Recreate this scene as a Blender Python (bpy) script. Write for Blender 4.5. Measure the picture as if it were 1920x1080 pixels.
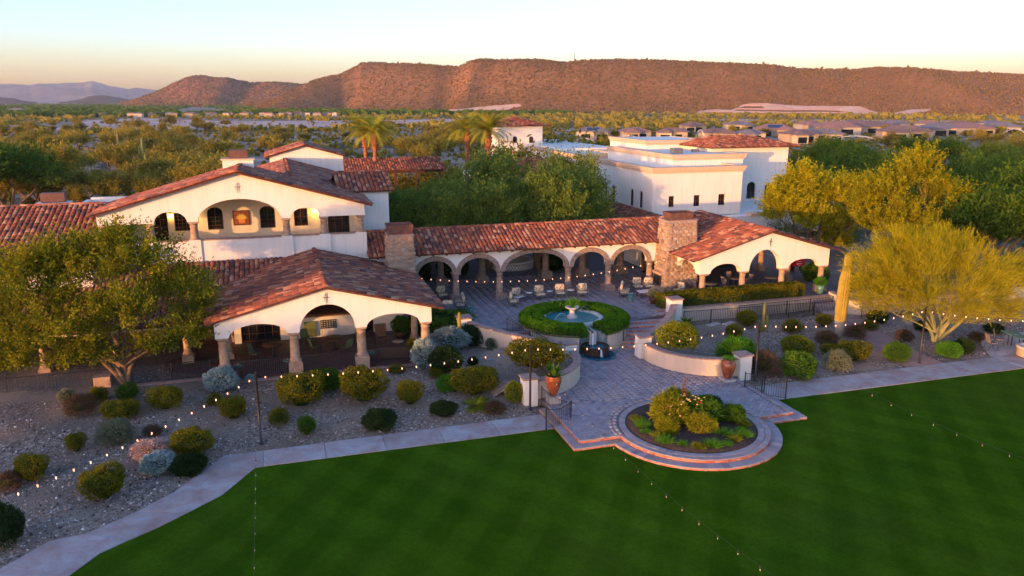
import bpy, bmesh, math, random
import numpy as np
from mathutils import Vector, Matrix, noise as mnoise

# ---------------------------------------------------------------- camera, sky, sun, exposure
scene = bpy.context.scene
for o in list(bpy.data.objects):
    bpy.data.objects.remove(o, do_unlink=True)
COL = scene.collection
R = math.radians
FPX, PITCH, CAMH = 1450.0, math.atan(353 / 1450.0), 15.2
cam_d = bpy.data.cameras.new('camera')
cam = bpy.data.objects.new('camera', cam_d)
COL.objects.link(cam)
cam.location = (0, 0, CAMH)
cam.rotation_euler = (R(90) - PITCH, 0, 0)
cam_d.sensor_width = 36
cam_d.lens = 36 * FPX / 1920
cam_d.clip_start = 0.5
cam_d.clip_end = 40000
scene.camera = cam

SUN_EL, SUN_AZ = R(2.1), R(219)          # azimuth clockwise from +Y: behind the camera, to the left
world = bpy.data.worlds.new('World')
scene.world = world
world.use_nodes = True
wn = world.node_tree
wn.nodes.clear()
sky = wn.nodes.new('ShaderNodeTexSky')
sky.sky_type = 'NISHITA'
sky.sun_disc = False
sky.sun_elevation = SUN_EL
sky.sun_rotation = SUN_AZ
sky.altitude = 600
sky.air_density = 0.8
sky.dust_density = 1.9
sky.ozone_density = 2.4
bg = wn.nodes.new('ShaderNodeBackground')
bg.inputs['Strength'].default_value = 0.15
wo = wn.nodes.new('ShaderNodeOutputWorld')
wb = wn.nodes.new('ShaderNodeMix'); wb.data_type = 'RGBA'; wb.blend_type = 'MULTIPLY'
wb.inputs[0].default_value = 1.0; wb.inputs[7].default_value = (3.0, 2.40, 2.50, 1)      # camera white balance
wn.links.new(sky.outputs[0], wb.inputs[6]); wn.links.new(wb.outputs[2], bg.inputs[0])
wn.links.new(bg.outputs[0], wo.inputs[0])

sun_d = bpy.data.lights.new('sun', 'SUN')
sun_d.energy = 1.95
sun_d.angle = R(0.6)
sun_d.color = (1.0, 0.47, 0.16)
sun = bpy.data.objects.new('sun', sun_d)
COL.objects.link(sun)
sdir = Vector((math.sin(SUN_AZ) * math.cos(SUN_EL), math.cos(SUN_AZ) * math.cos(SUN_EL), math.sin(SUN_EL)))
sun.rotation_euler = sdir.to_track_quat('Z', 'Y').to_euler()
sun.location = (-60, -100, 80)
SUN_DIR = np.array(sdir)

scene.view_settings.view_transform = 'Standard'
scene.view_settings.look = 'None'
scene.view_settings.exposure = 1.68
scene.view_settings.gamma = 1.0
scene.view_settings.use_curve_mapping = False
scene.cycles.use_denoising = True
scene.cycles.max_bounces = 6
scene.cycles.diffuse_bounces = 3
scene.cycles.glossy_bounces = 2
scene.cycles.transmission_bounces = 4
scene.cycles.transparent_max_bounces = 4
scene.cycles.volume_bounces = 0
scene.cycles.use_adaptive_sampling = True
scene.cycles.adaptive_threshold = 0.02
scene.cycles.sample_clamp_indirect = 6

# ---------------------------------------------------------------- site frame: u along the facades, v away from the lawn, z up
AX = R(17)
CA, SA = math.cos(AX), math.sin(AX)
def W(u, v, z=0.0):
    return Vector((u * CA - v * SA, u * SA + v * CA, z))
def toUV(x, y):
    return (x * CA + y * SA, -x * SA + y * CA)
cP, sP = math.cos(PITCH), math.sin(PITCH)
def ray(px, py):
    a = (px - 960) / FPX
    b = -(py - 540) / FPX
    return (a, cP + b * sP, -sP + b * cP)
def atz(px, py, z):
    """survey point: where the sight line through a pixel meets height z (site frame)"""
    r = ray(px, py)
    t = (z - CAMH) / r[2]
    u, v = toUV(r[0] * t, r[1] * t)
    return (u, v, z)
def atv(px, py, v):
    r = ray(px, py)
    t = v / (-r[0] * SA + r[1] * CA)
    return ((r[0] * CA + r[1] * SA) * t, v, CAMH + r[2] * t)
def xyz_at(px, py, Y):
    r = ray(px, py)
    t = Y / r[1]
    return (r[0] * t, Y, CAMH + r[2] * t)

def sstep(a, b, x):
    t = np.clip((x - a) / (b - a), 0, 1)
    return t * t * (3 - 2 * t)
PATIO_Z, PLAZA_Z = 1.2, 0.30
def ground_h(u, v):
    """height of the planted ground round the clubhouse (site frame, arrays or floats)"""
    u = np.asarray(u, float); v = np.asarray(v, float)
    left = (0.10 * sstep(33.8, 35.2, v) + 0.48 * sstep(34.5, 41.0, v)) * (1 - sstep(14, 22, u))
    right = (0.06 * sstep(33.8, 35, v) + 0.22 * sstep(35, 44, v)) * sstep(14, 22, u)
    far = 1 - sstep(60, 90, v)
    lowl = 0.25 * sstep(-2, -12, u) * sstep(26, 36, v)
    w = 0.05 * np.sin(u * 1.1 + 0.6 * v) * np.sin(v * 0.9 - 0.3 * u) * sstep(34.5, 37, v)
    return (left + right + lowl + w) * far
def on_ground(px, py):
    z = 0.2
    for _ in range(6):
        p = atz(px, py, z)
        z = float(ground_h(p[0], p[1]))
    return (p[0], p[1], z)

# ---------------------------------------------------------------- object helpers
def link(o, parent=None):
    COL.objects.link(o)
    if parent is not None:
        o.parent = parent
    return o
def tag(o, label=None, cat=None, group=None, kind=None):
    if label: o['label'] = label
    if cat: o['category'] = cat
    if group: o['group'] = group
    if kind: o['kind'] = kind
    return o
def thing(name, label, cat, u, v, z=0.0, rz=0.0, group=None):
    """Empty at the base of a thing, axes along the site frame (plus rz)"""
    o = bpy.data.objects.new(name, None)
    o.empty_display_size = 0.3
    o.location = W(u, v, z)
    o.rotation_euler = (0, 0, AX + rz)
    link(o)
    return tag(o, label, cat, group)
def copy_tree(o, parent=None):
    c = o.copy()
    COL.objects.link(c)
    if parent is not None:
        c.parent = parent
    for ch in list(o.children):
        copy_tree(ch, c)
    return c
def place(o, u, v, z, rz=0.0, s=1.0):
    o.location = W(u, v, z)
    o.rotation_euler = (0, 0, AX + rz)
    o.scale = (s, s, s)
    return o

class MB:
    """collects faces; build() makes ONE mesh object"""
    def __init__(s, off=(0, 0, 0)):
        s.v = []; s.f = []; s.m = []; s.off = off; s.sm = []
    def add(s, vs, fs, m=0, smooth=False):
        b = len(s.v)
        ox, oy, oz = s.off
        s.v += [(p[0] - ox, p[1] - oy, p[2] - oz) for p in vs]
        s.f += [tuple(b + i for i in f) for f in fs]
        s.m += [m] * len(fs); s.sm += [smooth] * len(fs)
        return s
    def box(s, x0, x1, y0, y1, z0, z1, m=0, rz=0.0, top=1.0):
        cx, cy = (x0 + x1) / 2, (y0 + y1) / 2
        vs = []
        for z, k in ((z0, 1), (z1, top)):
            for a, b in ((x0, y0), (x1, y0), (x1, y1), (x0, y1)):
                dx, dy = (a - cx) * k, (b - cy) * k
                vs.append((cx + dx * math.cos(rz) - dy * math.sin(rz), cy + dx * math.sin(rz) + dy * math.cos(rz), z))
        return s.add(vs, [(3, 2, 1, 0), (4, 5, 6, 7), (0, 1, 5, 4), (1, 2, 6, 5), (2, 3, 7, 6), (3, 0, 4, 7)], m)
    def prism(s, poly, z0, z1, m=0):
        """poly counter-clockwise; z may be a function"""
        n = len(poly)
        f0 = z0 if callable(z0) else (lambda a, b: z0)
        f1 = z1 if callable(z1) else (lambda a, b: z1)
        vs = [(a, b, f0(a, b)) for a, b in poly] + [(a, b, f1(a, b)) for a, b in poly]
        fs = [tuple(range(n - 1, -1, -1)), tuple(range(n, 2 * n))]
        fs += [(i, (i + 1) % n, n + (i + 1) % n, n + i) for i in range(n)]
        return s.add(vs, fs, m)
    def tube(s, pts, rad, n=6, m=0, cap=True, smooth=True):
        pts = [Vector(p) for p in pts]
        vs = []; fs = []
        rr = rad if isinstance(rad, (list, tuple)) else [rad] * len(pts)
        ref = None
        for i, p in enumerate(pts):
            d = (pts[min(i + 1, len(pts) - 1)] - pts[max(i - 1, 0)])
            if d.length < 1e-9: d = Vector((0, 0, 1))
            d.normalize()
            if ref is None:
                ref = Vector((1, 0, 0)) if abs(d.x) < 0.8 else Vector((0, 1, 0))
            a = d.cross(ref)
            if a.length < 1e-4:
                a = d.cross(Vector((0, 1, 0.3)))
            a.normalize(); b = d.cross(a); ref = b.cross(d) if False else ref
            for k in range(n):
                t = 2 * math.pi * k / n
                vs.append(p + (a * math.cos(t) + b * math.sin(t)) * rr[i])
        for i in range(len(pts) - 1):
            for k in range(n):
                fs.append((i * n + k, i * n + (k + 1) % n, (i + 1) * n + (k + 1) % n, (i + 1) * n + k))
        if cap:
            fs.append(tuple(range(n))); fs.append(tuple((len(pts) - 1) * n + k for k in reversed(range(n))))
        return s.add([tuple(p) for p in vs], fs, m, smooth)
    def lathe(s, prof, cx=0, cy=0, cz=0, n=16, m=0, smooth=True, a0=0.0, a1=2 * math.pi, sx=1, sy=1):
        full = abs(a1 - a0 - 2 * math.pi) < 1e-6
        k = n if full else n + 1
        vs = []; fs = []
        for r, z in prof:
            for i in range(k):
                t = a0 + (a1 - a0) * i / n
                vs.append((cx + r * math.cos(t) * sx, cy + r * math.sin(t) * sy, cz + z))
        for j in range(len(prof) - 1):
            for i in range(n):
                i2 = (i + 1) % k
                fs.append((j * k + i, j * k + i2, (j + 1) * k + i2, (j + 1) * k + i))
        if full:
            loop = tuple(prof[0]) == tuple(prof[-1])
            if prof[0][0] > 1e-3 and not loop: fs.append(tuple(reversed(range(k))))
            if prof[-1][0] > 1e-3 and prof[0][0] > 1e-3 and not loop and prof[-1][1] <= prof[0][1] + 1e-6: fs.append(tuple((len(prof) - 1) * k + i for i in range(k)))
        return s.add(vs, fs, m, smooth)
    def mesh(s, name, mats):
        me = bpy.data.meshes.new(name)
        me.from_pydata(s.v, [], s.f)
        for m in (mats if isinstance(mats, (list, tuple)) else [mats]):
            me.materials.append(m)
        me.polygons.foreach_set('material_index', s.m)
        me.polygons.foreach_set('use_smooth', s.sm)
        me.validate()
        me.update()
        return me
    def build(s, name, mats, parent=None, fix=True):
        me = s.mesh(name, mats)
        if fix and len(s.f) < 60000:
            bm = bmesh.new(); bm.from_mesh(me)
            bmesh.ops.recalc_face_normals(bm, faces=bm.faces)
            bm.to_mesh(me); bm.free()
        o = bpy.data.objects.new(name, me)
        link(o, parent)
        if parent is None:
            o.location = W(*s.off); o.rotation_euler = (0, 0, AX)
        return o
def inst(name, me, parent=None, loc=(0, 0, 0), rot=(0, 0, 0), sc=(1, 1, 1)):
    o = bpy.data.objects.new(name, me)
    o.location = loc; o.rotation_euler = rot
    o.scale = sc if isinstance(sc, (tuple, list)) else (sc,) * 3
    return link(o, parent)
def quads_mesh(name, V, mats, nper=4, matidx=None, smooth=False):
    """V: (N, nper, 3) array of separate faces"""
    N = V.shape[0]
    me = bpy.data.meshes.new(name)
    me.vertices.add(N * nper)
    me.vertices.foreach_set('co', V.reshape(-1).astype(np.float32))
    me.loops.add(N * nper)
    me.loops.foreach_set('vertex_index', np.arange(N * nper, dtype=np.int32))
    me.polygons.add(N)
    me.polygons.foreach_set('loop_start', np.arange(0, N * nper, nper, dtype=np.int32))
    try:
        me.polygons.foreach_set('loop_total', np.full(N, nper, dtype=np.int32))
    except Exception:
        pass
    for m in (mats if isinstance(mats, (list, tuple)) else [mats]):
        me.materials.append(m)
    if matidx is not None:
        me.polygons.foreach_set('material_index', matidx.astype(np.int32))
    me.update(calc_edges=True)
    return me

# ---------------------------------------------------------------- materials
class NT:
    def __init__(s, name, rough=0.8, spec=0.3):
        s.mat = bpy.data.materials.new(name); s.mat.use_nodes = True
        s.t = s.mat.node_tree; s.n = s.t.nodes
        s.b = s.n['Principled BSDF']; s.out = s.n['Material Output']
        s.b.inputs['Roughness'].default_value = rough
        s.b.inputs['Specular IOR Level'].default_value = spec
    def new(s, t, **kw):
        n = s.n.new(t)
        for k, v in kw.items(): setattr(n, k, v)
        return n
    def lk(s, a, b): s.t.links.new(a, b)
    def coord(s, kind='Object'):
        if kind == 'World':
            g = s.new('ShaderNodeNewGeometry'); return g.outputs['Position']
        return s.new('ShaderNodeTexCoord').outputs[kind]
    def noise(s, scale, detail=3, vec=None, rough=0.5, dist=0.0):
        n = s.new('ShaderNodeTexNoise')
        n.inputs['Scale'].default_value = scale; n.inputs['Detail'].default_value = detail
        n.inputs['Roughness'].default_value = rough; n.inputs['Distortion'].default_value = dist
        s.lk(vec if vec is not None else s.coord('World'), n.inputs['Vector'])
        return n.outputs['Fac']
    def voro(s, scale, vec=None, out='Color', feature='F1'):
        n = s.new('ShaderNodeTexVoronoi', feature=feature)
        n.inputs['Scale'].default_value = scale
        s.lk(vec if vec is not None else s.coord('World'), n.inputs['Vector'])
        return n.outputs[out]
    def ramp(s, fac, stops, interp='LINEAR'):
        r = s.new('ShaderNodeValToRGB'); e = r.color_ramp
        e.interpolation = interp
        while len(e.elements) < len(stops): e.elements.new(0.5)
        for el, (p, c) in zip(e.elements, stops):
            el.position = p; el.color = (*c, 1) if len(c) == 3 else c
        s.lk(fac, r.inputs[0]); return r.outputs[0]
    def mix(s, a, b, fac, mode='MIX'):
        m = s.new('ShaderNodeMix', data_type='RGBA', blend_type=mode)
        for sock, val in ((m.inputs[0], fac), (m.inputs[6], a), (m.inputs[7], b)):
            if isinstance(val, (int, float)): sock.default_value = val
            elif isinstance(val, tuple): sock.default_value = (*val, 1) if len(val) == 3 else val
            else: s.lk(val, sock)
        return m.outputs[2]
    def math(s, op, a, b=0.0):
        m = s.new('ShaderNodeMath', operation=op)
        for i, val in enumerate((a, b)):
            if isinstance(val, (int, float)): m.inputs[i].default_value = val
            else: s.lk(val, m.inputs[i])
        return m.outputs[0]
    def color(s, c):
        if isinstance(c, tuple): s.b.inputs['Base Color'].default_value = (*c, 1)
        else: s.lk(c, s.b.inputs['Base Color'])
        return s
    def bump(s, h, strength=0.4, dist=0.02):
        n = s.new('ShaderNodeBump'); n.inputs['Strength'].default_value = strength; n.inputs['Distance'].default_value = dist
        s.lk(h, n.inputs['Height']); s.lk(n.outputs[0], s.b.inputs['Normal']); return s
def mk(name, c1, c2, scale=3.0, rough=0.8, bump=0.3, bscale=30, bd=0.01, spec=0.3, detail=4, metal=0.0, space='World'):
    t = NT(name, rough, spec)
    v = t.coord(space)
    f = t.noise(scale, detail, v)
    t.color(t.ramp(f, [(0.3, c1), (0.7, c2)]))
    t.b.inputs['Metallic'].default_value = metal
    if bump: t.bump(t.noise(bscale, 3, v), bump, bd)
    return t.mat

M = {}
def stucco(name, c, dirt):
    t = NT(name, 0.9, 0.15)
    big = t.noise(0.5, 4); fine = t.noise(4.0, 5)
    col = t.mix(c, tuple(x * 0.90 for x in c), t.ramp(big, [(0.35, (0, 0, 0)), (0.75, (1, 1, 1))]))
    sc = t.new('ShaderNodeMapping'); sc.inputs['Scale'].default_value = (1.6, 1.6, 0.18)
    t.lk(t.coord('World'), sc.inputs[0])
    streak = t.noise(2.2, 5, sc.outputs[0])
    col = t.mix(col, dirt, t.math('MULTIPLY', t.ramp(streak, [(0.48, (0, 0, 0)), (0.76, (1, 1, 1))]), 0.50))
    col = t.mix(col, tuple(x * 0.93 for x in c), t.math('MULTIPLY', fine, 0.5))
    t.color(col); t.bump(t.noise(14, 6), 0.35, 0.012)
    return t.mat
M['stucco'] = stucco('stucco_white', (0.80, 0.755, 0.66), (0.60, 0.53, 0.43))
M['stucco_far'] = stucco('stucco_cool_white', (0.80, 0.775, 0.71), (0.62, 0.58, 0.50))
M['stucco_tan'] = stucco('stucco_tan', (0.60, 0.50, 0.38), (0.45, 0.36, 0.27))
M['stucco_yellow'] = stucco('stucco_cream', (0.72, 0.62, 0.44), (0.55, 0.42, 0.26))
M['cornice'] = stucco('cornice_tan', (0.64, 0.47, 0.33), (0.45, 0.32, 0.22))
M['cantera'] = mk('carved_stone_tan', (0.30, 0.19, 0.12), (0.46, 0.32, 0.21), 5, 0.9, 0.5, 25, 0.012)
M['cantera_grey'] = mk('carved_stone_brown', (0.22, 0.155, 0.12), (0.36, 0.27, 0.21), 5, 0.9, 0.5, 25, 0.012)
M['cap'] = mk('wall_cap_stone', (0.26, 0.16, 0.13), (0.40, 0.27, 0.22), 4, 0.85, 0.4, 20, 0.01)
M['metal'] = mk('black_iron', (0.012, 0.012, 0.014), (0.03, 0.028, 0.028), 8, 0.5, 0.2, 60, 0.002, 0.5)
M['rust'] = mk('rusty_metal', (0.09, 0.03, 0.015), (0.20, 0.075, 0.035), 9, 0.8, 0.4, 40, 0.004)
M['chimcap'] = mk('chimney_cap_metal', (0.10, 0.045, 0.035), (0.17, 0.085, 0.065), 3, 0.7, 0.3, 20, 0.01)
M['wood'] = mk('dark_wood', (0.05, 0.022, 0.012), (0.11, 0.05, 0.026), 6, 0.7, 0.3, 40, 0.004)
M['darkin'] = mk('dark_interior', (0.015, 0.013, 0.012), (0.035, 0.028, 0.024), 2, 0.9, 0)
M['concrete_bl'] = mk('aged_plaster', (0.42, 0.38, 0.33), (0.55, 0.50, 0.44), 2, 0.9, 0.3, 20, 0.01)
M['bark'] = mk('brown_bark', (0.10, 0.062, 0.035), (0.24, 0.155, 0.085), 6, 0.95, 0.8, 18, 0.03)
M['bark_green'] = mk('green_bark', (0.17, 0.17, 0.055), (0.28, 0.26, 0.11), 4, 0.8, 0.4, 18, 0.02)
M['white_metal'] = mk('white_table_top', (0.62, 0.62, 0.60), (0.75, 0.74, 0.72), 4, 0.4, 0)
M['chairmetal'] = mk('grey_chair_metal', (0.10, 0.10, 0.11), (0.17, 0.17, 0.18), 10, 0.5, 0)
M['wicker'] = mk('brown_wicker', (0.07, 0.035, 0.02), (0.16, 0.085, 0.045), 30, 0.8, 0.6, 60, 0.006)
M['sling_green'] = mk('green_sling', (0.10, 0.13, 0.05), (0.16, 0.19, 0.08), 10, 0.8, 0.2, 80, 0.002)
M['sling_blue'] = mk('striped_sling', (0.10, 0.07, 0.08), (0.30, 0.25, 0.22), 14, 0.8, 0.2, 80, 0.002)
M['glaze_green'] = mk('green_glaze', (0.06, 0.16, 0.14), (0.10, 0.24, 0.20), 6, 0.25, 0.1, 10, 0.01, 0.6)
M['terracotta'] = mk('terracotta_pot', (0.32, 0.11, 0.045), (0.46, 0.17, 0.07), 4, 0.55, 0.2, 20, 0.005, 0.4)
M['rustglaze'] = mk('rust_glazed_urn', (0.16, 0.035, 0.012), (0.40, 0.11, 0.028), 3, 0.24, 0.2, 9, 0.01, 0.6)
M['soil'] = mk('dark_mulch', (0.022, 0.016, 0.014), (0.075, 0.055, 0.045), 14, 0.95, 1.0, 40, 0.03)
M['tablew'] = mk('wood_table', (0.08, 0.035, 0.02), (0.14, 0.065, 0.035), 5, 0.45, 0.1, 20, 0.003, 0.4)
M['redsign'] = mk('red_cooler', (0.42, 0.012, 0.012), (0.50, 0.02, 0.018), 5, 0.4, 0)
M['whitetext'] = mk('white_letters', (0.78, 0.78, 0.76), (0.8, 0.8, 0.78), 5, 0.6, 0)
M['cactus'] = None

def glass(name, col=(0.010, 0.012, 0.014)):
    t = NT(name, 0.06, 0.6); t.color(col); return t.mat
M['glass'] = glass('dark_window_glass')
def water(name, col):
    t = NT(name, 0.15, 0.25); f = t.noise(3, 3)
    t.color(t.ramp(f, [(0.3, tuple(x * 0.7 for x in col)), (0.7, col)])); t.bump(t.noise(9, 4), 0.5, 0.03); return t.mat
M['water'] = water('fountain_water', (0.03, 0.24, 0.26))
M['water_dark'] = water('basin_water', (0.012, 0.13, 0.19))
def emis(name, col, st):
    t = NT(name); t.color((0.8, 0.6, 0.4)); t.b.inputs['Emission Color'].default_value = (*col, 1); t.b.inputs['Emission Strength'].default_value = st; return t.mat
M['bulb'] = emis('lit_bulb', (1.0, 0.36, 0.20), 1.1)
M['bulb_off'] = emis('faint_bulb', (1.0, 0.9, 0.8), 0.02)
M['lantern'] = emis('lantern_glow', (1.0, 0.55, 0.15), 14)
def tilemat(name, src, dull=1.0):
    t = NT(name, 0.8, 0.25)
    if src == 'island':
        rnd = t.new('ShaderNodeNewGeometry').outputs['Random Per Island']
    else:
        rnd = t.new('ShaderNodeObjectInfo').outputs['Random']
    d = dull
    st = [(0.0, (0.070, 0.034, 0.034)), (0.16, (0.13, 0.046, 0.036)), (0.30, (0.22, 0.062, 0.032)), (0.5, (0.33, 0.092, 0.040)),
          (0.66, (0.17, 0.055, 0.042)), (0.80, (0.42, 0.145, 0.065)), (0.93, (0.44, 0.25, 0.15)), (1.0, (0.14, 0.06, 0.05))]
    c = t.ramp(rnd, [(p, tuple(x * d for x in q)) for p, q in st], 'CONSTANT' if False else 'LINEAR')
    f = t.noise(7, 5)
    c = t.mix(c, t.mix((0.05, 0.03, 0.028), (0.46, 0.28, 0.18), t.noise(1.1, 4)), t.math('MULTIPLY', t.ramp(f, [(0.45, (0, 0, 0)), (0.75, (1, 1, 1))]), 0.45))
    t.color(c); t.bump(t.noise(30, 4), 0.5, 0.008)
    return t.mat
M['tile_i'] = tilemat('roof_tile_clay', 'island')
M['tile_o'] = tilemat('roof_tile_clay_single', 'object')
def stonemat():
    t = NT('fieldstone', 0.9, 0.2)
    rnd = t.new('ShaderNodeObjectInfo').outputs['Random']
    c = t.ramp(rnd, [(0, (0.30, 0.20, 0.13)), (0.3, (0.48, 0.35, 0.23)), (0.55, (0.38, 0.21, 0.12)), (0.8, (0.58, 0.46, 0.33)), (1, (0.20, 0.13, 0.10))])
    c = t.mix(c, tuple([0.22, 0.14, 0.10]), t.math('MULTIPLY', t.noise(6, 5), 0.6))
    t.color(c); t.bump(t.noise(18, 6), 0.8, 0.03); return t.mat
M['stone'] = stonemat()
M['mortar'] = mk('mortar', (0.28, 0.22, 0.17), (0.38, 0.31, 0.25), 6, 0.95, 0.6, 30, 0.02)
def pavermat(name, src):
    t = NT(name, 0.78, 0.25)
    rnd = t.new('ShaderNodeObjectInfo').outputs['Random'] if src == 'object' else t.new('ShaderNodeNewGeometry').outputs['Random Per Island']
    c = t.ramp(rnd, [(0, (0.20, 0.18, 0.20)), (0.25, (0.29, 0.26, 0.28)), (0.5, (0.35, 0.31, 0.31)), (0.75, (0.32, 0.24, 0.23)), (1, (0.24, 0.235, 0.27))])
    c = t.mix(c, (0.42, 0.33, 0.29), t.math('MULTIPLY', t.ramp(t.noise(0.35, 4), [(0.45, (0, 0, 0)), (0.7, (1, 1, 1))]), 0.35))
    t.color(c); t.bump(t.noise(25, 5), 0.5, 0.01); return t.mat
M['paver_o'] = pavermat('paver_single', 'object'); M['paver_i'] = pavermat('paver_field', 'island')
M['joint'] = mk('paver_joint_sand', (0.15, 0.125, 0.12), (0.22, 0.185, 0.175), 5, 0.95, 0.4, 40, 0.01)
def walkmat():
    t = NT('walkway_concrete', 0.72, 0.3)
    rnd = t.new('ShaderNodeObjectInfo').outputs['Random']
    c = t.ramp(t.noise(0.9, 6, None, 0.62, 0.6), [(0.34, (0.32, 0.22, 0.19)), (0.5, (0.37, 0.32, 0.31)), (0.66, (0.40, 0.42, 0.43))])
    c = t.mix(c, (0.22, 0.16, 0.14), t.math('MULTIPLY', rnd, 0.30))
    c = t.mix(c, (0.16, 0.11, 0.10), t.math('MULTIPLY', t.ramp(t.noise(5, 6), [(0.55, (0, 0, 0)), (0.8, (1, 1, 1))]), 0.4))
    t.color(c); t.bump(t.noise(30, 5), 0.3, 0.006); return t.mat
M['walk'] = walkmat()
def redbrick():
    t = NT('red_riser_tile', 0.7, 0.3)
    c = t.ramp(t.voro(5, None, 'Color'), [(0.2, (0.30, 0.070, 0.040)), (0.8, (0.50, 0.19, 0.11))])
    t.color(c); t.bump(t.noise(20, 4), 0.3, 0.01); return t.mat
M['riser'] = redbrick()
M['deco'] = mk('painted_deco_tile', (0.50, 0.46, 0.36), (0.10, 0.16, 0.22), 18, 0.4, 0)
M['mosaic'] = mk('blue_mosaic_tile', (0.05, 0.20, 0.24), (0.30, 0.42, 0.40), 9, 0.3, 0.2, 30, 0.003)
def gravelmat():
    t = NT('gravel_ground', 0.95, 0.15)
    v = t.coord('World')
    base = t.ramp(t.noise(0.25, 5, v, 0.6), [(0.3, (0.14, 0.105, 0.075)), (0.5, (0.24, 0.185, 0.135)), (0.7, (0.35, 0.27, 0.20))])
    vc = t.voro(9, v, 'Color')
    st = t.ramp(vc, [(0.0, (0.035, 0.028, 0.025)), (0.45, (0.17, 0.13, 0.10)), (0.8, (0.38, 0.31, 0.25)), (1.0, (0.66, 0.60, 0.53))])
    m = t.ramp(t.noise(0.45, 3, v), [(0.42, (0, 0, 0)), (0.6, (1, 1, 1))])
    c = t.mix(base, st, t.math('ADD', t.math('MULTIPLY', m, 0.55), 0.12))
    t.color(c); t.bump(t.voro(9, v, 'Distance'), 0.5, 0.02); return t.mat
M['gravel'] = gravelmat()
def pebble():
    t = NT('pebble', 0.9, 0.2)
    rnd = t.new('ShaderNodeNewGeometry').outputs['Random Per Island']
    t.color(t.ramp(rnd, [(0, (0.04, 0.032, 0.028)), (0.4, (0.15, 0.11, 0.085)), (0.75, (0.30, 0.23, 0.18)), (0.93, (0.48, 0.41, 0.34)), (1, (0.80, 0.76, 0.70))]))
    return t.mat
M['pebble'] = pebble()
def lawnmat():
    t = NT('mown_lawn', 1.0, 0.0)
    v = t.coord('World')
    c = t.ramp(t.noise(0.22, 6, v, 0.6), [(0.34, (0.034, 0.092, 0.003)), (0.5, (0.046, 0.116, 0.004)), (0.66, (0.064, 0.145, 0.007))])
    bands = []
    for ang in (0.30, -0.95):            # crossing mower passes
        mp = t.new('ShaderNodeMapping'); mp.inputs['Rotation'].default_value = (0, 0, ang); t.lk(v, mp.inputs[0])
        wv = t.new('ShaderNodeTexWave'); wv.inputs['Scale'].default_value = 0.16; wv.inputs['Distortion'].default_value = 2.2
        wv.inputs['Detail'].default_value = 3; wv.inputs['Detail Scale'].default_value = 0.8; t.lk(mp.outputs[0], wv.inputs['Vector'])
        bands.append(t.ramp(wv.outputs['Fac'], [(0.30, (0, 0, 0)), (0.70, (1, 1, 1))]))
    c = t.mix(c, (0.092, 0.200, 0.010), t.math('MULTIPLY', bands[0], 0.32))
    c = t.mix(c, (0.018, 0.060, 0.003), t.math('MULTIPLY', bands[1], 0.26))
    patch = t.ramp(t.noise(0.12, 5, v, 0.65), [(0.50, (0, 0, 0)), (0.72, (1, 1, 1))])
    c = t.mix(c, (0.090, 0.125, 0.020), t.math('MULTIPLY', patch, 0.35))
    fine = t.ramp(t.noise(15, 6, v, 0.75), [(0.40, (0, 0, 0)), (0.66, (1, 1, 1))])
    c = t.mix(c, (0.012, 0.036, 0.002), t.math('MULTIPLY', fine, 0.50))
    mid = t.ramp(t.noise(3.0, 6, v, 0.7), [(0.42, (0, 0, 0)), (0.62, (1, 1, 1))])
    c = t.mix(c, (0.020, 0.056, 0.002), t.math('MULTIPLY', mid, 0.30))
    t.color(c); t.bump(t.noise(30, 6, v, 0.7), 1.0, 0.06); return t.mat
M['lawn'] = lawnmat()
def leafmat(name, c1, c2, c3=None, trans=0.25, rndamt=0.5, rough=1.0):
    t = NT(name, rough, 0.0)
    g = t.new('ShaderNodeNewGeometry').outputs['Random Per Island']
    o = t.new('ShaderNodeObjectInfo').outputs['Random']
    f = t.math('ADD', t.math('MULTIPLY', g, 1 - rndamt), t.math('MULTIPLY', o, rndamt))
    cl = t.ramp(t.noise(1.1, 3, t.coord('World'), 0.6), [(0.36, (0, 0, 0)), (0.64, (1, 1, 1))])      # noise puts light and dark clumps into the leaf colour
    f = t.math('ADD', t.math('MULTIPLY', f, 0.62), t.math('MULTIPLY', cl, 0.38))
    c = t.ramp(f, [(0.05, c1), (0.55, c2), (0.95, c3 or c2)])
    t.color(c)
    tr = t.new('ShaderNodeBsdfTranslucent'); t.lk(c, tr.inputs['Color'])
    mx = t.new('ShaderNodeMixShader'); mx.inputs[0].default_value = trans
    t.lk(t.b.outputs[0], mx.inputs[1]); t.lk(tr.outputs[0], mx.inputs[2]); t.lk(mx.outputs[0], t.out.inputs['Surface'])
    return t.mat
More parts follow.
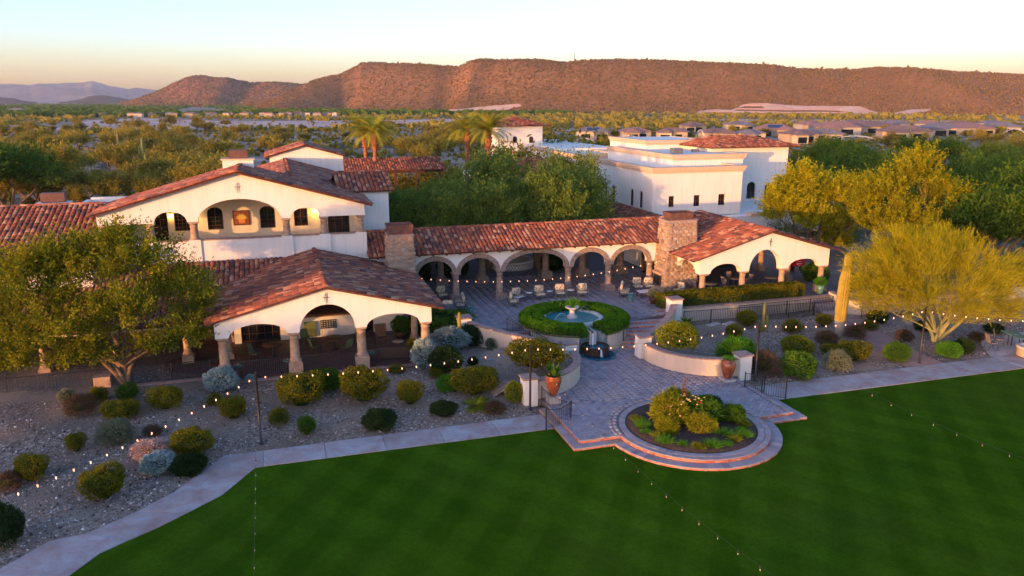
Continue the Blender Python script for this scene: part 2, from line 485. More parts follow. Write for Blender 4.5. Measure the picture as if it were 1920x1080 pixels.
LM = {
 'olive': leafmat('leaf_olive', (0.05, 0.065, 0.006), (0.16, 0.155, 0.010), (0.29, 0.23, 0.015), 0.3),
 'olivetree': leafmat('leaf_olive_tree', (0.055, 0.075, 0.008), (0.17, 0.19, 0.014), (0.36, 0.31, 0.02), 0.35),
 'green': leafmat('leaf_green', (0.030, 0.085, 0.008), (0.070, 0.155, 0.014), (0.11, 0.21, 0.02)),
 'bright': leafmat('leaf_bright', (0.045, 0.15, 0.010), (0.09, 0.25, 0.018), (0.13, 0.31, 0.025)),
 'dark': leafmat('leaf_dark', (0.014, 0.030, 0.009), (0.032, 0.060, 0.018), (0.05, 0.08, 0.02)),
 'yellow': leafmat('leaf_yellow', (0.10, 0.13, 0.008), (0.24, 0.25, 0.012), (0.33, 0.30, 0.02)),
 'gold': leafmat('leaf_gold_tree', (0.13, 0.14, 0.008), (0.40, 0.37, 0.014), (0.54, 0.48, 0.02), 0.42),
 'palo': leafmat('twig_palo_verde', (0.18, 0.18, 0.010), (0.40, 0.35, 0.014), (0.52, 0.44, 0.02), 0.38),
 'silver': leafmat('leaf_silver', (0.19, 0.25, 0.22), (0.30, 0.38, 0.34), (0.40, 0.46, 0.42), 0.1),
 'sage': leafmat('leaf_sage', (0.10, 0.12, 0.07), (0.18, 0.20, 0.12), (0.25, 0.26, 0.16), 0.1),
 'brown': leafmat('twig_brown', (0.055, 0.035, 0.02), (0.12, 0.075, 0.04), (0.18, 0.12, 0.06), 0.1),
 'blush': leafmat('flower_blush', (0.35, 0.22, 0.18), (0.52, 0.36, 0.30), (0.6, 0.5, 0.42), 0.1),
 'desert': leafmat('leaf_desert', (0.09, 0.085, 0.016), (0.28, 0.235, 0.035), (0.48, 0.36, 0.05), 0.38, 0.75),
 'bosque': leafmat('leaf_bosque', (0.035, 0.08, 0.010), (0.085, 0.15, 0.018), (0.20, 0.24, 0.02), 0.3, 0.5),
 'court': leafmat('leaf_courtyard', (0.06, 0.10, 0.02), (0.13, 0.20, 0.035), (0.32, 0.31, 0.03), 0.3, 0.3),
 'palm': leafmat('palm_leaf', (0.20, 0.21, 0.03), (0.36, 0.36, 0.04), (0.46, 0.44, 0.05), 0.3),
 'hillbush': leafmat('hill_scrub', (0.13, 0.080, 0.032), (0.20, 0.125, 0.048), (0.27, 0.17, 0.06), 0.1),
 'hedge': leafmat('leaf_hedge', (0.028, 0.10, 0.005), (0.07, 0.20, 0.009), (0.11, 0.28, 0.014)),
}

# ================================================================ TERRAIN
rng = np.random.default_rng(7)
def fbm(x, y, sc, seed=0, octv=4):
    """cheap value noise built from rotated sines, array friendly"""
    out = np.zeros_like(x, dtype=float); amp = 1.0; f = sc
    r = np.random.default_rng(seed)
    for k in range(octv):
        for j in range(3):
            a = r.uniform(0, math.tau); p = r.uniform(0, math.tau); q = f * r.uniform(0.7, 1.3)
            out += amp * np.sin((x * math.cos(a) + y * math.sin(a)) * q + p + 1.3 * np.sin((x * math.sin(a) - y * math.cos(a)) * q * 0.6 + p))
        amp *= 0.5; f *= 2.1
    return out / 5.0
def grid_obj(name, X, Y, Z, mat, attr=None, smooth=True):
    n, m = X.shape
    me = bpy.data.meshes.new(name)
    co = np.stack([X, Y, Z], -1).reshape(-1, 3)
    idx = np.arange(n * m).reshape(n, m)
    F = np.stack([idx[:-1, :-1], idx[:-1, 1:], idx[1:, 1:], idx[1:, :-1]], -1).reshape(-1, 4)
    me.vertices.add(len(co)); me.vertices.foreach_set('co', co.reshape(-1).astype(np.float32))
    me.loops.add(F.size); me.loops.foreach_set('vertex_index', F.reshape(-1).astype(np.int32))
    me.polygons.add(len(F)); me.polygons.foreach_set('loop_start', np.arange(0, F.size, 4, dtype=np.int32))
    me.polygons.foreach_set('use_smooth', np.full(len(F), smooth))
    me.materials.append(mat); me.update(calc_edges=True)
    if attr is not None:
        for k, A in attr.items():
            at = me.attributes.new(k, 'FLOAT', 'POINT'); at.data.foreach_set('value', A.reshape(-1).astype(np.float32))
    o = bpy.data.objects.new(name, me); link(o); return o

# near ground: gravel beds round the clubhouse
uu = np.concatenate([np.arange(-45, 60, 0.5), np.arange(60, 91, 3)]); vv = np.concatenate([np.arange(-6, 62, 0.5), np.arange(62, 120, 2)])
U, V_ = np.meshgrid(uu, vv)
Zg = ground_h(U, V_)
# hollow under the raised patio and plaza so that nothing pokes through
def smask(a, b, c, d):
    return (U > a) & (U < b) & (V_ > c) & (V_ < d)
Zg = np.where(smask(11.95, 23.95, 29.5, 35.3) | smask(13.8, 22.1, 35, 46.2), -0.1, Zg)
edge = np.minimum(np.minimum(U + 45, 90 - U), np.minimum(V_ + 6, 118 - V_))
Zg = np.where(edge < 1.5, -1.0, Zg)
ground = grid_obj('ground', U * CA - V_ * SA, U * SA + V_ * CA, Zg, M['gravel'])
ground['kind'] = 'structure'; ground['label'] = 'gravel and bare earth planting beds between clubhouse and walk'

def plainmat():
    t = NT('desert_soil', 0.95, 0.1)
    v = t.coord('World')
    c = t.ramp(t.noise(0.02, 6, v, 0.6), [(0.32, (0.22, 0.15, 0.10)), (0.5, (0.40, 0.28, 0.20)), (0.68, (0.56, 0.40, 0.30))])
    c = t.mix(c, (0.060, 0.060, 0.028), t.math('MULTIPLY', t.ramp(t.noise(0.16, 6, v, 0.7), [(0.48, (0, 0, 0)), (0.60, (1, 1, 1))]), 0.75))
    a = t.new('ShaderNodeAttribute'); a.attribute_name = 'scrape'
    sc = t.ramp(t.noise(0.03, 5, v), [(0.3, (0.56, 0.33, 0.24)), (0.7, (0.74, 0.50, 0.40))])
    c = t.mix(c, sc, a.outputs['Fac'])
    a2 = t.new('ShaderNodeAttribute'); a2.attribute_name = 'asphalt'
    c = t.mix(c, (0.06, 0.058, 0.062), a2.outputs['Fac'])
    t.color(c); t.bump(t.noise(0.8, 5, v), 0.5, 0.3); return t.mat
M['plain'] = plainmat()
def in_poly(px, py, poly):
    inside = np.zeros(px.shape, bool); n = len(poly)
    for i in range(n):
        x1, y1 = poly[i]; x2, y2 = poly[(i + 1) % n]
        c = ((y1 > py) != (y2 > py)) & (px < (x2 - x1) * (py - y1) / (y2 - y1 + 1e-12) + x1)
        inside ^= c
    return inside
def to_pix(X, Y, Z):
    dz = Z - CAMH; dep = Y * cP - dz * sP; up = Y * sP + dz * cP
    dep = np.where(dep > 0.1, dep, 0.1)
    return 960 + FPX * X / dep, 540 - FPX * up / dep
ang = np.radians(np.concatenate([np.arange(-180, -50, 8), np.arange(-50, 50, 0.25), np.arange(50, 181, 8)]))
rad = 40 * (7000 / 40) ** (np.linspace(0, 1, 210))
A_, R_ = np.meshgrid(ang, rad)
X = R_ * np.sin(A_); Y = R_ * np.cos(A_)
def plain_h(X, Y):
    Rr = np.hypot(X, Y)
    return -0.35 + 1.1 * fbm(X, Y, 0.02, 3, 2) * sstep(140, 260, Rr) + 0.25 * sstep(95, 140, Rr)
Zp = plain_h(X, Y)
px, py = to_pix(X, Y, Zp)
scr = np.zeros_like(X)
for poly in ([(160, 226), (260, 221), (440, 228), (620, 226), (900, 223), (930, 229), (700, 234), (560, 240), (400, 238), (210, 246), (60, 243), (-20, 246), (-20, 241), (120, 238)],
             [(1240, 221), (1420, 224), (1900, 226), (2100, 230), (2100, 234), (1700, 233), (1400, 230)],
             [(60, 335), (125, 310), (150, 312), (170, 335), (100, 352)], [(340, 300), (500, 296), (500, 303), (340, 306)]):
    scr = np.maximum(scr, in_poly(px, py, poly).astype(float))
scr *= (R_ > 110)
asp = np.zeros_like(X)
for poly in ([(118, 306), (150, 290), (196, 276), (206, 283), (170, 300), (140, 312)], [(190, 296), (215, 286), (225, 300), (200, 318), (180, 316)], [(350, 312), (405, 310), (408, 320), (352, 322)], [(180, 262), (260, 256), (262, 260), (180, 267)], [(620, 268), (960, 262), (960, 270), (620, 280)]):
    asp = np.maximum(asp, in_poly(px, py, poly).astype(float))
plain = grid_obj('desert_plain', X, Y, Zp, M['plain'], {'scrape': scr, 'asphalt': asp * (R_ > 110)})
plain['kind'] = 'structure'; plain['label'] = 'scrubby desert floor stretching to the hills'

# ---- hills
def hillmat(name, soil1, soil2, veg, vegamt, scr_c=((0.66, 0.36, 0.22), (0.80, 0.52, 0.36)), sc=1.0):
    t = NT(name, 0.95, 0.05)
    v = t.coord('World')
    c = t.ramp(t.noise(0.012 * sc, 6, v, 0.6), [(0.3, soil1), (0.7, soil2)])
    c = t.mix(c, veg, t.math('MULTIPLY', t.ramp(t.noise(0.14 * sc, 5, v, 0.7), [(0.42, (0, 0, 0)), (0.58, (1, 1, 1))]), vegamt))
    a = t.new('ShaderNodeAttribute'); a.attribute_name = 'scrape'
    c = t.mix(c, t.ramp(t.noise(0.06, 5, v), [(0.3, scr_c[0]), (0.7, scr_c[1])]), a.outputs['Fac'])
    b = t.new('ShaderNodeAttribute'); b.attribute_name = 'bank'
    c = t.mix(c, (0.26, 0.115, 0.055), b.outputs['Fac'])
    t.color(c); t.bump(t.noise(0.22 * sc, 6, v, 0.7), 0.8, 1.2 / sc); return t.mat
M['mesa'] = hillmat('mesa_soil', (0.29, 0.120, 0.048), (0.40, 0.18, 0.074), (0.17, 0.12, 0.042), 0.5)
M['hill_l'] = hillmat('red_hill_soil', (0.40, 0.12, 0.065), (0.56, 0.20, 0.10), (0.075, 0.055, 0.03), 0.5)
M['hill_g'] = hillmat('green_hill_soil', (0.10, 0.06, 0.042), (0.15, 0.09, 0.06), (0.05, 0.05, 0.024), 0.7)
M['mount'] = hillmat('far_mountain_rock', (0.22, 0.17, 0.16), (0.34, 0.27, 0.24), (0.14, 0.13, 0.11), 0.5, sc=0.12)
def skyline_hill(name, label, mat, sky_pts, Rf, Rc, amp, seed, scrape=(), nx=520, ny=90, back=1.5, prof=1.0, gull=0.012, spur=None, banks=()):
    """terrain whose crest runs along surveyed skyline points at distance Rc; foot at distance Rf (both may be functions of image x)"""
    xs = np.array([p[0] for p in sky_pts], float); ys = np.array([p[1] for p in sky_pts], float)
    gx = np.linspace(xs[0], xs[-1], nx)
    gy = np.interp(gx, xs, ys)
    rf = np.array([Rf(x) if callable(Rf) else Rf for x in gx]); rc = np.array([Rc(x) if callable(Rc) else Rc for x in gx])
    tanx = np.array([(x - 960) / FPX for x in gx])
    # true bearing and height on the crest
    rays = [ray(x, y) for x, y in zip(gx, gy)]
    Yc = rc
    Xc = np.array([r[0] / r[1] for r in rays]) * Yc
    Zc = CAMH + np.array([r[2] / r[1] for r in rays]) * Yc
    Zc += 0.004 * Yc * fbm(gx, gx * 0.3, 0.25, seed + 5, 3) * 0.12
    ts = np.concatenate([np.linspace(-0.05, 1, ny), np.linspace(1.02, back, 12)])
    X = np.zeros((len(ts), nx)); Y = X.copy(); Z = X.copy()
    for i, t in enumerate(ts):
        Yi = rf + (Yc - rf) * t
        X[i] = np.array([r[0] / r[1] for r in rays]) * Yi
        Y[i] = Yi
        if t <= 1:
            tt = max(t, 0.0)
            s = (0.35 * tt + 0.65 * tt * tt * (3 - 2 * tt)) if prof == 1.0 else tt ** prof
            Z[i] = Zc * s - (1.5 if t < 0 else 0) - 0.4
        else:
            Z[i] = Zc * (1 - 1.0 * (t - 1) / (back - 1)) - 0.5
    T = ts[:, None] * np.ones((1, nx))
    w = np.clip(T * (1.0 - np.clip(T, 0, 1)) * 4, 0, 1)
    Z += w * amp * (fbm(X, Y, gull, seed, 5) + 0.8 * (np.abs(fbm(X * 1.0, Y * 0.25, gull * 1.4, seed + 1, 3)) - 0.4))
    if spur is not None:
        Z += spur(gx[None, :] + 0 * T, T, Zc[None, :] + 0 * T)
    px, py = to_pix(X, Y, Z)
    scr = np.zeros_like(X)
    for poly in scrape:
        scr = np.maximum(scr, in_poly(px + 2.0 * fbm(X, Y, 0.08, 9, 2), py + 0.7 * fbm(X, Y, 0.1, 8, 2), poly).astype(float))
    bnk = np.zeros_like(X)
    for poly in banks: bnk = np.maximum(bnk, in_poly(px + 1.5 * fbm(X, Y, 0.08, 19, 2), py + 0.3 * fbm(X, Y, 0.1, 18, 2), poly).astype(float))
    Z = Z - 0.9 * bnk
    o = grid_obj(name, X, Y, Z, mat, {'scrape': scr, 'bank': bnk})
    tag(o, label, None, None, 'structure')
    return o, (X, Y, Z, T, scr)

mesa_sky = [(380, 214), (430, 205), (500, 190), (560, 174), (590, 163), (620, 156), (640, 150), (660, 137), (678, 123), (690, 120), (700, 118), (715, 115), (740, 116), (800, 121), (862, 124),
            (880, 115), (900, 112), (960, 111), (1000, 110), (1060, 116), (1100, 112), (1160, 110), (1250, 112), (1350, 117), (1450, 121), (1500, 128), (1600, 130), (1650, 126), (1720, 127),
            (1780, 132), (1850, 136), (1920, 140), (2050, 145), (2300, 160), (2500, 190)]
def mesa_rc(x):
    return 1500 - 380 * float(sstep(560, 1000, x)) + 0 * x
def mesa_rf(x):
    return 900 + 120 * (1 - float(sstep(480, 900, x))) - 110 * float(sstep(1500, 1950, x))
def spur(gx, T, Zc):
    # a spur runs from the mesa's western tip down to the left; east of it a ravine faces away from the low sun
    d = (gx - (735 - 190 * (1 - T)))                     # distance (px bearing) right of the ravine's east lip
    rid = np.exp(-((gx - (640 - 150 * (1 - T))) / 55.0) ** 2) * np.clip(T, 0, 1) * np.clip(1.15 - T, 0, 1) * 4
    rav = np.exp(-((gx - (728 - 130 * (1 - T))) / 30.0) ** 2) * np.clip(T, 0, 1) * np.clip(1.05 - T, 0, 1) * 4
    r2 = np.exp(-((gx - (905 - 60 * (1 - T))) / 20.0) ** 2) - 0.8 * np.exp(-((gx - (858 - 30 * (1 - T))) / 26.0) ** 2)
    r3 = np.exp(-((gx - (1790 + 300 * (0.5 - T))) / 60.0) ** 2)
    return 14 * rid - 12 * rav + r2 * np.clip(T * (1 - T) * 4, 0, 1) * 9 + 7 * r3 * np.clip(T * (1 - T) * 4, 0, 1)
terr = [[(1225, 221), (1300, 217), (1308, 209), (1340, 205), (1372, 206), (1392, 196), (1410, 193.5), (1440, 194), (1490, 198), (1560, 199), (1610, 199), (1640, 209), (1665, 214), (1710, 205), (1746, 204), (1742, 208), (1700, 216), (1660, 222), (1560, 228), (1300, 227)],
        [(1790, 224), (1890, 217), (1860, 226), (1800, 231)], [(870, 204), (925, 198), (975, 194), (978, 199), (930, 212), (760, 218), (640, 220)],
        [(330, 207), (365, 199), (420, 204), (470, 212), (330, 213)]]
banks_ = [[(1372, 207.2), (1382, 204.0), (1470, 205.4), (1570, 205.8), (1590, 209.8), (1480, 209.2)], [(1368, 213.2), (1380, 210.8), (1500, 211.0), (1602, 211.4), (1604, 214.4), (1480, 214.4)], [(1380, 202.4), (1396, 197.8), (1430, 198.2), (1436, 202.6)], [(1312, 214.6), (1328, 209.6), (1368, 209.6), (1366, 214.0)],
          [(1306, 219.0), (1330, 215.8), (1430, 217.2), (1432, 219.8)], [(1350, 222.6), (1440, 221.0), (1480, 223.0), (1380, 224.6)], [(1470, 220.4), (1472, 217.4), (1512, 218), (1512, 221.4)]]
mesa, mesaG = skyline_hill('mesa_hills', 'long flat topped red mesa dotted with scrub', M['mesa'], mesa_sky, mesa_rf, mesa_rc, 5.0, 11, terr, nx=900, ny=200, spur=spur, banks=banks_)
lh_sky = [(225, 193), (250, 187), (280, 177), (300, 169), (330, 154), (350, 146), (370, 141), (385, 142), (400, 146), (430, 149), (470, 154), (520, 155), (560, 158), (600, 165), (650, 180), (700, 200)]
def lh_spur(gx, T, Zc):
    a = np.exp(-((gx - (470 - 60 * (1 - T))) / 22.0) ** 2); b = np.exp(-((gx - (430 - 40 * (1 - T))) / 22.0) ** 2); c = np.exp(-((gx - (520 + 20 * T)) / 26.0) ** 2)
    return (10 * b - 13 * a + 6 * c) * np.clip(T * (1 - T) * 4, 0, 1)
lhill, lhG = skyline_hill('red_hill', 'rounded red hill left of the mesa', M['hill_l'], lh_sky, 1700, 2300, 8.0, 23, (), nx=260, ny=70, spur=lh_spur, gull=0.009)
skyline_hill('low_hill', 'small dark hill far off below the blue mountains', M['hill_g'], [(110, 192), (140, 188), (165, 181), (185, 178), (200, 179), (225, 183), (260, 189), (300, 192)], 3200, 3700, 8, 31, (), nx=80, ny=30, gull=0.008)
skyline_hill('low_hill', 'low green rise at the left edge of the plain', M['hill_g'], [(-300, 178), (-60, 180), (0, 182), (25, 184), (45, 189), (70, 192)], 3000, 3500, 6, 37, (), nx=60, ny=24, gull=0.008)
skyline_hill('far_mountains', 'hazy blue mountain range at the far left', M['mount'], [(-500, 175), (-300, 160), (-120, 162), (0, 157), (30, 158), (55, 161), (75, 157), (100, 157), (120, 155), (150, 155), (172, 152), (190, 156), (205, 161), (225, 164), (240, 167), (255, 164), (275, 167), (300, 169), (330, 176), (400, 182), (480, 190)],
             5200, 7400, 60, 41, (), nx=420, ny=70, gull=0.0035)

# scrub standing on the hills, one mass
def bush_cloud(P3, size, rngl, squash=0.75, k=3):
    """k crossed leaf-like quads per bush; P3 (N,3), size (N,)"""
    N = len(P3); out = []
    for j in range(k):
        a = rngl.uniform(0, math.pi, N)
        til = rngl.uniform(-0.5, 0.5, N)
        dx = np.stack([np.cos(a), np.sin(a), til * 0.5], -1) * size[:, None] * 0.5
        h = np.stack([-np.sin(a) * til, np.cos(a) * til, np.ones(N)], -1) * (size * squash)[:, None]
        c = P3 + rngl.normal(0, 0.12, (N, 3)) * size[:, None] * [1, 1, 0.3]
        out.append(np.stack([c - dx, c + dx, c + dx * 0.75 + h, c - dx * 0.6 + h * 0.85], 1))
    return np.concatenate(out)
def sample_grid(G, n, r, tmin=0.0, tmax=1.02, noscrape=True):
    X, Y, Z, T, S = G
    out = []
    ii = r.integers(0, X.shape[0] - 1, n * 3); jj = r.integers(0, X.shape[1] - 1, n * 3)
    ok = (T[ii, jj] > tmin) & (T[ii, jj] < tmax) & ((S[ii, jj] < 0.5) | (not noscrape))
    ii, jj = ii[ok][:n], jj[ok][:n]
    a, b = r.random(len(ii)), r.random(len(ii))
    P3 = []
    for Q in (X, Y, Z):
        q = (Q[ii, jj] * (1 - a) * (1 - b) + Q[ii + 1, jj] * a * (1 - b) + Q[ii, jj + 1] * (1 - a) * b + Q[ii + 1, jj + 1] * a * b)
        P3.append(q)
    return np.stack(P3, -1)
P3 = sample_grid(mesaG, 32000, rng)
sz = rng.uniform(0.7, 2.2, len(P3)) * (0.7 + 0.0004 * P3[:, 1])
o = link(bpy.data.objects.new('hillside_scrub', quads_mesh('hillside_scrub', bush_cloud(P3, sz, rng), LM['hillbush'])))
tag(o, 'olive brush scattered over the mesa slope', None, None, 'stuff')
# crest line cacti and shrubs that break the skyline
P3 = sample_grid(mesaG, 700, rng, 0.985, 1.01)
o = link(bpy.data.objects.new('skyline_scrub', quads_mesh('skyline_scrub', bush_cloud(P3, rng.uniform(2.0, 4.0, len(P3)), rng, 1.0, 2), LM['hillbush'])))
tag(o, 'small shrubs and cacti along the mesa crest', None, None, 'stuff')
P3 = sample_grid(lhG, 9000, rng)
o = link(bpy.data.objects.new('hillside_scrub', quads_mesh('hillside_scrub', bush_cloud(P3, rng.uniform(2, 5, len(P3)), rng, 0.7, 2), LM['hillbush'])))
tag(o, 'brush on the red hill at the left', None, None, 'stuff')

# ================================================================ VEGETATION GENERATORS
def unit(v):
    return v / (np.linalg.norm(v, axis=-1, keepdims=True) + 1e-9)
def leaf_quads(P3, axis, L, Wd, r, curl=0.0):
    N = len(P3)
    a = unit(axis)
    b = unit(np.cross(a, r.normal(0, 1, (N, 3))))
    L = (np.ones(N) * L * r.uniform(0.6, 1.3, N))[:, None]; w = (np.ones(N) * Wd * r.uniform(0.7, 1.2, N))[:, None]
    mid = P3 + a * L * 0.5
    tip = P3 + a * L
    if curl: tip[:, 2] -= curl * L[:, 0]
    return np.stack([P3, mid + b * w * 0.5, tip, mid - b * w * 0.5], 1)
def crown(blobs, nclump, per, cr, L, Wd, r, shell=0.55, up=0.35, spread=0.8, stretch=1.5):
    """blobs: (x,y,z,rx,ry,rz). Leaf clusters fill an uneven shell; each cluster is a spray stretched outwards"""
    B = np.array(blobs, float)
    wgt = (B[:, 3] * B[:, 4] * B[:, 5]) ** (2 / 3); wgt /= wgt.sum()
    k = r.choice(len(B), nclump, p=wgt)
    d = unit(r.normal(0, 1, (nclump, 3)))
    d[:, 2] = np.where(d[:, 2] < -0.35, -d[:, 2] * 0.6, d[:, 2])
    rr = shell + (1 - shell) * r.random(nclump) ** 0.6
    rr *= 1 + 0.16 * np.sin(d[:, 0] * 7 + k) * np.cos(d[:, 2] * 6 + 2 * k)
    C = B[k, :3] + d * B[k, 3:6] * rr[:, None]
    od = unit(d + np.array([0, 0, up]))
    base = np.repeat(C, per, 0); od2 = np.repeat(od, per, 0)
    along = r.normal(0, cr * stretch, (len(base), 1)); loc = r.normal(0, cr * 0.55, (len(base), 3))
    P3 = base + od2 * along + loc
    ax = od2 + r.normal(0, spread, (len(base), 3))
    return leaf_quads(P3, ax, L, Wd, r), C, od
def limbs(mb, base, targets, r0, r, lean=0.3, n=7, forks=2, wig=0.12):
    base = Vector(base)
    for t in targets:
        t = Vector(t)
        pts = []; L = (t - base).length
        side = Vector((r.normal(0, 1), r.normal(0, 1), 0)) * L * wig
        for i in range(6):
            s = i / 5
            p = base.lerp(t, s)
            p.z = base.z + (t.z - base.z) * (s ** 0.8)
            p += side * math.sin(s * math.pi) + Vector(r.normal(0, 0.02, 3)) * L * (0.5 if 0 < i < 5 else 0)
            pts.append(p)
        rad = [r0 * (1 - 0.82 * i / 5) for i in range(6)]
        mb.tube(pts, rad, n)
        for f in range(forks):
            i = int(r.integers(2, 5))
            q = pts[i] + Vector((r.normal(0, 1), r.normal(0, 1), abs(r.normal(0.6, 0.5)))).normalized() * L * r.uniform(0.25, 0.5)
            m_ = pts[i].lerp(q, 0.5) + Vector(r.normal(0, 0.05, 3)) * L * 0.4
            mb.tube([pts[i], m_, q], [rad[i] * 0.6, rad[i] * 0.4, rad[i] * 0.12], 5)
def tree_thing(name, label, cat, u, v, z, leafV, leafM, trunk_mb, barkM, group=None, rz=0.0):
    t = thing(name, label, cat, u, v, z, rz, group)
    me = quads_mesh('crown', leafV, leafM)
    inst('crown', me, t)
    inst('trunk', trunk_mb.mesh('trunk', barkM), t)
    return t

# ---- clipped and wild shrubs: a few kinds of each, shared meshes
def shrub_mesh(kind, r, n, leafm, shape='ball', L=0.07, Wd=0.035, up=0.5, wild=0.0, twig=None, corem=None):
    """unit shrub: about 1 m wide, 1 m tall, base at z = 0"""
    N = n
    d = unit(r.normal(0, 1, (N, 3)))
    d[:, 2] = np.where(d[:, 2] < -0.75, -d[:, 2], d[:, 2])
    a = np.arctan2(d[:, 1], d[:, 0])
    ph = r.uniform(0, 6, 4)
    lump = 1 + 0.08 * np.sin(3 * a + ph[0] + 2 * d[:, 2]) + 0.06 * np.sin(5 * a + ph[1] - 4 * d[:, 2]) + 0.035 * np.sin(9 * a + ph[2]) * np.cos(7 * d[:, 2] + ph[3])
    zz = d[:, 2]
    TT = [0, .12, .3, .5, .68, .82, .92, .97, 1.0]; TR = [.40, .56, .78, .94, 1.0, .95, .78, .5, 0.0]
    if shape == 'taper':      # wide flat top, narrow foot
        zq = (np.arcsin(np.clip(zz, -1, 1)) / math.pi + .5); zq = np.where(r.random(N) < .25, 1 - .12 * r.random(N), zq)
        hr = np.interp(zq, TT, TR); kk = r.random(N) < .22; hr = np.where(kk & (zq > .9), hr * np.sqrt(r.random(N)), hr)
        lump = lump + 0.10 * np.sin(2 * a + ph[2]) * (zq > .2) + 0.05 * np.sin(6 * a + ph[1] + 5 * zq)
    elif shape == 'box':
        hr = np.sqrt(np.clip(1 - zz ** 2, 0, 1)) ** 0.4; zq = 0.5 + 0.49 * np.sign(zz) * np.abs(zz) ** 0.8
    else:
        hr = np.sqrt(np.clip(1 - zz ** 2, 0, 1)); zq = 0.5 + 0.5 * zz
        zq = np.where(zq < 0.08, 0.08 * r.random(N), zq)
    depth = 1 - (r.random(N) ** 2.2) * (0.20 + wild * 0.35) + r.normal(0, 0.025 + wild * 0.05, N)
    P3 = np.stack([np.cos(a) * hr * 0.5 * lump * depth, np.sin(a) * hr * 0.5 * lump * depth, 0.5 + (zq - 0.5) * lump * depth], -1)
    ax = unit(np.stack([np.cos(a) * hr, np.sin(a) * hr, zz + up * 0.6], -1)) + r.normal(0, 0.6, (N, 3))
    V = leaf_quads(P3, ax, L * (1 + wild), Wd, r)
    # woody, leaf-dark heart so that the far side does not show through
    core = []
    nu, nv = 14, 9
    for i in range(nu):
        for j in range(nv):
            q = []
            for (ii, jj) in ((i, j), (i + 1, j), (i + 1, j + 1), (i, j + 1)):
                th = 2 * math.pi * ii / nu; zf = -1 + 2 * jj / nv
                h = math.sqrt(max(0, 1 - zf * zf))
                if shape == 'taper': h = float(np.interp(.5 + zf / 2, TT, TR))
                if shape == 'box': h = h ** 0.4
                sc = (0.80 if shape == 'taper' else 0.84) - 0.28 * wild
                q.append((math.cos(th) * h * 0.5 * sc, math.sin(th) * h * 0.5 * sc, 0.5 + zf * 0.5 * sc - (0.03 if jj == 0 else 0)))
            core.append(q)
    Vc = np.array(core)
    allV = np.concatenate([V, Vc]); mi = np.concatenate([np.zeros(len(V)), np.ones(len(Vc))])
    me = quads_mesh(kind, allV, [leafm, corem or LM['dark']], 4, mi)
    return me
rs = np.random.default_rng(101)
def spiky_mesh(kind, r, n, L, Wd, m, lift=0.5, blunt=0.0):
    """rosette of sword leaves with a bend; unit 1 m"""
    V = []
    for i in range(n):
        a = r.uniform(0, math.tau); el = r.uniform(0.15, 1.35)
        dx = np.array([math.cos(a) * math.cos(el), math.sin(a) * math.cos(el), math.sin(el) * (0.6 + lift)])
        sd = np.array([-math.sin(a), math.cos(a), 0]) * Wd * 0.5
        p0 = np.array([math.cos(a) * 0.04, math.sin(a) * 0.04, 0.02]); l = L * r.uniform(0.75, 1.1)
        p1 = p0 + dx * l * 0.55; p2 = p0 + dx * l + np.array([math.cos(a) * 0.06, math.sin(a) * 0.06, -0.10 * l])
        V.append([p0 - sd * 0.7, p0 + sd * 0.7, p1 + sd, p1 - sd]); V.append([p1 - sd, p1 + sd, p2 + sd * 0.12, p2 - sd * 0.12])
    return quads_mesh(kind, np.array(V), m)
def grass_tuft_mesh(kind, r, n, m, L=0.5, W_=0.02, spread=0.30, up=1.1):
    a = r.uniform(0, math.tau, n); rr = spread * np.sqrt(r.random(n))
    P3 = np.stack([np.cos(a) * rr, np.sin(a) * rr, np.zeros(n)], -1)
    ax = np.stack([np.cos(a) * rr * 2.2, np.sin(a) * rr * 2.2, np.ones(n) * up * 0.6], -1) + r.normal(0, 0.22, (n, 3))
    return quads_mesh(kind, leaf_quads(P3, ax, L, W_, r, 0.12), m)
SH = {}
for k, (lm, shape, n, wild, L, Wd) in {
    'olive': ('olive', 'taper', 5200, 0.0, 0.055, 0.032), 'oliveball': ('olive', 'ball', 5000, 0.1, 0.055, 0.032), 'dark': ('green', 'taper', 4200, 0.05, 0.06, 0.035),
    'green': ('green', 'ball', 5000, 0.12, 0.06, 0.035), 'bright': ('bright', 'ball', 4600, 0.15, 0.075, 0.04), 'yellow': ('yellow', 'ball', 5200, 0.08, 0.055, 0.03),
    'silver': ('silver', 'ball', 4800, 0.35, 0.07, 0.045), 'sage': ('sage', 'ball', 3600, 0.7, 0.11, 0.02), 'brown': ('brown', 'ball', 3200, 0.8, 0.13, 0.014),
    'wisp': ('olive', 'ball', 2600, 0.8, 0.10, 0.02), 'darkwild': ('dark', 'ball', 4800, 0.3, 0.07, 0.035), 'blush': ('blush', 'ball', 3000, 0.6, 0.09, 0.03),
    'box': ('green', 'box', 5200, 0.03, 0.06, 0.035), 'grassy': ('bright', 'ball', 4200, 0.6, 0.16, 0.02)}.items():
    SH[k] = [shrub_mesh('foliage', rs, n, LM[lm], shape, L, Wd, 0.5, wild) for _ in range(4 if k == 'olive' else 2)]
SH['agave'] = [spiky_mesh('leaf_rosette', rs, 46, 0.55, 0.10, LM['green'], 0.3)]
SH['agave_y'] = [spiky_mesh('leaf_rosette', rs, 60, 0.62, 0.09, LM['yellow'], 0.2)]
SH['tuft'] = [grass_tuft_mesh('grass_blades', rs, 420, LM['bright'], 0.55, 0.022) for _ in range(2)]
SH['tuft_y'] = [grass_tuft_mesh('grass_blades', rs, 420, LM['yellow'], 0.50, 0.022)]
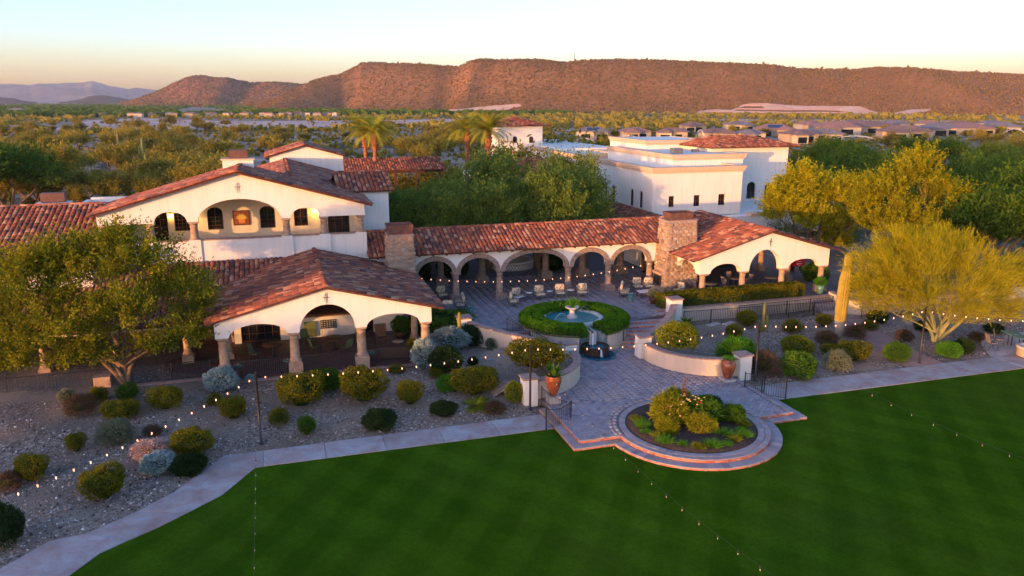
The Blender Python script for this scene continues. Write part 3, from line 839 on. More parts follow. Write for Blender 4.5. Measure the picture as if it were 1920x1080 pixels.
def shrub(px, py, wpx, hpx, kind, label, name=None, cat='shrub', z=None, group=None):
    """stand a shrub whose foot shows at (px, py); size from its pixel size at that distance"""
    g = on_ground(px, py) if z is None else atz(px, py, z)
    P = W(*g); dep = P.y * cP - (P.z - CAMH) * sP
    w = wpx * dep / FPX; h = hpx * dep / FPX / 0.93
    h = max(h - w * 0.17, w * 0.42)
    ms = SH[kind]; me = ms[int(rs.integers(0, len(ms)))]
    v = g[1] + w * 0.28
    gz = float(ground_h(g[0], v)) if z is None else z
    o = inst(name or 'shrub', me, None, W(g[0], v, gz - 0.03), (0, 0, float(rs.uniform(0, 6.28))), (w * 1.02, w * 0.98, h))
    return tag(o, label, cat, group)

# ================================================================ LAWN, WALK, PLAZA, PATIO
U0 = 17.95                       # axis of the forecourt
CC, RB, RI, RO = (U0, 29.95), 3.05, 3.62, 4.12
inner_px = [(420, 857), (375, 890), (330, 923), (257, 962), (205, 985), (160, 1003), (92, 1018)]
outer_px = [(477, 880), (445, 907), (417, 930), (353, 963), (293, 993), (235, 1018), (187, 1040)]
inn = [(27.3 + 33.0, 34.1), (27.3, 34.1), (11.9, 33.75), (-1.3, 33.5)] + [atz(x, y, 0)[:2] for x, y in inner_px] + [(-10.2, 26.0), (-10.4, 22.0), (-10.4, 10)]
out = [(27.3 + 33.0, 32.0), (27.3, 32.0), (11.9, 32.0), (-1.3, 31.95)] + [atz(x, y, 0)[:2] for x, y in outer_px] + [(-7.6, 25.2), (-7.7, 22.0), (-7.7, 10)]
lawn_poly = [(60.3, 32.0), (11.9, 32.0), (-1.3, 31.95)] + [p for p in out[4:]] + [(-7.7, -4), (60.3, -4)]
lawn = MB((20, 20, 0)).prism(lawn_poly, -0.12, 0.035).build('lawn', M['lawn'])
tag(lawn, 'mown dark green lawn in the foreground', None, None, 'structure')
rs2 = np.random.default_rng(55)

# walk in cast slabs
def resample(poly, step):
    out = [Vector((*poly[0], 0))]; acc = 0
    for a, b in zip(poly[:-1], poly[1:]):
        a = Vector((*a, 0)); b = Vector((*b, 0)); L = (b - a).length
        n = max(1, int(round(L / step)))
        for i in range(1, n + 1): out.append(a.lerp(b, i / n))
    return out
walk = bpy.data.objects.new('walkway', None); link(walk); walk.location = W(0, 0, 0); walk.rotation_euler = (0, 0, AX)
tag(walk, 'pale pinkish concrete walk along the lawn edge', None, None, 'structure')
def slab_quad(q, z0, z1, name='slab', mat=None, par=None):
    mb = MB(); mb.prism(q, z0, z1)
    o = mb.build(name, mat or M['walk'], par or walk); return o
def slabs(i0, i1, step, ztop=0.06):
    for (a, b, c, d) in [(inn[i], inn[i + 1], out[i + 1], out[i]) for i in range(i0, i1)]:
        A, B, C_, D = map(Vector, (a, b, c, d))
        n = max(1, int(round(((A - B).length + (C_ - D).length) / 2 / step)))
        for k in range(n):
            g = 0.011 / max((A - B).length, 0.1)
            s0, s1 = k / n + g, (k + 1) / n - g
            q = [A.lerp(B, s0), A.lerp(B, s1), D.lerp(C_, s1), D.lerp(C_, s0)]
            slab_quad([(p.x, p.y) for p in q], -0.1, ztop + float(rs2.uniform(-0.004, 0.004)))
inn_full, out_full = inn, out
inn = [(60.3, 34.1), (24.05, 34.0)]; out = [(60.3, 32.0), (24.05, 32.0)]; slabs(0, 1, 2.45)
inn = [(11.85, 33.75), (-1.3, 33.5)]; out = [(11.85, 32.0), (-1.3, 31.95)]; slabs(0, 1, 2.45)
# curve: merge pairs of survey points into slabs
ci = [(-1.3, 33.5)] + inn_full[4:]; co = [(-1.3, 31.95)] + out_full[4:]
for i in range(0, len(ci) - 1, 2):
    j = min(i + 2, len(ci) - 1); m_ = min(i + 1, j)
    q = [ci[i], ci[m_], ci[j], co[j], co[m_], co[i]] if m_ != j else [ci[i], ci[j], co[j], co[i]]
    slab_quad(q, -0.1, 0.06 + 0.002 * (i % 4))
# side path and little terrace at the right
def surf(name, label, polypx, mat, h_=0.035):
    A_, B_ = polypx                                # two edges, both run from far to near
    ea = [on_ground(*p)[:2] for p in A_]; eb = [on_ground(*p)[:2] for p in B_]
    def res(e, k):
        out = []
        for i in range(k + 1):
            s = i / k * (len(e) - 1); j = min(int(s), len(e) - 2); f = s - j; out.append((e[j][0] * (1 - f) + e[j + 1][0] * f, e[j][1] * (1 - f) + e[j + 1][1] * f))
        return out
    ra, rb_ = res(ea, 24), res(eb, 24); m = MB()
    for k in range(24):
        for h in range(4):
            q = []
            for (kk, hh) in ((k, h), (k + 1, h), (k + 1, h + 1), (k, h + 1)):
                t = hh / 4; a = ra[kk][0] * (1 - t) + rb_[kk][0] * t; b = ra[kk][1] * (1 - t) + rb_[kk][1] * t; q.append((a, b, float(ground_h(a, b)) + h_))
            m.add(q, [(0, 1, 2, 3)])
    o = m.build(name, mat); o.location = (0, 0, 0)
    return tag(o, label, None, None, 'structure')
M['pathpink'] = mk('pink_path_concrete', (0.26, 0.16, 0.13), (0.36, 0.24, 0.20), 0.8, 0.85, 0.3, 20, 0.01)
surf('garden_path', 'pinkish garden path running back between the gravel beds', ([(1578, 600), (1600, 622), (1640, 650), (1690, 684), (1728, 706)], [(1612, 598), (1640, 615), (1690, 645), (1745, 672), (1808, 694)]), M['pathpink'])
M['flag'] = mk('pale_terrace_concrete', (0.30, 0.28, 0.27), (0.42, 0.40, 0.385), 0.7, 0.75, 0.3, 20, 0.01)
surf('side_terrace', 'pale concrete terrace with chairs at the right edge', ([(1838, 636), (1842, 650), (1852, 664), (1866, 678), (1870, 692)], [(2020, 606), (2060, 622), (2090, 640), (2100, 655), (2110, 665)]), M['flag'])

# plaza body: outer tread (z .15) and floor (z .30)
def arc(cx, cy, r, a0, a1, n):
    return [(cx + r * math.cos(R(a0 + (a1 - a0) * i / n)), cy + r * math.sin(R(a0 + (a1 - a0) * i / n))) for i in range(n + 1)]
outer_poly = [(11.9, 32.02), (11.9, 29.45), (CC[0] - 4.09, 29.45)] + arc(*CC, RO, 187, 353, 44) + [(CC[0] + 4.09, 29.45), (24.05, 29.45), (24.05, 34.3), (11.9, 34.3)]
inner_front = [(12.33, 29.88), (CC[0] - RI + 0.01, 29.88)] + arc(*CC, RI, 181.5, 358.5, 44) + [(CC[0] + RI - 0.01, 29.88), (23.57, 29.88)]
WR = (24.15, 39.2, 3.85)         # right retaining curve; the left one mirrors it
wallR = arc(WR[0], WR[1], WR[2], 270, 180, 14)        # from the low pillar round to the stair pillar
wallL = [(2 * U0 - a, b) for a, b in wallR]
floor_poly = inner_front + [(23.57, 34.9)] + wallR + [(20.6, 42.0), (18, 44.4), (15.3, 42.0)] + wallL[::-1] + [(12.33, 34.9)]
tread = MB().prism(outer_poly, -0.05, 0.15).build('plaza_step', [M['cantera_grey']]); tread.location = (0, 0, 0)
tag(tread, 'lower paved step round the front of the plaza', None, None, 'structure')
plaza = MB().prism(floor_poly, 0.0, PLAZA_Z - 0.035).build('plaza_floor', [M['joint']]); plaza.location = (0, 0, 0)
tag(plaza, 'paved forecourt with dark joints', None, None, 'structure')

def pip(x, y, poly):
    ins = False; n = len(poly); j = n - 1
    for i in range(n):
        if ((poly[i][1] > y) != (poly[j][1] > y)) and (x < (poly[j][0] - poly[i][0]) * (y - poly[i][1]) / (poly[j][1] - poly[i][1]) + poly[i][0]):
            ins = not ins
        j = i
    return ins
def clipconv(poly, nx_, ny_, d):
    out = []
    for i in range(len(poly)):
        a, b = poly[i], poly[(i + 1) % len(poly)]
        fa, fb = a[0] * nx_ + a[1] * ny_ - d, b[0] * nx_ + b[1] * ny_ - d
        if fa <= 0: out.append(a)
        if (fa < 0) != (fb < 0) and abs(fa - fb) > 1e-9:
            t = fa / (fa - fb); out.append((a[0] + (b[0] - a[0]) * t, a[1] + (b[1] - a[1]) * t))
    return out
def bevel_box_mesh(name, lx, ly, h, mat, bev=0.008):
    mb = MB(); x, y = lx / 2, ly / 2
    vs = [(-x, -y, -h), (x, -y, -h), (x, y, -h), (-x, y, -h), (-x, -y, -bev), (x, -y, -bev), (x, y, -bev), (-x, y, -bev),
          (-x + bev, -y + bev, 0), (x - bev, -y + bev, 0), (x - bev, y - bev, 0), (-x + bev, y - bev, 0)]
    fs = [(8, 9, 10, 11)] + [(i, (i + 1) % 4, 4 + (i + 1) % 4, 4 + i) for i in range(4)] + [(4 + i, 4 + (i + 1) % 4, 8 + (i + 1) % 4, 8 + i) for i in range(4)]
    mb.add(vs, fs); return mb.mesh(name, mat)
PL, PW = 0.40, 0.20
pv_mesh = bevel_box_mesh('paver', PL - 0.009, PW - 0.009, 0.06, M['paver_o'])
def herring(poly, ang, z):
    """herringbone positions inside poly"""
    xs = [p[0] for p in poly]; ys = [p[1] for p in poly]; cx, cy = (min(xs) + max(xs)) / 2, (min(ys) + max(ys)) / 2
    rad = math.hypot(max(xs) - min(xs), max(ys) - min(ys)) / 2 + 1
    n = int(rad / PW) + 4; res = []
    ca, sa = math.cos(ang), math.sin(ang)
    for i in range(-n, n):
        for j in range(-n, n):
            k = (i - j) % 4
            if k == 0: x, y, r_ = (i + 1.0) * PW, (j + 0.5) * PW, 0
            elif k == 2 + 0: x, y, r_ = (i + 0.5) * PW, (j + 1.0) * PW, 1
            else: continue
            if abs(x) > rad or abs(y) > rad: continue
            X_, Y_ = cx + x * ca - y * sa, cy + x * sa + y * ca
            if pip(X_, Y_, poly): res.append((X_, Y_, ang + (math.pi / 2 if r_ else 0)))
    return res
# herringbone: horizontal brick covers cells (i,j),(i+1,j); vertical (i,j),(i,j+1)
def herring2(poly, ang, margin_fn):
    xs = [p[0] for p in poly]; ys = [p[1] for p in poly]; cx, cy = (min(xs) + max(xs)) / 2, (min(ys) + max(ys)) / 2
    rad = math.hypot(max(xs) - min(xs), max(ys) - min(ys)) / 2 + 1
    n = int(rad / PW) + 4; res = []; ca, sa = math.cos(ang), math.sin(ang)
    for i in range(-n, n):
        for j in range(-n, n):
            k = (i + j) % 4; k2 = (i - j) % 4
            if k2 == 0: x, y, r_ = (i + 1.0) * PW, (j + 0.5) * PW, 0.0
            elif k2 == 3: x, y, r_ = (i + 0.5) * PW, (j + 1.0) * PW, math.pi / 2
            else: continue
            X_, Y_ = cx + x * ca - y * sa, cy + x * sa + y * ca
            if pip(X_, Y_, poly) and margin_fn(X_, Y_): res.append((X_, Y_, ang + r_))
    return res
FC, FR = (17.75, 44.45), 3.34    # raised fountain
def plaza_ok(x, y):
    return math.hypot(x - CC[0], y - CC[1]) > RB + 0.66 and 12.55 < x < 23.35 and y > 30.15 and math.hypot(x - FC[0], y - FC[1]) > FR + 0.15 and math.hypot(x - 17.85, y - 40.75) > 1.02 and (y < 35 or (math.hypot(x - WR[0], y - WR[1]) > WR[2] + 0.15 and math.hypot(2 * U0 - x - WR[0], y - WR[1]) > WR[2] + 0.15))
pv = herring2(floor_poly, R(45), plaza_ok)
pv.sort(key=lambda p: p[1])
pavset = bpy.data.objects.new('plaza_paving', None); link(pavset); pavset.location = (0, 0, 0); pavset.rotation_euler = (0, 0, AX)
tag(pavset, 'purple brown clay pavers laid herringbone over the forecourt', None, None, 'structure')
N_SINGLE = 240
for (x, y, a) in pv[:N_SINGLE]:
    inst('paver', pv_mesh, pavset, (x, y, PLAZA_Z + float(rs2.uniform(-0.004, 0.004))), (0, 0, a))
def bricks_mesh(lst, z, name, mat, lx=PL - 0.009, ly=PW - 0.009, jit=0.004, h=0.05):
    A = np.array(lst); n = len(A); zz = z + rs2.uniform(-jit, jit, n)
    c, s = np.cos(A[:, 2]), np.sin(A[:, 2]); b = 0.008
    def ring(x, y, dz):
        return [np.stack([A[:, 0] + sx * x * c - sy * y * s, A[:, 1] + sx * x * s + sy * y * c, zz + dz], -1) for sx, sy in ((-1, -1), (1, -1), (1, 1), (-1, 1))]
    x, y = lx / 2, ly / 2
    V = np.stack(ring(x, y, -h) + ring(x - b, y - b, 0.0), 1)          # N,8,3
    me = bpy.data.meshes.new(name)
    F = np.array([(4, 5, 6, 7), (0, 1, 5, 4), (1, 2, 6, 5), (2, 3, 7, 6), (3, 0, 4, 7)])
    FF = (F[None] + np.arange(n)[:, None, None] * 8).reshape(-1)
    me.vertices.add(n * 8); me.vertices.foreach_set('co', V.reshape(-1).astype(np.float32))
    me.loops.add(len(FF)); me.loops.foreach_set('vertex_index', FF.astype(np.int32))
    me.polygons.add(n * 5); me.polygons.foreach_set('loop_start', np.arange(0, len(FF), 4, dtype=np.int32))
    me.materials.append(mat); me.update(calc_edges=True)
    return me
o = inst('paver_field', bricks_mesh(pv[N_SINGLE:], PLAZA_Z, 'paver_field', M['paver_i']), pavset); o['kind'] = 'stuff'
# ring of radial pavers round the bed, soldier courses at the step edges
def ring_blocks(c, r0, r1, a0, a1, n, z, name, parent, mat, h=0.05, gap=0.012, single=True):
    for i in range(n):
        s0 = R(a0 + (a1 - a0) * i / n) + gap / (2 * r0); s1 = R(a0 + (a1 - a0) * (i + 1) / n) - gap / (2 * r0)
        q = [(c[0] + r0 * math.cos(s0), c[1] + r0 * math.sin(s0)), (c[0] + r1 * math.cos(s0), c[1] + r1 * math.sin(s0)), (c[0] + r1 * math.cos(s1), c[1] + r1 * math.sin(s1)), (c[0] + r0 * math.cos(s1), c[1] + r0 * math.sin(s1))]
        mb = MB(); mb.prism(q, z - h, z + float(rs2.uniform(-0.003, 0.003))); mb.build(name, mat, parent)
ring_blocks(CC, RB + 0.01, RB + 0.30, 0, 360, 60, PLAZA_Z + 0.012, 'edge_stone', pavset, M['paver_o'])
ring_blocks(CC, RB + 0.32, RI - 0.0, 181.5, 358.5, 38, PLAZA_Z + 0.003, 'edge_stone', pavset, M['paver_o'])
mb = MB()
ring_lst = []
for r_ in (RB + 0.50, RB + 0.70):
    n = int(round(math.pi * r_ / 0.385))
    for i in range(n):
        a = math.pi * (i + 0.5) / n; ring_lst.append((CC[0] + r_ * math.cos(a), CC[1] + r_ * math.sin(a), a + math.pi / 2))
o = inst('ring_paver', bricks_mesh(ring_lst, PLAZA_Z + 0.012, 'ring_paver', M['paver_i'], 0.37, 0.185), pavset); o['kind'] = 'stuff'
# outer tread blocks
ring_blocks(CC, RI + 0.02, RO + 0.015, 187, 353, 34, 0.155, 'tread_stone', tread, M['paver_o'], 0.06)
def edge_run(a, b, wd, n, z, par, nm='tread_stone', side=1):
    A = Vector(a); B = Vector(b); d = (B - A).normalized(); nn = Vector((-d.y, d.x)) * wd * side
    for i in range(n):
        g = 0.006
        p, q = A.lerp(B, i / n) + d * g, A.lerp(B, (i + 1) / n) - d * g
        pl = [(p.x, p.y), (q.x, q.y), (q.x + nn.x, q.y + nn.y), (p.x + nn.x, p.y + nn.y)]
        if side < 0: pl = pl[::-1]
        MB().prism(pl, z - 0.055, z + float(rs2.uniform(-0.003, 0.003))).build(nm, M['paver_o'], par)
edge_run((11.88, 29.43), (13.83, 29.43), 0.43, 5, 0.155, tread); edge_run((22.07, 29.43), (24.07, 29.43), 0.43, 5, 0.155, tread)
edge_run((11.88, 32.0), (11.88, 29.88), 0.43, 5, 0.156, tread); edge_run((24.07, 29.88), (24.07, 32.0), 0.43, 5, 0.156, tread)
edge_run((12.31, 29.86), (14.3, 29.86), 0.28, 10, PLAZA_Z + 0.004, pavset, 'edge_stone'); edge_run((21.6, 29.86), (23.59, 29.86), 0.28, 10, PLAZA_Z + 0.004, pavset, 'edge_stone')
edge_run((12.31, 34.8), (12.31, 30.15), 0.22, 22, PLAZA_Z + 0.004, pavset, 'edge_stone'); edge_run((23.59, 30.15), (23.59, 34.8), 0.22, 22, PLAZA_Z + 0.004, pavset, 'edge_stone')
# red riser faces with small painted tiles
ris = MB(); dec = MB()
def riser(pts, z0, z1, out=0.012):
    L = 0
    for a, b in zip(pts[:-1], pts[1:]):
        A = Vector(a); B = Vector(b); d = (B - A); l = d.length; d.normalize(); n_ = Vector((d.y, -d.x)) * out
        ris.add([(A.x + n_.x, A.y + n_.y, z0), (B.x + n_.x, B.y + n_.y, z0), (B.x + n_.x, B.y + n_.y, z1), (A.x + n_.x, A.y + n_.y, z1), (A.x, A.y, z0), (B.x, B.y, z0), (B.x, B.y, z1), (A.x, A.y, z1)], [(0, 1, 2, 3), (3, 2, 6, 7), (1, 5, 6, 2), (0, 3, 7, 4)])
        t = (1.0 - L % 1.0)
        while t < l:
            p = A + d * t; n2 = n_ * 1.6
            dec.add([(p.x + n2.x - d.x * .06, p.y + n2.y - d.y * .06, z0 + .02), (p.x + n2.x + d.x * .06, p.y + n2.y + d.y * .06, z0 + .02), (p.x + n2.x + d.x * .06, p.y + n2.y + d.y * .06, z1 - .02), (p.x + n2.x - d.x * .06, p.y + n2.y - d.y * .06, z1 - .02),
                     (p.x + n_.x - d.x * .06, p.y + n_.y - d.y * .06, z0 + .02), (p.x + n_.x + d.x * .06, p.y + n_.y + d.y * .06, z0 + .02), (p.x + n_.x + d.x * .06, p.y + n_.y + d.y * .06, z1 - .02), (p.x + n_.x - d.x * .06, p.y + n_.y - d.y * .06, z1 - .02)],
                    [(0, 1, 2, 3), (3, 2, 6, 7), (0, 3, 7, 4), (1, 5, 6, 2)])
            t += 1.0
        L += l
riser([(12.33, 33.0)] + inner_front + [(23.57, 33.0)], 0.155, PLAZA_Z - 0.055)
riser([(11.9, 32.0)] + outer_poly[1:-2], 0.0, 0.098)
ris.build('riser', M['riser'], tread); dec.build('painted_tile', M['deco'], tread)['kind'] = 'stuff'

# planting bed of the plaza
bed = MB().lathe([(RB, PLAZA_Z - 0.05), (RB - 0.02, PLAZA_Z + 0.0), (2.2, PLAZA_Z + 0.06), (1.0, PLAZA_Z + 0.12), (0.0001, PLAZA_Z + 0.14)], CC[0], CC[1], 0, 40).build('flower_bed_soil', M['soil'])
bed.location = (0, 0, 0); tag(bed, 'dark mulch of the round plaza bed', None, None, 'structure')

# patio terrace
patio_poly = [(9.3, 44.8), (11.0, 44.8)] + [(12.7, 43.0)] + [(13.9, 44.0)] + [(14.15, 44.3)] + arc(FC[0], FC[1], FR - 0.1, 182, -2, 24)[0:] + [(21.9, 43.9), (22.9, 43.3), (24.9, 45.0), (41.5, 45.9), (41.5, 75), (-4, 75), (-4, 52.3), (9.3, 52.3)]
patio_poly = [(8.2, 44.9), (10.9, 44.9), (13.9, 44.35)] + arc(FC[0], FC[1], FR + 0.02, 181, -1, 30) + [(21.7, 44.2), (24.9, 45.05), (25.3, 46.0), (41.5, 46.0), (41.5, 78), (2, 78), (2, 53.2), (8.2, 53.2)]
def ccw(p):
    a = sum(p[i][0] * p[(i + 1) % len(p)][1] - p[(i + 1) % len(p)][0] * p[i][1] for i in range(len(p)))
    return p if a > 0 else p[::-1]
patio = MB().prism(ccw(patio_poly), -0.2, PATIO_Z - 0.03).build('patio_floor', M['joint']); patio.location = (0, 0, 0)
tag(patio, 'raised paved patio between arcade and fountain', None, None, 'structure')
pp = herring2([(8.4, 44.9), (25, 44.9), (30, 47.4), (30, 58.8), (8.4, 58.8)], R(45), lambda x, y: math.hypot(x - FC[0], y - FC[1]) > FR + 0.12 and pip(x, y, patio_poly) and not (x > 25.5 and y < 47.2))
o = inst('patio_paving', bricks_mesh(pp, PATIO_Z, 'patio_paving', M['paver_i']), None, (0, 0, 0), (0, 0, AX)); tag(o, 'purple grey clay pavers of the raised patio', None, None, 'stuff')
pz = MB().prism([(-3.9, 41.0), (8.3, 41.0), (8.3, 53), (-3.9, 53)], -0.1, 0.66).build('pavilion_floor', mk('brown_floor_tile', (0.10, 0.055, 0.045), (0.16, 0.10, 0.085), 2.0, 0.6, 0.2, 12, 0.01))
pz.location = (0, 0, 0); tag(pz, 'dark tiled floor of the left pavilion', None, None, 'structure')

# ---- stairs either side of the fountain
outR = [(20.55, 40.35), (21.9, 41.2), (23.6, 42.9), (25.0, 44.75)]      # foot of outer wall, from low pillar up
def lerp_poly(pts, s):
    d = [0]
    for a, b in zip(pts[:-1], pts[1:]): d.append(d[-1] + math.dist(a, b))
    t = s * d[-1]
    for i in range(len(pts) - 1):
        if t <= d[i + 1] + 1e-9:
            k = (t - d[i]) / (d[i + 1] - d[i]); return (pts[i][0] + (pts[i + 1][0] - pts[i][0]) * k, pts[i][1] + (pts[i + 1][1] - pts[i][1]) * k)
    return pts[-1]
def mir(p): return (2 * U0 - p[0], p[1])
M['steptread'] = pavermat('step_tread', 'object')
def stair(mirror, label):
    t = thing('stairs', label, 'stairs', *(mir((21.0, 42.0)) if mirror else (21.0, 42.0)), PLAZA_Z)
    f = (lambda p: mir(p)) if mirror else (lambda p: p)
    fo = t.location; o_uv = mir((21.0, 42.0)) if mirror else (21.0, 42.0)
    off = (o_uv[0], o_uv[1], PLAZA_Z)
    n = 7
    for i in range(n):
        z1 = PLAZA_Z + (PATIO_Z - PLAZA_Z) * (i + 1) / (n + 0.0) - 0.002
        s0 = i / n; s1 = (i + 1) / n
        a0 = R(-52 + 46 * s0); a1 = R(-52 + 46 * s1)
        fc = FC if not mirror else (FC[0], FC[1])
        cx = FC[0] if not mirror else 2 * U0 - FC[0]
        I0 = (cx + (FR - 0.1) * math.cos(a0), FC[1] + (FR - 0.1) * math.sin(a0)); I1 = (cx + (FR - 0.1) * math.cos(a1), FC[1] + (FR - 0.1) * math.sin(a1))
        O0 = lerp_poly(outR, 0.10 + 0.75 * s0); O1 = lerp_poly(outR, 0.10 + 0.75 * s1)
        q = [f(I0), f(O0), f(O1), f(I1)]
        q = ccw(q)
        MB(off).prism(q, 0.05, z1).build('step', [M['paver_o']], t)
        # red riser on the front edge with small tiles
        A_, B_ = f(I0), f(O0)
        mbr = MB(off); A2 = Vector(A_); B2 = Vector(B_); d = (B2 - A2); l = d.length; d.normalize(); nn = Vector((d.y, -d.x)) * (1 if not mirror else -1) * 0.014
        zb = z1 - 0.115
        mbr.prism(ccw([(A2.x, A2.y), (B2.x, B2.y), (B2.x + nn.x, B2.y + nn.y), (A2.x + nn.x, A2.y + nn.y)]), zb, z1 - 0.03); mbr.build('riser', M['riser'], t)
        k = max(2, int(l / 0.5)); md = MB(off)
        for j in range(k):
            p = A2 + d * l * (j + 0.5 + (0.25 if i % 2 else -0.1)) / k; w_ = d * 0.055; n3 = nn * 1.5
            md.prism(ccw([(p.x - w_.x + nn.x, p.y - w_.y + nn.y), (p.x + w_.x + nn.x, p.y + w_.y + nn.y), (p.x + w_.x + n3.x, p.y + w_.y + n3.y), (p.x - w_.x + n3.x, p.y - w_.y + n3.y)]), zb + 0.01, z1 - 0.04)
        md.build('painted_tile', M['deco'], t)['kind'] = 'stuff'
    return t
stair(False, 'red tiled stairs climbing right of the fountain to the patio')
stair(True, 'red tiled stairs behind the curved wall left of the fountain')

# ---- retaining walls with caps and pillars
def ribbon_wall(name, label, pts, th, zb, zt, mat, capm, cat='garden wall', capw=0.10, caph=0.07, closed=False):
    """wall along pts (top height may vary: zt list); separate cap stones"""
    n = len(pts); zt = zt if isinstance(zt, list) else [zt] * n; zb = zb if isinstance(zb, list) else [zb] * n
    t = thing(name, label, cat, pts[0][0], pts[0][1], zb[0]); off = (pts[0][0], pts[0][1], zb[0])
    def offs(e):
        L = []
        for i, p in enumerate(pts):
            a = Vector(pts[max(i - 1, 0)]); b = Vector(pts[min(i + 1, n - 1)]); d = (b - a).normalized(); L.append((p[0] - d.y * e, p[1] + d.x * e))
        return L
    A_, B_ = offs(th / 2), offs(-th / 2); mb = MB(off); vs = []; fs = []
    for i in range(n): vs += [(*A_[i], zb[i]), (*B_[i], zb[i]), (*B_[i], zt[i]), (*A_[i], zt[i])]
    for i in range(n - 1):
        for k in range(4): fs.append((i * 4 + k, i * 4 + (k + 1) % 4, (i + 1) * 4 + (k + 1) % 4, (i + 1) * 4 + k))
    fs += [(0, 1, 2, 3), tuple((n - 1) * 4 + k for k in (3, 2, 1, 0))]
    mb.add(vs, fs, 0); mb.build('wall', mat, t)
    A_, B_ = offs(th / 2 + capw / 2), offs(-th / 2 - capw / 2)
    for i in range(n - 1):
        def L_(p, q, s): return (p[0] + (q[0] - p[0]) * s, p[1] + (q[1] - p[1]) * s)
        g = 0.015; zz0, zz1 = zt[i], zt[i + 1]
        q = [L_(A_[i], A_[i + 1], g), L_(A_[i], A_[i + 1], 1 - g), L_(B_[i], B_[i + 1], 1 - g), L_(B_[i], B_[i + 1], g)]
        zs = [zz0 + (zz1 - zz0) * s for s in (g, 1 - g, 1 - g, g)]
        mc = MB(off); vs = [(a[0], a[1], z + 0.002) for a, z in zip(q, zs)] + [(a[0], a[1], z + caph) for a, z in zip(q, zs)]
        mc.add(vs, [(3, 2, 1, 0), (4, 5, 6, 7), (0, 1, 5, 4), (1, 2, 6, 5), (2, 3, 7, 6), (3, 0, 4, 7)]); mc.build('cap_stone', capm, t)
    return t
def pillar(label, u, v, zb, zt, w=0.72, d=0.72, rz=0.0, capm=None, mat=None):
    t = thing('pillar', label, 'pillar', u, v, zb, rz)
    MB().box(-w / 2, w / 2, -d / 2, d / 2, 0, zt - zb).build('shaft', mat or M['stucco'], t)
    MB().box(-w / 2 - .07, w / 2 + .07, -d / 2 - .07, d / 2 + .07, zt - zb + .002, zt - zb + 0.09).build('cap', capm or M['cap'], t)
    return t
zw = 1.22
ribbon_wall('retaining_wall', 'curved tan wall right of the plaza ending at the big glazed urn', wallR, 0.34, PLAZA_Z - 0.15, zw, M['stucco_tan'], M['cap'], 'retaining wall')
ribbon_wall('retaining_wall', 'curved tan wall left of the plaza behind the urn with spiky plant', wallL, 0.34, PLAZA_Z - 0.15, zw, M['stucco_tan'], M['cap'], 'retaining wall')
pillar('stucco pillar with stone cap at the foot of the right stairs', 20.32, 39.75, PLAZA_Z - .1, 1.55)
pillar('stucco pillar with stone cap at the foot of the left stairs', *mir((20.32, 39.75)), PLAZA_Z - .1, 1.55)
pillar('stucco pillar beside the lit urn right of the plaza', 24.2, 35.3, 0, 1.45)
pillar('stucco pillar behind the iron gate left of the plaza', *mir((24.2, 35.3)), 0, 1.45)
owl = [(20.62, 40.05), (21.4, 40.65), (22.2, 41.3), (23.0, 42.1), (23.8, 43.0), (24.5, 43.9), (25.0, 44.7)]
ribbon_wall('stair_wall', 'rising wall on the right of the red tiled stairs', owl, 0.34, PLAZA_Z - .1, [1.45, 1.5, 1.55, 1.62, 1.7, 1.78, 1.85], M['stucco_tan'], M['cap'], 'stair wall')
ribbon_wall('stair_wall', 'long rising wall on the left, sheltering the hidden stairs', [mir(p) for p in owl], 0.34, 0.2, [1.45, 1.5, 1.55, 1.62, 1.7, 1.78, 1.85], M['stucco_tan'], M['cap'], 'stair wall')
pillar('tall stucco pillar at the head of the right stairs by the iron fence', 25.25, 45.1, 0.1, 2.15, 0.8, 0.8)
pillar('tall stucco pillar at the head of the left stairs beside the pavilion hedge', *mir((25.25, 45.1)), 0.3, 2.05, 0.8, 0.8)
# beds held by the curved walls
def fill(name, label, poly, z, mat=None):
    o = MB().prism(ccw(poly), -0.1, z).build(name, mat or M['soil']); o.location = (0, 0, 0); return tag(o, label, None, None, 'structure')
bedR = wallR + [(21.4, 40.6), (23.6, 42.8), (24.9, 44.4), (24.9, 42.0), (24.6, 39.0), (24.4, 35.6)]
def bedtop(a, b):
    dR = WR[2] - math.hypot(a - WR[0], b - WR[1]); dL = WR[2] - math.hypot(2 * U0 - a - WR[0], b - WR[1]); d = dR if a > U0 else dL
    k = min(max((d - 0.5) / 2.6, 0), 1) if d > 0 else 0.0
    ue = a if a > U0 else 2 * U0 - a; k = max(k, min(max((ue - 24.2) / 1.6, 0), 1))
    return 1.02 * (1 - k) + (float(ground_h(a, b)) + .02) * k
def mound(name, label, poly, n=26):
    xs = [p[0] for p in poly]; ys = [p[1] for p in poly]; m = MB(); x0, x1, y0, y1 = min(xs), max(xs), min(ys), max(ys)
    for i in range(n):
        for j in range(n):
            q = [(x0 + (x1 - x0) * (i + a) / n, y0 + (y1 - y0) * (j + b) / n) for a, b in ((0, 0), (1, 0), (1, 1), (0, 1))]
            if all(pip(p[0], p[1], poly) for p in q): m.add([(p[0], p[1], bedtop(*p)) for p in q], [(0, 1, 2, 3)], 0, True)
    o = m.build(name, M['gravel']); o.location = (0, 0, 0); return tag(o, label, None, None, 'structure')
wide = arc(WR[0], WR[1], WR[2] + .1, 272, 172, 20)
mound('raised_bed_soil', 'gravel bed behind the curved right wall', wide + [(21.4, 40.7), (23.6, 42.9), (26.3, 42.6), (26.8, 38.5), (25.8, 36.3)])
mound('raised_bed_soil', 'gravel bed behind the curved left wall', [mir(p) for p in wide + [(21.4, 40.7), (23.0, 42.2), (26.0, 41.6), (26.8, 38.5), (25.8, 36.3)]])

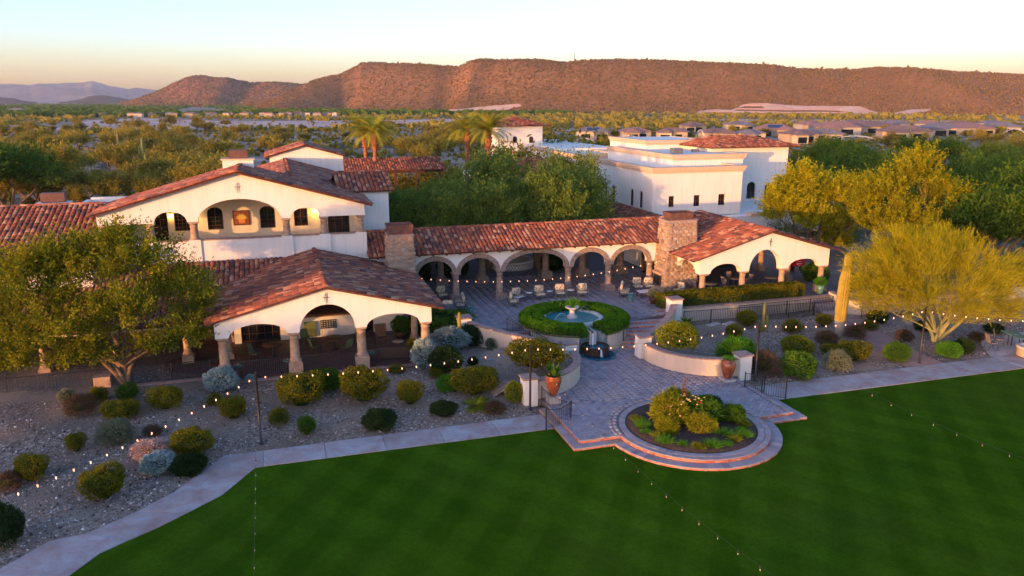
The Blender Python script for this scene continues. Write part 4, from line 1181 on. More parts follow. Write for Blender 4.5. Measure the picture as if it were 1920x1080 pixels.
# ---- fountain
ft = thing('fountain', 'round raised fountain ringed by a clipped hedge', 'fountain', FC[0], FC[1], PLAZA_Z)
mb = MB()
mb.lathe([(FR, -0.1), (FR, 1.02), (FR + 0.07, 1.02), (FR + 0.07, 1.10), (2.2, 1.10), (2.2, 0.9)], 0, 0, 0, 64, 0, False, R(-74 + 0), R(254))
mb.build('basin_wall', M['stucco_tan'], ft)
mb = MB(); mb.lathe([(FR + 0.10, 1.105), (FR + 0.10, 1.15), (FR - 0.28, 1.15), (FR - 0.28, 1.105)], 0, 0, 0, 64, 0, False, R(-73), R(253)); mb.build('coping', M['cap'], ft)
mb = MB(); mb.lathe([(2.05, 1.0), (2.05, 1.32), (1.97, 1.38), (1.78, 1.38), (1.72, 1.30), (1.72, 0.95)], 0, 0.35, 0, 48); mb.build('pool_rim', mk('pale_pool_rim', (0.36, 0.40, 0.38), (0.50, 0.53, 0.50), 3, 0.6, 0.2), ft)
mb = MB(); mb.lathe([(0.0001, 1.22), (1.73, 1.22)], 0, 0.35, 0, 40); mb.build('water', M['water'], ft)
mb = MB(); mb.lathe([(0.30, 1.1), (0.34, 1.35), (0.20, 1.45), (0.16, 1.70), (0.22, 1.80), (0.44, 1.92), (0.46, 1.98), (0.38, 1.97), (0.16, 1.88), (0.0001, 1.88)], 0, 0.35, 0, 20); mb.build('stone_bowl', mk('bleached_stone', (0.40, 0.38, 0.34), (0.56, 0.54, 0.50), 6, 0.8, 0.4, 20, 0.01), ft)
inst('water_plant', grass_tuft_mesh('water_plant', rs, 120, LM['bright'], 0.75, 0.035, 0.12), ft, (0, 0.35, 1.9))
M['spray'] = mk('falling_water', (0.60, 0.68, 0.70), (0.8, 0.85, 0.86), 8, 0.2, 0)
for k in (0, 2):
    a = k * math.pi / 2 + 0.5; mb = MB()
    mb.tube([(math.cos(a) * (1.75 - 1.3 * s) , 0.35 + math.sin(a) * (1.75 - 1.3 * s), 1.38 + 0.36 * math.sin(s * math.pi)) for s in np.linspace(0, 0.9, 9)], 0.007, 5); mb.build('water_jet', M['spray'], ft)
# front: mosaic niche, chute, lower basin
mb = MB(); mb.add([], [])
nic = [(-1.0, -3.18), (-0.92, -2.85), (-0.55, -2.58), (0, -2.5), (0.55, -2.58), (0.92, -2.85), (1.0, -3.18)]
vs = [(a, b, 0.0) for a, b in nic] + [(a, b, 1.14) for a, b in nic]
vs2 = [(a, b + 0.35, 0.0) for a, b in nic] + [(a, b + 0.35, 1.14) for a, b in nic]; n = len(nic)
mb.add(vs + vs2, [(i, i + 1, n + i + 1, n + i) for i in range(n - 1)] + [(n + i, n + i + 1, 3 * n + i + 1, 3 * n + i) for i in range(n - 1)])
mb.build('mosaic_niche', M['mosaic'], ft)
# mosaic tiles proud of the niche
mt = MB()
for i in range(n - 1):
    A_ = Vector(nic[i]); B_ = Vector(nic[i + 1]); L = (B_ - A_).length; k = max(2, int(L / 0.16)); d = (B_ - A_) / L; nn = Vector((d.y, -d.x)) * 0.012
    for j in range(k):
        for h in range(6):
            if (h in (0,)) or (i in (2, 3) and h < 3): continue
            p = A_ + d * L * (j + 0.08) / k; q = A_ + d * L * (j + 0.92) / k; z0 = 0.10 + h * 0.17; z1 = z0 + 0.15
            mt.add([(p.x + nn.x, p.y + nn.y, z0), (q.x + nn.x, q.y + nn.y, z0), (q.x + nn.x, q.y + nn.y, z1), (p.x + nn.x, p.y + nn.y, z1)], [(0, 1, 2, 3)], 0 if (h + j) % 3 else 1)
mt.build('mosaic_tile', [M['deco'], M['mosaic']], ft)['kind'] = 'stuff'
mb = MB(); mb.box(-0.20, -0.10, -3.1, -2.2, 1.12, 1.30); mb.box(0.10, 0.20, -3.1, -2.2, 1.12, 1.30); mb.box(-0.22, -0.10, -3.14, -3.02, 0.5, 1.12); mb.box(0.10, 0.22, -3.14, -3.02, 0.5, 1.12); mb.build('chute', M['concrete_bl'], ft)
MB().box(-0.098, 0.098, -3.08, -2.2, 1.12, 1.20).build('chute_floor', M['darkin'], ft)
mb = MB(); mb.box(-0.06, 0.06, -3.13, -3.09, 0.45, 1.20); mb.build('falling_water', M['spray'], ft)
lb = thing('lower_basin', 'small brick basin spilling into a dark blue pool on the plaza', 'fountain basin', 17.85, 41.05, PLAZA_Z)
MB().lathe([(1.02, 0.0), (1.02, 0.05), (0.90, 0.06), (0.90, 0.03), (0.0001, 0.03)], 0.05, -0.35, 0.005, 36).build('blue_pool', [M['water_dark']], lb)
MB().lathe([(0.80, 0.0), (0.80, 0.40), (0.84, 0.42), (0.84, 0.48), (0.66, 0.48), (0.66, 0.30)], 0, 0.1, 0.008, 14, 0, False).build('brick_bowl', M['wood'], lb)
MB().lathe([(0.0001, 0.42), (0.68, 0.42)], 0, 0.1, 0.008, 24).build('water', M['water_dark'], lb)
MB().tube([(0, -0.70, 0.46), (0, -0.80, 0.40), (0, -0.83, 0.2), (0, -0.85, 0.05)], [0.05, 0.05, 0.06, 0.1], 6).build('falling_water', M['spray'], lb)
# ring hedge (two halves with gaps), a hedge is a thing of its own
def hedge_mesh(name, centre_pts, halfw, z0, z1, n, r, lm, L=0.07, Wd=0.04, round_=0.6):
    """leafy hedge swept along a line of points (local coordinates)"""
    pts = np.array(centre_pts, float); seg = np.diff(pts, axis=0); sl = np.linalg.norm(seg, axis=1); cum = np.concatenate([[0], np.cumsum(sl)])
    def at_s(s):
        i = np.clip(np.searchsorted(cum, s, side='right') - 1, 0, len(sl) - 1); k = (s - cum[i]) / sl[i]
        p = pts[i] + seg[i] * k[:, None]; d = seg[i] / sl[i][:, None]; return p, d
    s = r.random(n) * cum[-1]; p, d = at_s(s); nrm = np.stack([-d[:, 1], d[:, 0]], -1)
    side = np.abs(r.normal(0, 1, n)); th = r.uniform(-0.30, math.pi + 0.30, n)
    cx, cz = np.cos(th), np.sin(th)
    ex = np.sign(cx) * np.abs(cx) ** round_; ez = np.sign(cz) * np.abs(cz) ** round_
    lump = 1 + 0.05 * np.sin(s * 4.1) * np.cos(th * 3) + 0.04 * np.sin(s * 9.7 + th * 4)
    dep = lump * (1 - 0.14 * r.random(n) ** 2)
    h = (z1 - z0)
    off = ex * halfw * dep
    # caps at the ends
    endk = r.random(n) < 0.04
    zloc = z0 + 0.45 * h + np.where(ez > 0, ez * 0.55 * h * dep, ez * 0.45 * h)
    zloc = np.where(th < 0, z0 + r.random(n) * 0.5 * h, zloc); zloc = np.where(th > math.pi, z0 + r.random(n) * 0.5 * h, zloc)
    P3 = np.stack([p[:, 0] + nrm[:, 0] * off, p[:, 1] + nrm[:, 1] * off, zloc], -1)
    e0 = r.random(n) < 0.03
    for (msk, q, dd) in ((e0, pts[0], -seg[0] / sl[0]), (r.random(n) < 0.03, pts[-1], seg[-1] / sl[-1])):
        k = msk.sum(); nn = np.array([-dd[1], dd[0]])
        P3[msk] = np.stack([q[0] + nn[0] * (a := r.uniform(-1, 1, k)) * halfw * 0.95, q[1] + nn[1] * a * halfw * 0.95, z0 + r.random(k) * h * 0.97], -1)
    ax = np.stack([nrm[:, 0] * cx, nrm[:, 1] * cx, cz + 0.3], -1) + r.normal(0, 0.55, (n, 3))
    V = leaf_quads(P3, ax, L, Wd, r)
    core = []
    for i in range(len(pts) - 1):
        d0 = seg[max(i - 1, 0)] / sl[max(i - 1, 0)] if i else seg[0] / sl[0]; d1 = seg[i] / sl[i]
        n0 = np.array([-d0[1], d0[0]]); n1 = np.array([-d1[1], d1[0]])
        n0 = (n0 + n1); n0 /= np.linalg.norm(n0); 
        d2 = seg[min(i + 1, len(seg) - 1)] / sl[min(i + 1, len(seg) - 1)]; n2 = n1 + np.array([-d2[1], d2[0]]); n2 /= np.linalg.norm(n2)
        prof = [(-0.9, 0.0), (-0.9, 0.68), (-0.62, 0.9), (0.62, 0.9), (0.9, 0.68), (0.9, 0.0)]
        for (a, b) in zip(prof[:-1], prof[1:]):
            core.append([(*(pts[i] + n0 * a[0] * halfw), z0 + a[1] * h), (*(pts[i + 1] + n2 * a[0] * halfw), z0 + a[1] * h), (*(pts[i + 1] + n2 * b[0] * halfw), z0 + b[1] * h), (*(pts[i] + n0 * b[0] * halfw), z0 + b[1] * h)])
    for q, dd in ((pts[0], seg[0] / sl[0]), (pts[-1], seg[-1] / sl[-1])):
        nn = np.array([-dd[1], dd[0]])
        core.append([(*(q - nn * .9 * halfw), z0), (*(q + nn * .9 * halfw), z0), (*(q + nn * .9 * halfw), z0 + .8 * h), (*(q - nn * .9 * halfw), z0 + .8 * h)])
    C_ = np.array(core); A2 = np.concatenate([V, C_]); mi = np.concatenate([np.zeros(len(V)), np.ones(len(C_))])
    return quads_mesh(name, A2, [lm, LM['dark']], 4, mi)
rh = np.random.default_rng(77)
hz0, hz1 = 1.05, 1.62
for lab, a0, a1 in (('left half of the bright green hedge ring round the fountain', 97, 262), ('right half of the bright green hedge ring round the fountain', 93, -75)):
    t = inst('ring_hedge', hedge_mesh('ring_hedge', arc(0, 0, 2.74, a0, a1, 26), 0.76, hz0, hz1, 26000, rh, LM['hedge'], 0.075, 0.045), None, W(FC[0], FC[1], PLAZA_Z), (0, 0, AX)); tag(t, lab, 'hedge')
# long hedge in front of the right pavilion, on its own low wall
hp = [(24.9, 46.35), (26.0, 46.55), (36.3, 46.55)]
t = inst('long_hedge', hedge_mesh('long_hedge', hp, 0.62, 0, 1.05, 36000, rh, LM['olive'], 0.075, 0.045, 0.45), None, W(0, 0, PATIO_Z - 0.05), (0, 0, AX)); tag(t, 'long clipped golden green hedge before the right pavilion', 'hedge')
ribbon_wall('retaining_wall', 'low tan wall under the long clipped hedge', [(24.2, 45.7), (25.9, 45.75), (31, 45.75), (36.4, 45.75), (38.4, 45.75)], 0.3, -0.1, [1.22, 1.24, 1.24, 1.24, 1.26], M['stucco_tan'], M['cap'], 'retaining wall')
MB_ = MB
# steps and wall right of the hedge
t = thing('stairs', 'short grey steps with iron rail at the right end of the long hedge', 'stairs', 37.6, 44.6, 0.2)
for i in range(6):
    MB((37.6, 44.6, 0.2)).box(36.75, 38.4, 43.9 + i * 0.36, 45.9 + 0.001 * i, 0.1, 0.2 + (i + 1) * 0.166, 0).build('step', M['walk'], t)
ribbon_wall('retaining_wall', 'low tan wall behind the saguaro cactus', [(38.5, 45.9), (38.55, 44.2), (39.5, 43.6), (44, 43.7), (52, 43.9), (60, 44.2)], 0.3, -0.1, [1.5, 1.3, 1.2, 1.2, 1.2, 1.2], M['stucco_tan'], M['cap'], 'retaining wall')
fill('raised_bed_soil', 'raised bed right of the pavilion behind the saguaro', [(38.5, 46), (38.6, 44.3), (39.6, 43.75), (60, 44.3), (60, 75), (41.5, 75), (41.5, 46)], 1.12, M['gravel'])

# ================================================================ BUILDING HELPERS
def wall_mesh(mb, s0, s1, base, top, holes, mapf, th, m=0, extra=(), step=1.5):
    """wall between s0..s1; base/top functions of s; holes: (a, b, low(s), high(s)); mapf(s, d, z) -> point; d from 0 (face) to th"""
    base = base if callable(base) else (lambda s, q=base: q); top = top if callable(top) else (lambda s, q=top: q)
    br = {s0, s1, *extra}
    for h in holes:
        br |= {h[0], h[1]}
        n = h[4] if len(h) > 4 else 16
        for i in range(1, n):
            t = 0.5 - 0.5 * math.cos(math.pi * i / n); br.add(h[0] + (h[1] - h[0]) * t)
    br = sorted(b for b in br if s0 - 1e-6 <= b <= s1 + 1e-6)
    def ivals(s, side):
        iv = [(base(s), top(s))]
        for h in holes:
            ins = (h[0] <= s < h[1] - 1e-9) if side > 0 else (h[0] + 1e-9 < s <= h[1])
            if ins:
                lo, hi = h[2](s), h[3](s); new = []
                for a, b in iv:
                    if lo <= a + 1e-6:
                        new.append((max(a, min(hi, b)), b))
                    else:
                        new.append((a, min(lo, b))); new.append((max(a, min(hi, b)), b))
                iv = new
        return iv
    for a, b in zip(br[:-1], br[1:]):
        if b - a < 1e-6: continue
        A_, B_ = ivals(a, 1), ivals(b, -1)
        for (za0, za1), (zb0, zb1) in zip(A_, B_):
            P = [mapf(a, 0, za0), mapf(b, 0, zb0), mapf(b, 0, zb1), mapf(a, 0, za1), mapf(a, th, za0), mapf(b, th, zb0), mapf(b, th, zb1), mapf(a, th, za1)]
            mb.add(P, [(0, 1, 2, 3), (5, 4, 7, 6), (3, 2, 6, 7), (4, 5, 1, 0)], m)
    # jambs
    for e in sorted({s0, s1} | {h[0] for h in holes} | {h[1] for h in holes}):
        def cover(iv): return iv
        L_ = ivals(e, -1) if e > s0 + 1e-6 else []; R_ = ivals(e, 1) if e < s1 - 1e-6 else []
        zs = sorted({z for iv in L_ + R_ for z in iv})
        for z0, z1 in zip(zs[:-1], zs[1:]):
            zm = (z0 + z1) / 2; l = any(a <= zm <= b for a, b in L_); r = any(a <= zm <= b for a, b in R_)
            if l != r and z1 - z0 > 1e-4:
                mb.add([mapf(e, 0, z0), mapf(e, th, z0), mapf(e, th, z1), mapf(e, 0, z1)], [(0, 1, 2, 3)], m)
    return mb
def alongU(v0): return lambda s, d, z: (s, v0 + d, z)
def alongV(u0, sgn=1): return lambda s, d, z: (u0 + sgn * d, s, z)
def arch(a, b, spring, apex, low=None, n=16):
    c, r = (a + b) / 2, (b - a) / 2
    hi = lambda s: spring + (apex - spring) * math.sqrt(max(0.0, 1 - ((s - c) / r) ** 2))
    return (a, b, (lambda s: -1.0) if low is None else (lambda s: low), hi, n)
def rect(a, b, z0, z1): return (a, b, lambda s: z0, lambda s: z1, 1)

# window set in a hole: frame, mullions, glass pane (window > frame, pane)
def window(parent, off, a, b, z0, z1, mapf, depth=0.14, arched=0.0, mull=(1, 3), fm=None, gm=None, name='window', label=None):
    c, r = (a + b) / 2, (b - a) / 2
    def hi(s, ins=0.0): return z1 + (arched * math.sqrt(max(0.0, 1 - ((s - c) / r) ** 2)) if arched else 0) - ins
    w = MB(off); f = 0.055; n = 10 if arched else 1
    ss = [a + (b - a) * (0.5 - 0.5 * math.cos(math.pi * i / n)) for i in range(n + 1)]
    for s0, s1 in zip(ss[:-1], ss[1:]):
        w.add([mapf(s0, depth, hi(s0) - f), mapf(s1, depth, hi(s1) - f), mapf(s1, depth, hi(s1)), mapf(s0, depth, hi(s0)), mapf(s0, depth + .05, hi(s0) - f), mapf(s1, depth + .05, hi(s1) - f)], [(0, 1, 2, 3), (4, 5, 1, 0)])
    def bar(sa, sb, za, zb, d0=0.0):
        P = [mapf(s, depth + d0 + d, z) for d in (0, 0.05) for s, z in ((sa, za), (sb, za), (sb, zb), (sa, zb))]
        w.add(P, [(0, 1, 2, 3), (0, 1, 5, 4), (1, 2, 6, 5), (2, 3, 7, 6), (3, 0, 4, 7)])
    bar(a, a + f, z0, hi(a + f * 0.5) - 0.001); bar(b - f, b, z0, hi(b - f * .5) - 0.001); bar(a + f + .001, b - f - .001, z0, z0 + f)
    for i in range(mull[0]):
        s = a + (b - a) * (i + 1) / (mull[0] + 1); bar(s - .018, s + .018, z0 + f, hi(s) - f, 0.012)
    for j in range(mull[1]):
        z = z0 + (z1 - z0) * (j + 1) / (mull[1] + 1); bar(a + f, b - f, z - .015, z + .015, 0.016)
    o = w.build(name, fm or M['wood'], parent)
    if label: o['label'] = label
    g = MB(off); P = [mapf(s, depth + 0.06, z0) for s in ss] + [mapf(s, depth + 0.06, hi(s)) for s in ss]; k = len(ss)
    g.add(P, [(i, i + 1, k + i + 1, k + i) for i in range(k - 1)]); g.build('pane', gm or M['glass'], o)
    return o

# ---- clay tiles
def tile_verts(L=0.50, r0=0.135, r1=0.115, h=0.085):
    V = []
    for y, r in ((0.0, r0), (L, r1)):
        for k in range(5):
            t = math.pi * k / 4; V.append((-r * math.cos(t), y, h * (r / r0) * math.sin(t)))
    F = [(k, k + 1, 6 + k, 5 + k) for k in range(4)] + [(4, 3, 2, 1, 0)]
    return np.array(V), F
TV, TF = tile_verts()
def tile_mesh(name, mat, sc=(1, 1, 1)):
    me = bpy.data.meshes.new(name); me.from_pydata([tuple(a * b for a, b in zip(v, sc)) for v in TV.tolist()], [], [f[::-1] for f in TF])
    me.materials.append(mat); me.polygons.foreach_set('use_smooth', [True] * 4 + [False]); me.update(); return me
TILE_ME = tile_mesh('roof_tile', M['tile_o']); RIDGE_ME = tile_mesh('ridge_tile', M['tile_o'], (1.25, 1.0, 1.35))
def joined_tiles(name, mats4, parent, mat):
    n = len(mats4)
    if not n: return None
    A = np.array([np.array(m) for m in mats4]); Vh = np.concatenate([TV, np.ones((len(TV), 1))], 1)
    V = np.einsum('nij,kj->nki', A, Vh)[:, :, :3]
    me = bpy.data.meshes.new(name); me.vertices.add(n * 10); me.vertices.foreach_set('co', V.reshape(-1).astype(np.float32))
    lo = []; st = []; acc = 0
    base = np.array([i for f in TF for i in f[::-1]]); LL = len(base); FF = (base[None] + np.arange(n)[:, None] * 10).reshape(-1)
    starts = np.cumsum([0] + [len(f) for f in TF])[:-1]; ST = (starts[None] + np.arange(n)[:, None] * LL).reshape(-1)
    me.loops.add(len(FF)); me.loops.foreach_set('vertex_index', FF.astype(np.int32))
    me.polygons.add(len(ST)); me.polygons.foreach_set('loop_start', ST.astype(np.int32))
    me.polygons.foreach_set('use_smooth', np.tile([True] * 4 + [False], n))
    me.materials.append(mat); me.update(calc_edges=True)
    o = bpy.data.objects.new(name, me); link(o, parent); o['kind'] = 'stuff'; return o
M['deck'] = mk('roof_pan_clay', (0.07, 0.032, 0.028), (0.17, 0.065, 0.045), 6, 0.9, 0.4, 20, 0.02)
def roof(parent, off, E0, E1, R0, R1, single=0, keep=None, th=0.10, pitch=0.30, expo=0.42, deck=True, rt=None, fascia=None, tiles=True, hangs=0.05):
    """roof slope: eave E0->E1, ridge R0->R1 (corner points, site frame)"""
    rt = rt or np.random.default_rng(int(abs(E0[0] * 131 + E0[1] * 17 + E1[0] * 7)) + 5)
    E0, E1, R0, R1 = map(Vector, (E0, E1, R0, R1))
    x = (E1 - E0).normalized(); nrm = x.cross(R0 - E0).normalized()
    if nrm.z < 0: nrm = -nrm
    y = nrm.cross(x).normalized()
    def loc(p): d = p - E0; return (d.dot(x), d.dot(y))
    poly = [loc(p) for p in (E0, E1, R1, R0)]
    if deck:
        mb = MB(off); top = [E0, E1, R1, R0]; bot = [p - nrm * th for p in top]
        mb.add([tuple(p) for p in top + bot], [(0, 1, 2, 3), (7, 6, 5, 4), (0, 4, 5, 1), (1, 5, 6, 2), (2, 6, 7, 3), (3, 7, 4, 0)]); mb.build('roof_deck', M['deck'], parent)
    if not tiles: return
    O = Vector(off); mats = []
    xs = [p[0] for p in poly]; ys = [p[1] for p in poly]
    nx = int((max(xs) - min(xs)) / pitch); px_ = (max(xs) - min(xs)) / max(nx, 1)
    rot = Matrix((x, y, nrm)).transposed()
    for i in range(nx):
        X_ = min(xs) + (i + 0.5) * px_; j = 0; jit = rt.uniform(-0.03, 0.03)
        while True:
            Y_ = -hangs + j * expo + jit; j += 1
            if Y_ > max(ys) - 0.2: break
            if not pip(X_, Y_ + 0.22, poly) and not (pip(X_, Y_ + 0.30, poly) and Y_ < 0.2): continue
            P = E0 + x * (X_ + rt.normal(0, 0.008)) + y * (Y_ + rt.normal(0, 0.012)) + nrm * (0.012 + rt.uniform(0, 0.014))
            if keep and not keep(P.x, P.y, P.z): continue
            ra = Matrix.Rotation(rt.normal(0, 0.018), 3, 'Z') @ Matrix.Rotation(0.035 + rt.normal(0, 0.01), 3, 'X').to_3x3()
            m4 = (rot @ Matrix.Rotation(rt.normal(0, 0.02), 3, 'Z') @ Matrix.Rotation(0.05, 3, 'X')).to_4x4() if False else (rot @ Matrix.Rotation(rt.normal(0, 0.02), 3, 'Z') @ Matrix.Rotation(-0.04, 3, 'X')).to_4x4()
            m4.translation = P - O + nrm * 0.02
            mats.append((P.length if False else W(P.x, P.y).y, m4))
    if single:
        mats.sort(key=lambda q: q[0])
        for _, m4 in mats[:single]:
            o = bpy.data.objects.new('roof_tile', TILE_ME); link(o, parent); o.matrix_local = m4
        mats = mats[single:]
    joined_tiles('tile_field', [m for _, m in mats], parent, M['tile_i'])
def cap_line(parent, off, p0, p1, up=0.06, expo=0.40, name='ridge_tile', single=True, up_axis=None):
    """row of cover tiles along a ridge, hip or rake (p0 low end)"""
    p0, p1, O = Vector(p0), Vector(p1), Vector(off); y = (p1 - p0); L = y.length; y.normalize()
    z = Vector((0, 0, 1)) if up_axis is None else Vector(up_axis); x = y.cross(z).normalized(); z = x.cross(y)
    rot = Matrix((x, y, z)).transposed(); n = max(1, int(L / expo)); mats = []
    for i in range(n):
        m4 = (rot @ Matrix.Rotation(-0.03, 3, 'X')).to_4x4(); m4.translation = p0 + y * (i * L / n) + z * up - O
        if single:
            o = bpy.data.objects.new(name, RIDGE_ME); link(o, parent); o.matrix_local = m4
        else:
            mats.append(m4 @ Matrix.Diagonal((1.25, 1, 1.35, 1)))
    if not single: joined_tiles(name, mats, parent, M['tile_i'])
def column(parent, off, u, v, zb, zt, r=0.17, ped=None, pedw=0.62, mat=None, capw=0.56, capz=None):
    """turned stone column: pedestal, shaft, capital in one part"""
    m = MB(off); mat = mat or M['cantera']; z0 = zb
    if ped:
        m.box(u - pedw / 2, u + pedw / 2, v - pedw / 2, v + pedw / 2, zb, zb + ped); m.box(u - pedw / 2 + .04, u + pedw / 2 - .04, v - pedw / 2 + .04, v + pedw / 2 - .04, zb + ped, zb + ped + .06); z0 = zb + ped + 0.06
    H = zt - z0
    m.lathe([(r * 1.45, 0), (r * 1.5, 0.05), (r * 1.25, 0.09), (r * 1.10, 0.14), (r * 1.08, 0.2), (r * 1.05, H * 0.5), (r * 0.95, H - 0.36), (r * 1.12, H - 0.33), (r * 1.12, H - 0.29), (r * 0.98, H - 0.26), (r * 1.0, H - 0.2), (r * 1.35, H - 0.13), (r * 1.42, H - 0.10)], u, v, z0, 14)
    m.box(u - capw / 2, u + capw / 2, v - capw / 2, v + capw / 2, zt - 0.10, zt - 0.002)
    return m.build('column', mat, parent)
STONES = []
rst = np.random.default_rng(9)
for k in range(8):
    n = int(rst.integers(5, 8)); poly = [(0.5 * math.cos(a + rst.uniform(-.18, .18)) * rst.uniform(.9, 1.08), 0.5 * math.sin(a) * rst.uniform(.88, 1.08)) for a in np.linspace(0, math.tau, n, endpoint=False)]
    vs = [(x, 0, z) for x, z in poly] + [(x * .97, -0.7, z * .97) for x, z in poly] + [(x * .72, -1.0, z * .72) for x, z in poly]
    fs = [(i, (i + 1) % n, n + (i + 1) % n, n + i) for i in range(n)] + [(n + i, n + (i + 1) % n, 2 * n + (i + 1) % n, 2 * n + i) for i in range(n)] + [tuple(2 * n + i for i in range(n))]
    me = bpy.data.meshes.new('stone'); me.from_pydata(vs, [], fs); me.materials.append(M['stone'])
    bm = bmesh.new(); bm.from_mesh(me); bmesh.ops.recalc_face_normals(bm, faces=bm.faces); bm.to_mesh(me); bm.free(); STONES.append(me)
def stone_chimney(parent, off, u0, u1, v0, v1, zb, zt, top=0.80, cap_h=0.55, capk=0.72, firebox=None, stepz=0.26):
    cx, cy = (u0 + u1) / 2, (v0 + v1) / 2; hw, hd = (u1 - u0) / 2, (v1 - v0) / 2
    core = MB(off).box(u0, u1, v0, v1, zb, zt, 0, 0, top).build('chimney', M['mortar'], parent)
    core['label'] = 'tapered fieldstone chimney'
    O = Vector(off)
    def faces():
        yield ('f', hw, -hd); yield ('l', hd, -hw); yield ('r', hd, hw)
    cnt = 0
    for kind, half, dep in faces():
        z = zb + stepz / 2; row = 0
        while z < zt - 0.05:
            k = 1 + (top - 1) * (z - zb) / (zt - zb); w = 2 * half * k; n = max(2, int(w / 0.36)); cw = w / n
            for i in range(n):
                s = -w / 2 + (i + 0.5 + (0.25 if row % 2 else -0.15) * (1 if 0 < i < n - 1 else 0)) * cw
                if firebox and kind == 'l' and abs(s - firebox[0]) < firebox[1] and z < firebox[2]: continue
                if kind == 'f': p = Vector((cx + s, cy + dep * k, z)); rz = 0
                elif kind == 'l': p = Vector((cx + dep * k, cy - s, z)); rz = -math.pi / 2
                else: p = Vector((cx + dep * k, cy + s, z)); rz = math.pi / 2
                o = inst('stone', STONES[int(rst.integers(0, 8))], core, tuple(p - O + Vector((0, 0, float(rst.uniform(-.03, .03))))), (0, float(rst.uniform(-.25, .25)), rz), (cw * 1.02, float(rst.uniform(0.05, 0.10)), stepz * 1.05)); cnt += 1
            z += stepz; row += 1
    k = top
    MB(off).box(cx - hw * k - .05, cx + hw * k + .05, cy - hd * k - .05, cy + hd * k + .05, zt + 0.001, zt + 0.10).build('chimney_shelf', M['cap'], parent)
    c2 = capk; m = MB(off); a, b = hw * c2, hd * c2
    m.add([(cx - a, cy - b, zt + .102), (cx + a, cy - b, zt + .102), (cx + a, cy + b, zt + .102), (cx - a, cy + b, zt + .102), (cx - a * 1.12, cy - b * 1.12, zt + cap_h), (cx + a * 1.12, cy - b * 1.12, zt + cap_h), (cx + a * 1.12, cy + b * 1.12, zt + cap_h), (cx - a * 1.12, cy + b * 1.12, zt + cap_h),
           (cx - a, cy - b, zt + cap_h - .2), (cx + a, cy - b, zt + cap_h - .2), (cx + a, cy + b, zt + cap_h - .2), (cx - a, cy + b, zt + cap_h - .2)],
          [(0, 1, 5, 4), (1, 2, 6, 5), (2, 3, 7, 6), (3, 0, 4, 7), (4, 5, 9, 8), (5, 6, 10, 9), (6, 7, 11, 10), (7, 4, 8, 11), (8, 9, 10, 11)])
    m.build('chimney_cap', M['chimcap'], parent)
def emblem(parent, off, u, v, z, s=0.35, kind='cross'):
    m = MB(off); t = 0.016
    m.tube([(u, v - .04, z - s), (u, v - .04, z + s)], t, 5); m.tube([(u - s * .62, v - .04, z + s * .12), (u + s * .62, v - .04, z + s * .12)], t, 5)
    m.tube([(u - s * .25, v - .05, z - s * .5), (u - s * .25, v - .05, z + s * .55), (u + s * .15, v - .05, z + s * .75)], t * .8, 5)
    m.build('iron_emblem', M['metal'], parent)
def gable_top(apex_u, zap, sl):
    return lambda s: zap - abs(s - apex_u) * sl

M['warmwood'] = mk('oiled_window_wood', (0.30, 0.15, 0.05), (0.42, 0.22, 0.08), 6, 0.6, 0.2, 40, 0.003)
# ================================================================ LEFT PAVILION
off = (2.2, 41.4, 0.3)
pav = thing('pavilion', 'open arched pavilion with red tiled gable in the left foreground', 'pavilion', *off)
AP, ZR, SL = 2.2, 5.45, 0.255
m = MB(off); fm = alongU(41.4)
wall_mesh(m, -3.54, 7.92, 3.05, gable_top(AP, ZR - 0.06, SL), [arch(-2.86, 0.10, 3.05, 3.70), arch(0.74, 3.70, 3.05, 4.50), arch(4.30, 7.28, 3.05, 3.70)], fm, 0.62, 0, (AP,))
m.build('front_wall', M['stucco'], pav)
for s_, nm in ((7.92 - 0.5, 'side_wall'), (-3.54, 'side_wall')):
    m = MB(off); wall_mesh(m, 42.03, 52.2, 3.05, 4.0, [arch(42.4, 45.2, 3.05, 3.65), arch(45.8, 48.6, 3.05, 3.65), arch(49.2, 51.9, 3.05, 3.65)], alongV(s_), 0.5); m.build(nm, M['stucco'], pav)
for u_ in (-3.19, 0.42, 4.0, 7.60):
    column(pav, off, u_, 41.70, 0.42, 3.05, 0.235, 0.95, 0.74)
for v_ in (45.5, 48.9):
    for u_ in (7.62, -3.2): column(pav, off, u_, v_, 0.66, 3.05, 0.19, 0.3, 0.56)
m = MB(off); wall_mesh(m, -3.0, 7.4, 0.66, gable_top(AP, ZR - .3, SL), [rect(-2.6, -0.3, 0.66, 2.15), rect(1.05, 4.15, 1.95, 3.0), rect(4.45, 5.45, 0.66, 2.2)], alongU(48.2), 0.3, 0, (AP,)); m.build('back_wall', M['stucco'], pav)
window(pav, off, -2.6, -0.3, 0.70, 2.15, alongU(48.2), 0.1, 0, (4, 2), M['wood']); window(pav, off, 4.45, 5.45, 0.70, 2.2, alongU(48.2), 0.1, 0, (1, 2), M['wood'])
window(pav, off, 1.05, 4.15, 1.95, 3.0, alongU(48.2), 0.06, 0, (8, 0), M['warmwood'])
m = MB(off); m.box(-3.0, 7.4, 42.05, 48.2, 3.98, 4.02)
for i in range(9):
    u_ = -2.6 + i * 1.2; zc = ZR - abs(u_ - AP) * SL - 0.32; MB(off).box(u_ - .07, u_ + .07, 42.05, 48.15, zc - .18, zc).build('ceiling_beam', M['wood'], pav)
roof(pav, off, (-3.95, 52.3, 5.5 - 6.15 * SL), (-3.95, 41.12, 5.5 - 6.15 * SL), (AP, 52.3, 5.5), (AP, 41.12, 5.5), 130)
roof(pav, off, (8.62, 41.12, 5.5 - 6.42 * SL), (8.62, 52.3, 5.5 - 6.42 * SL), (AP, 41.12, 5.5), (AP, 52.3, 5.5), 130)
cap_line(pav, off, (AP, 41.05, 5.5), (AP, 52.3, 5.5), 0.07)
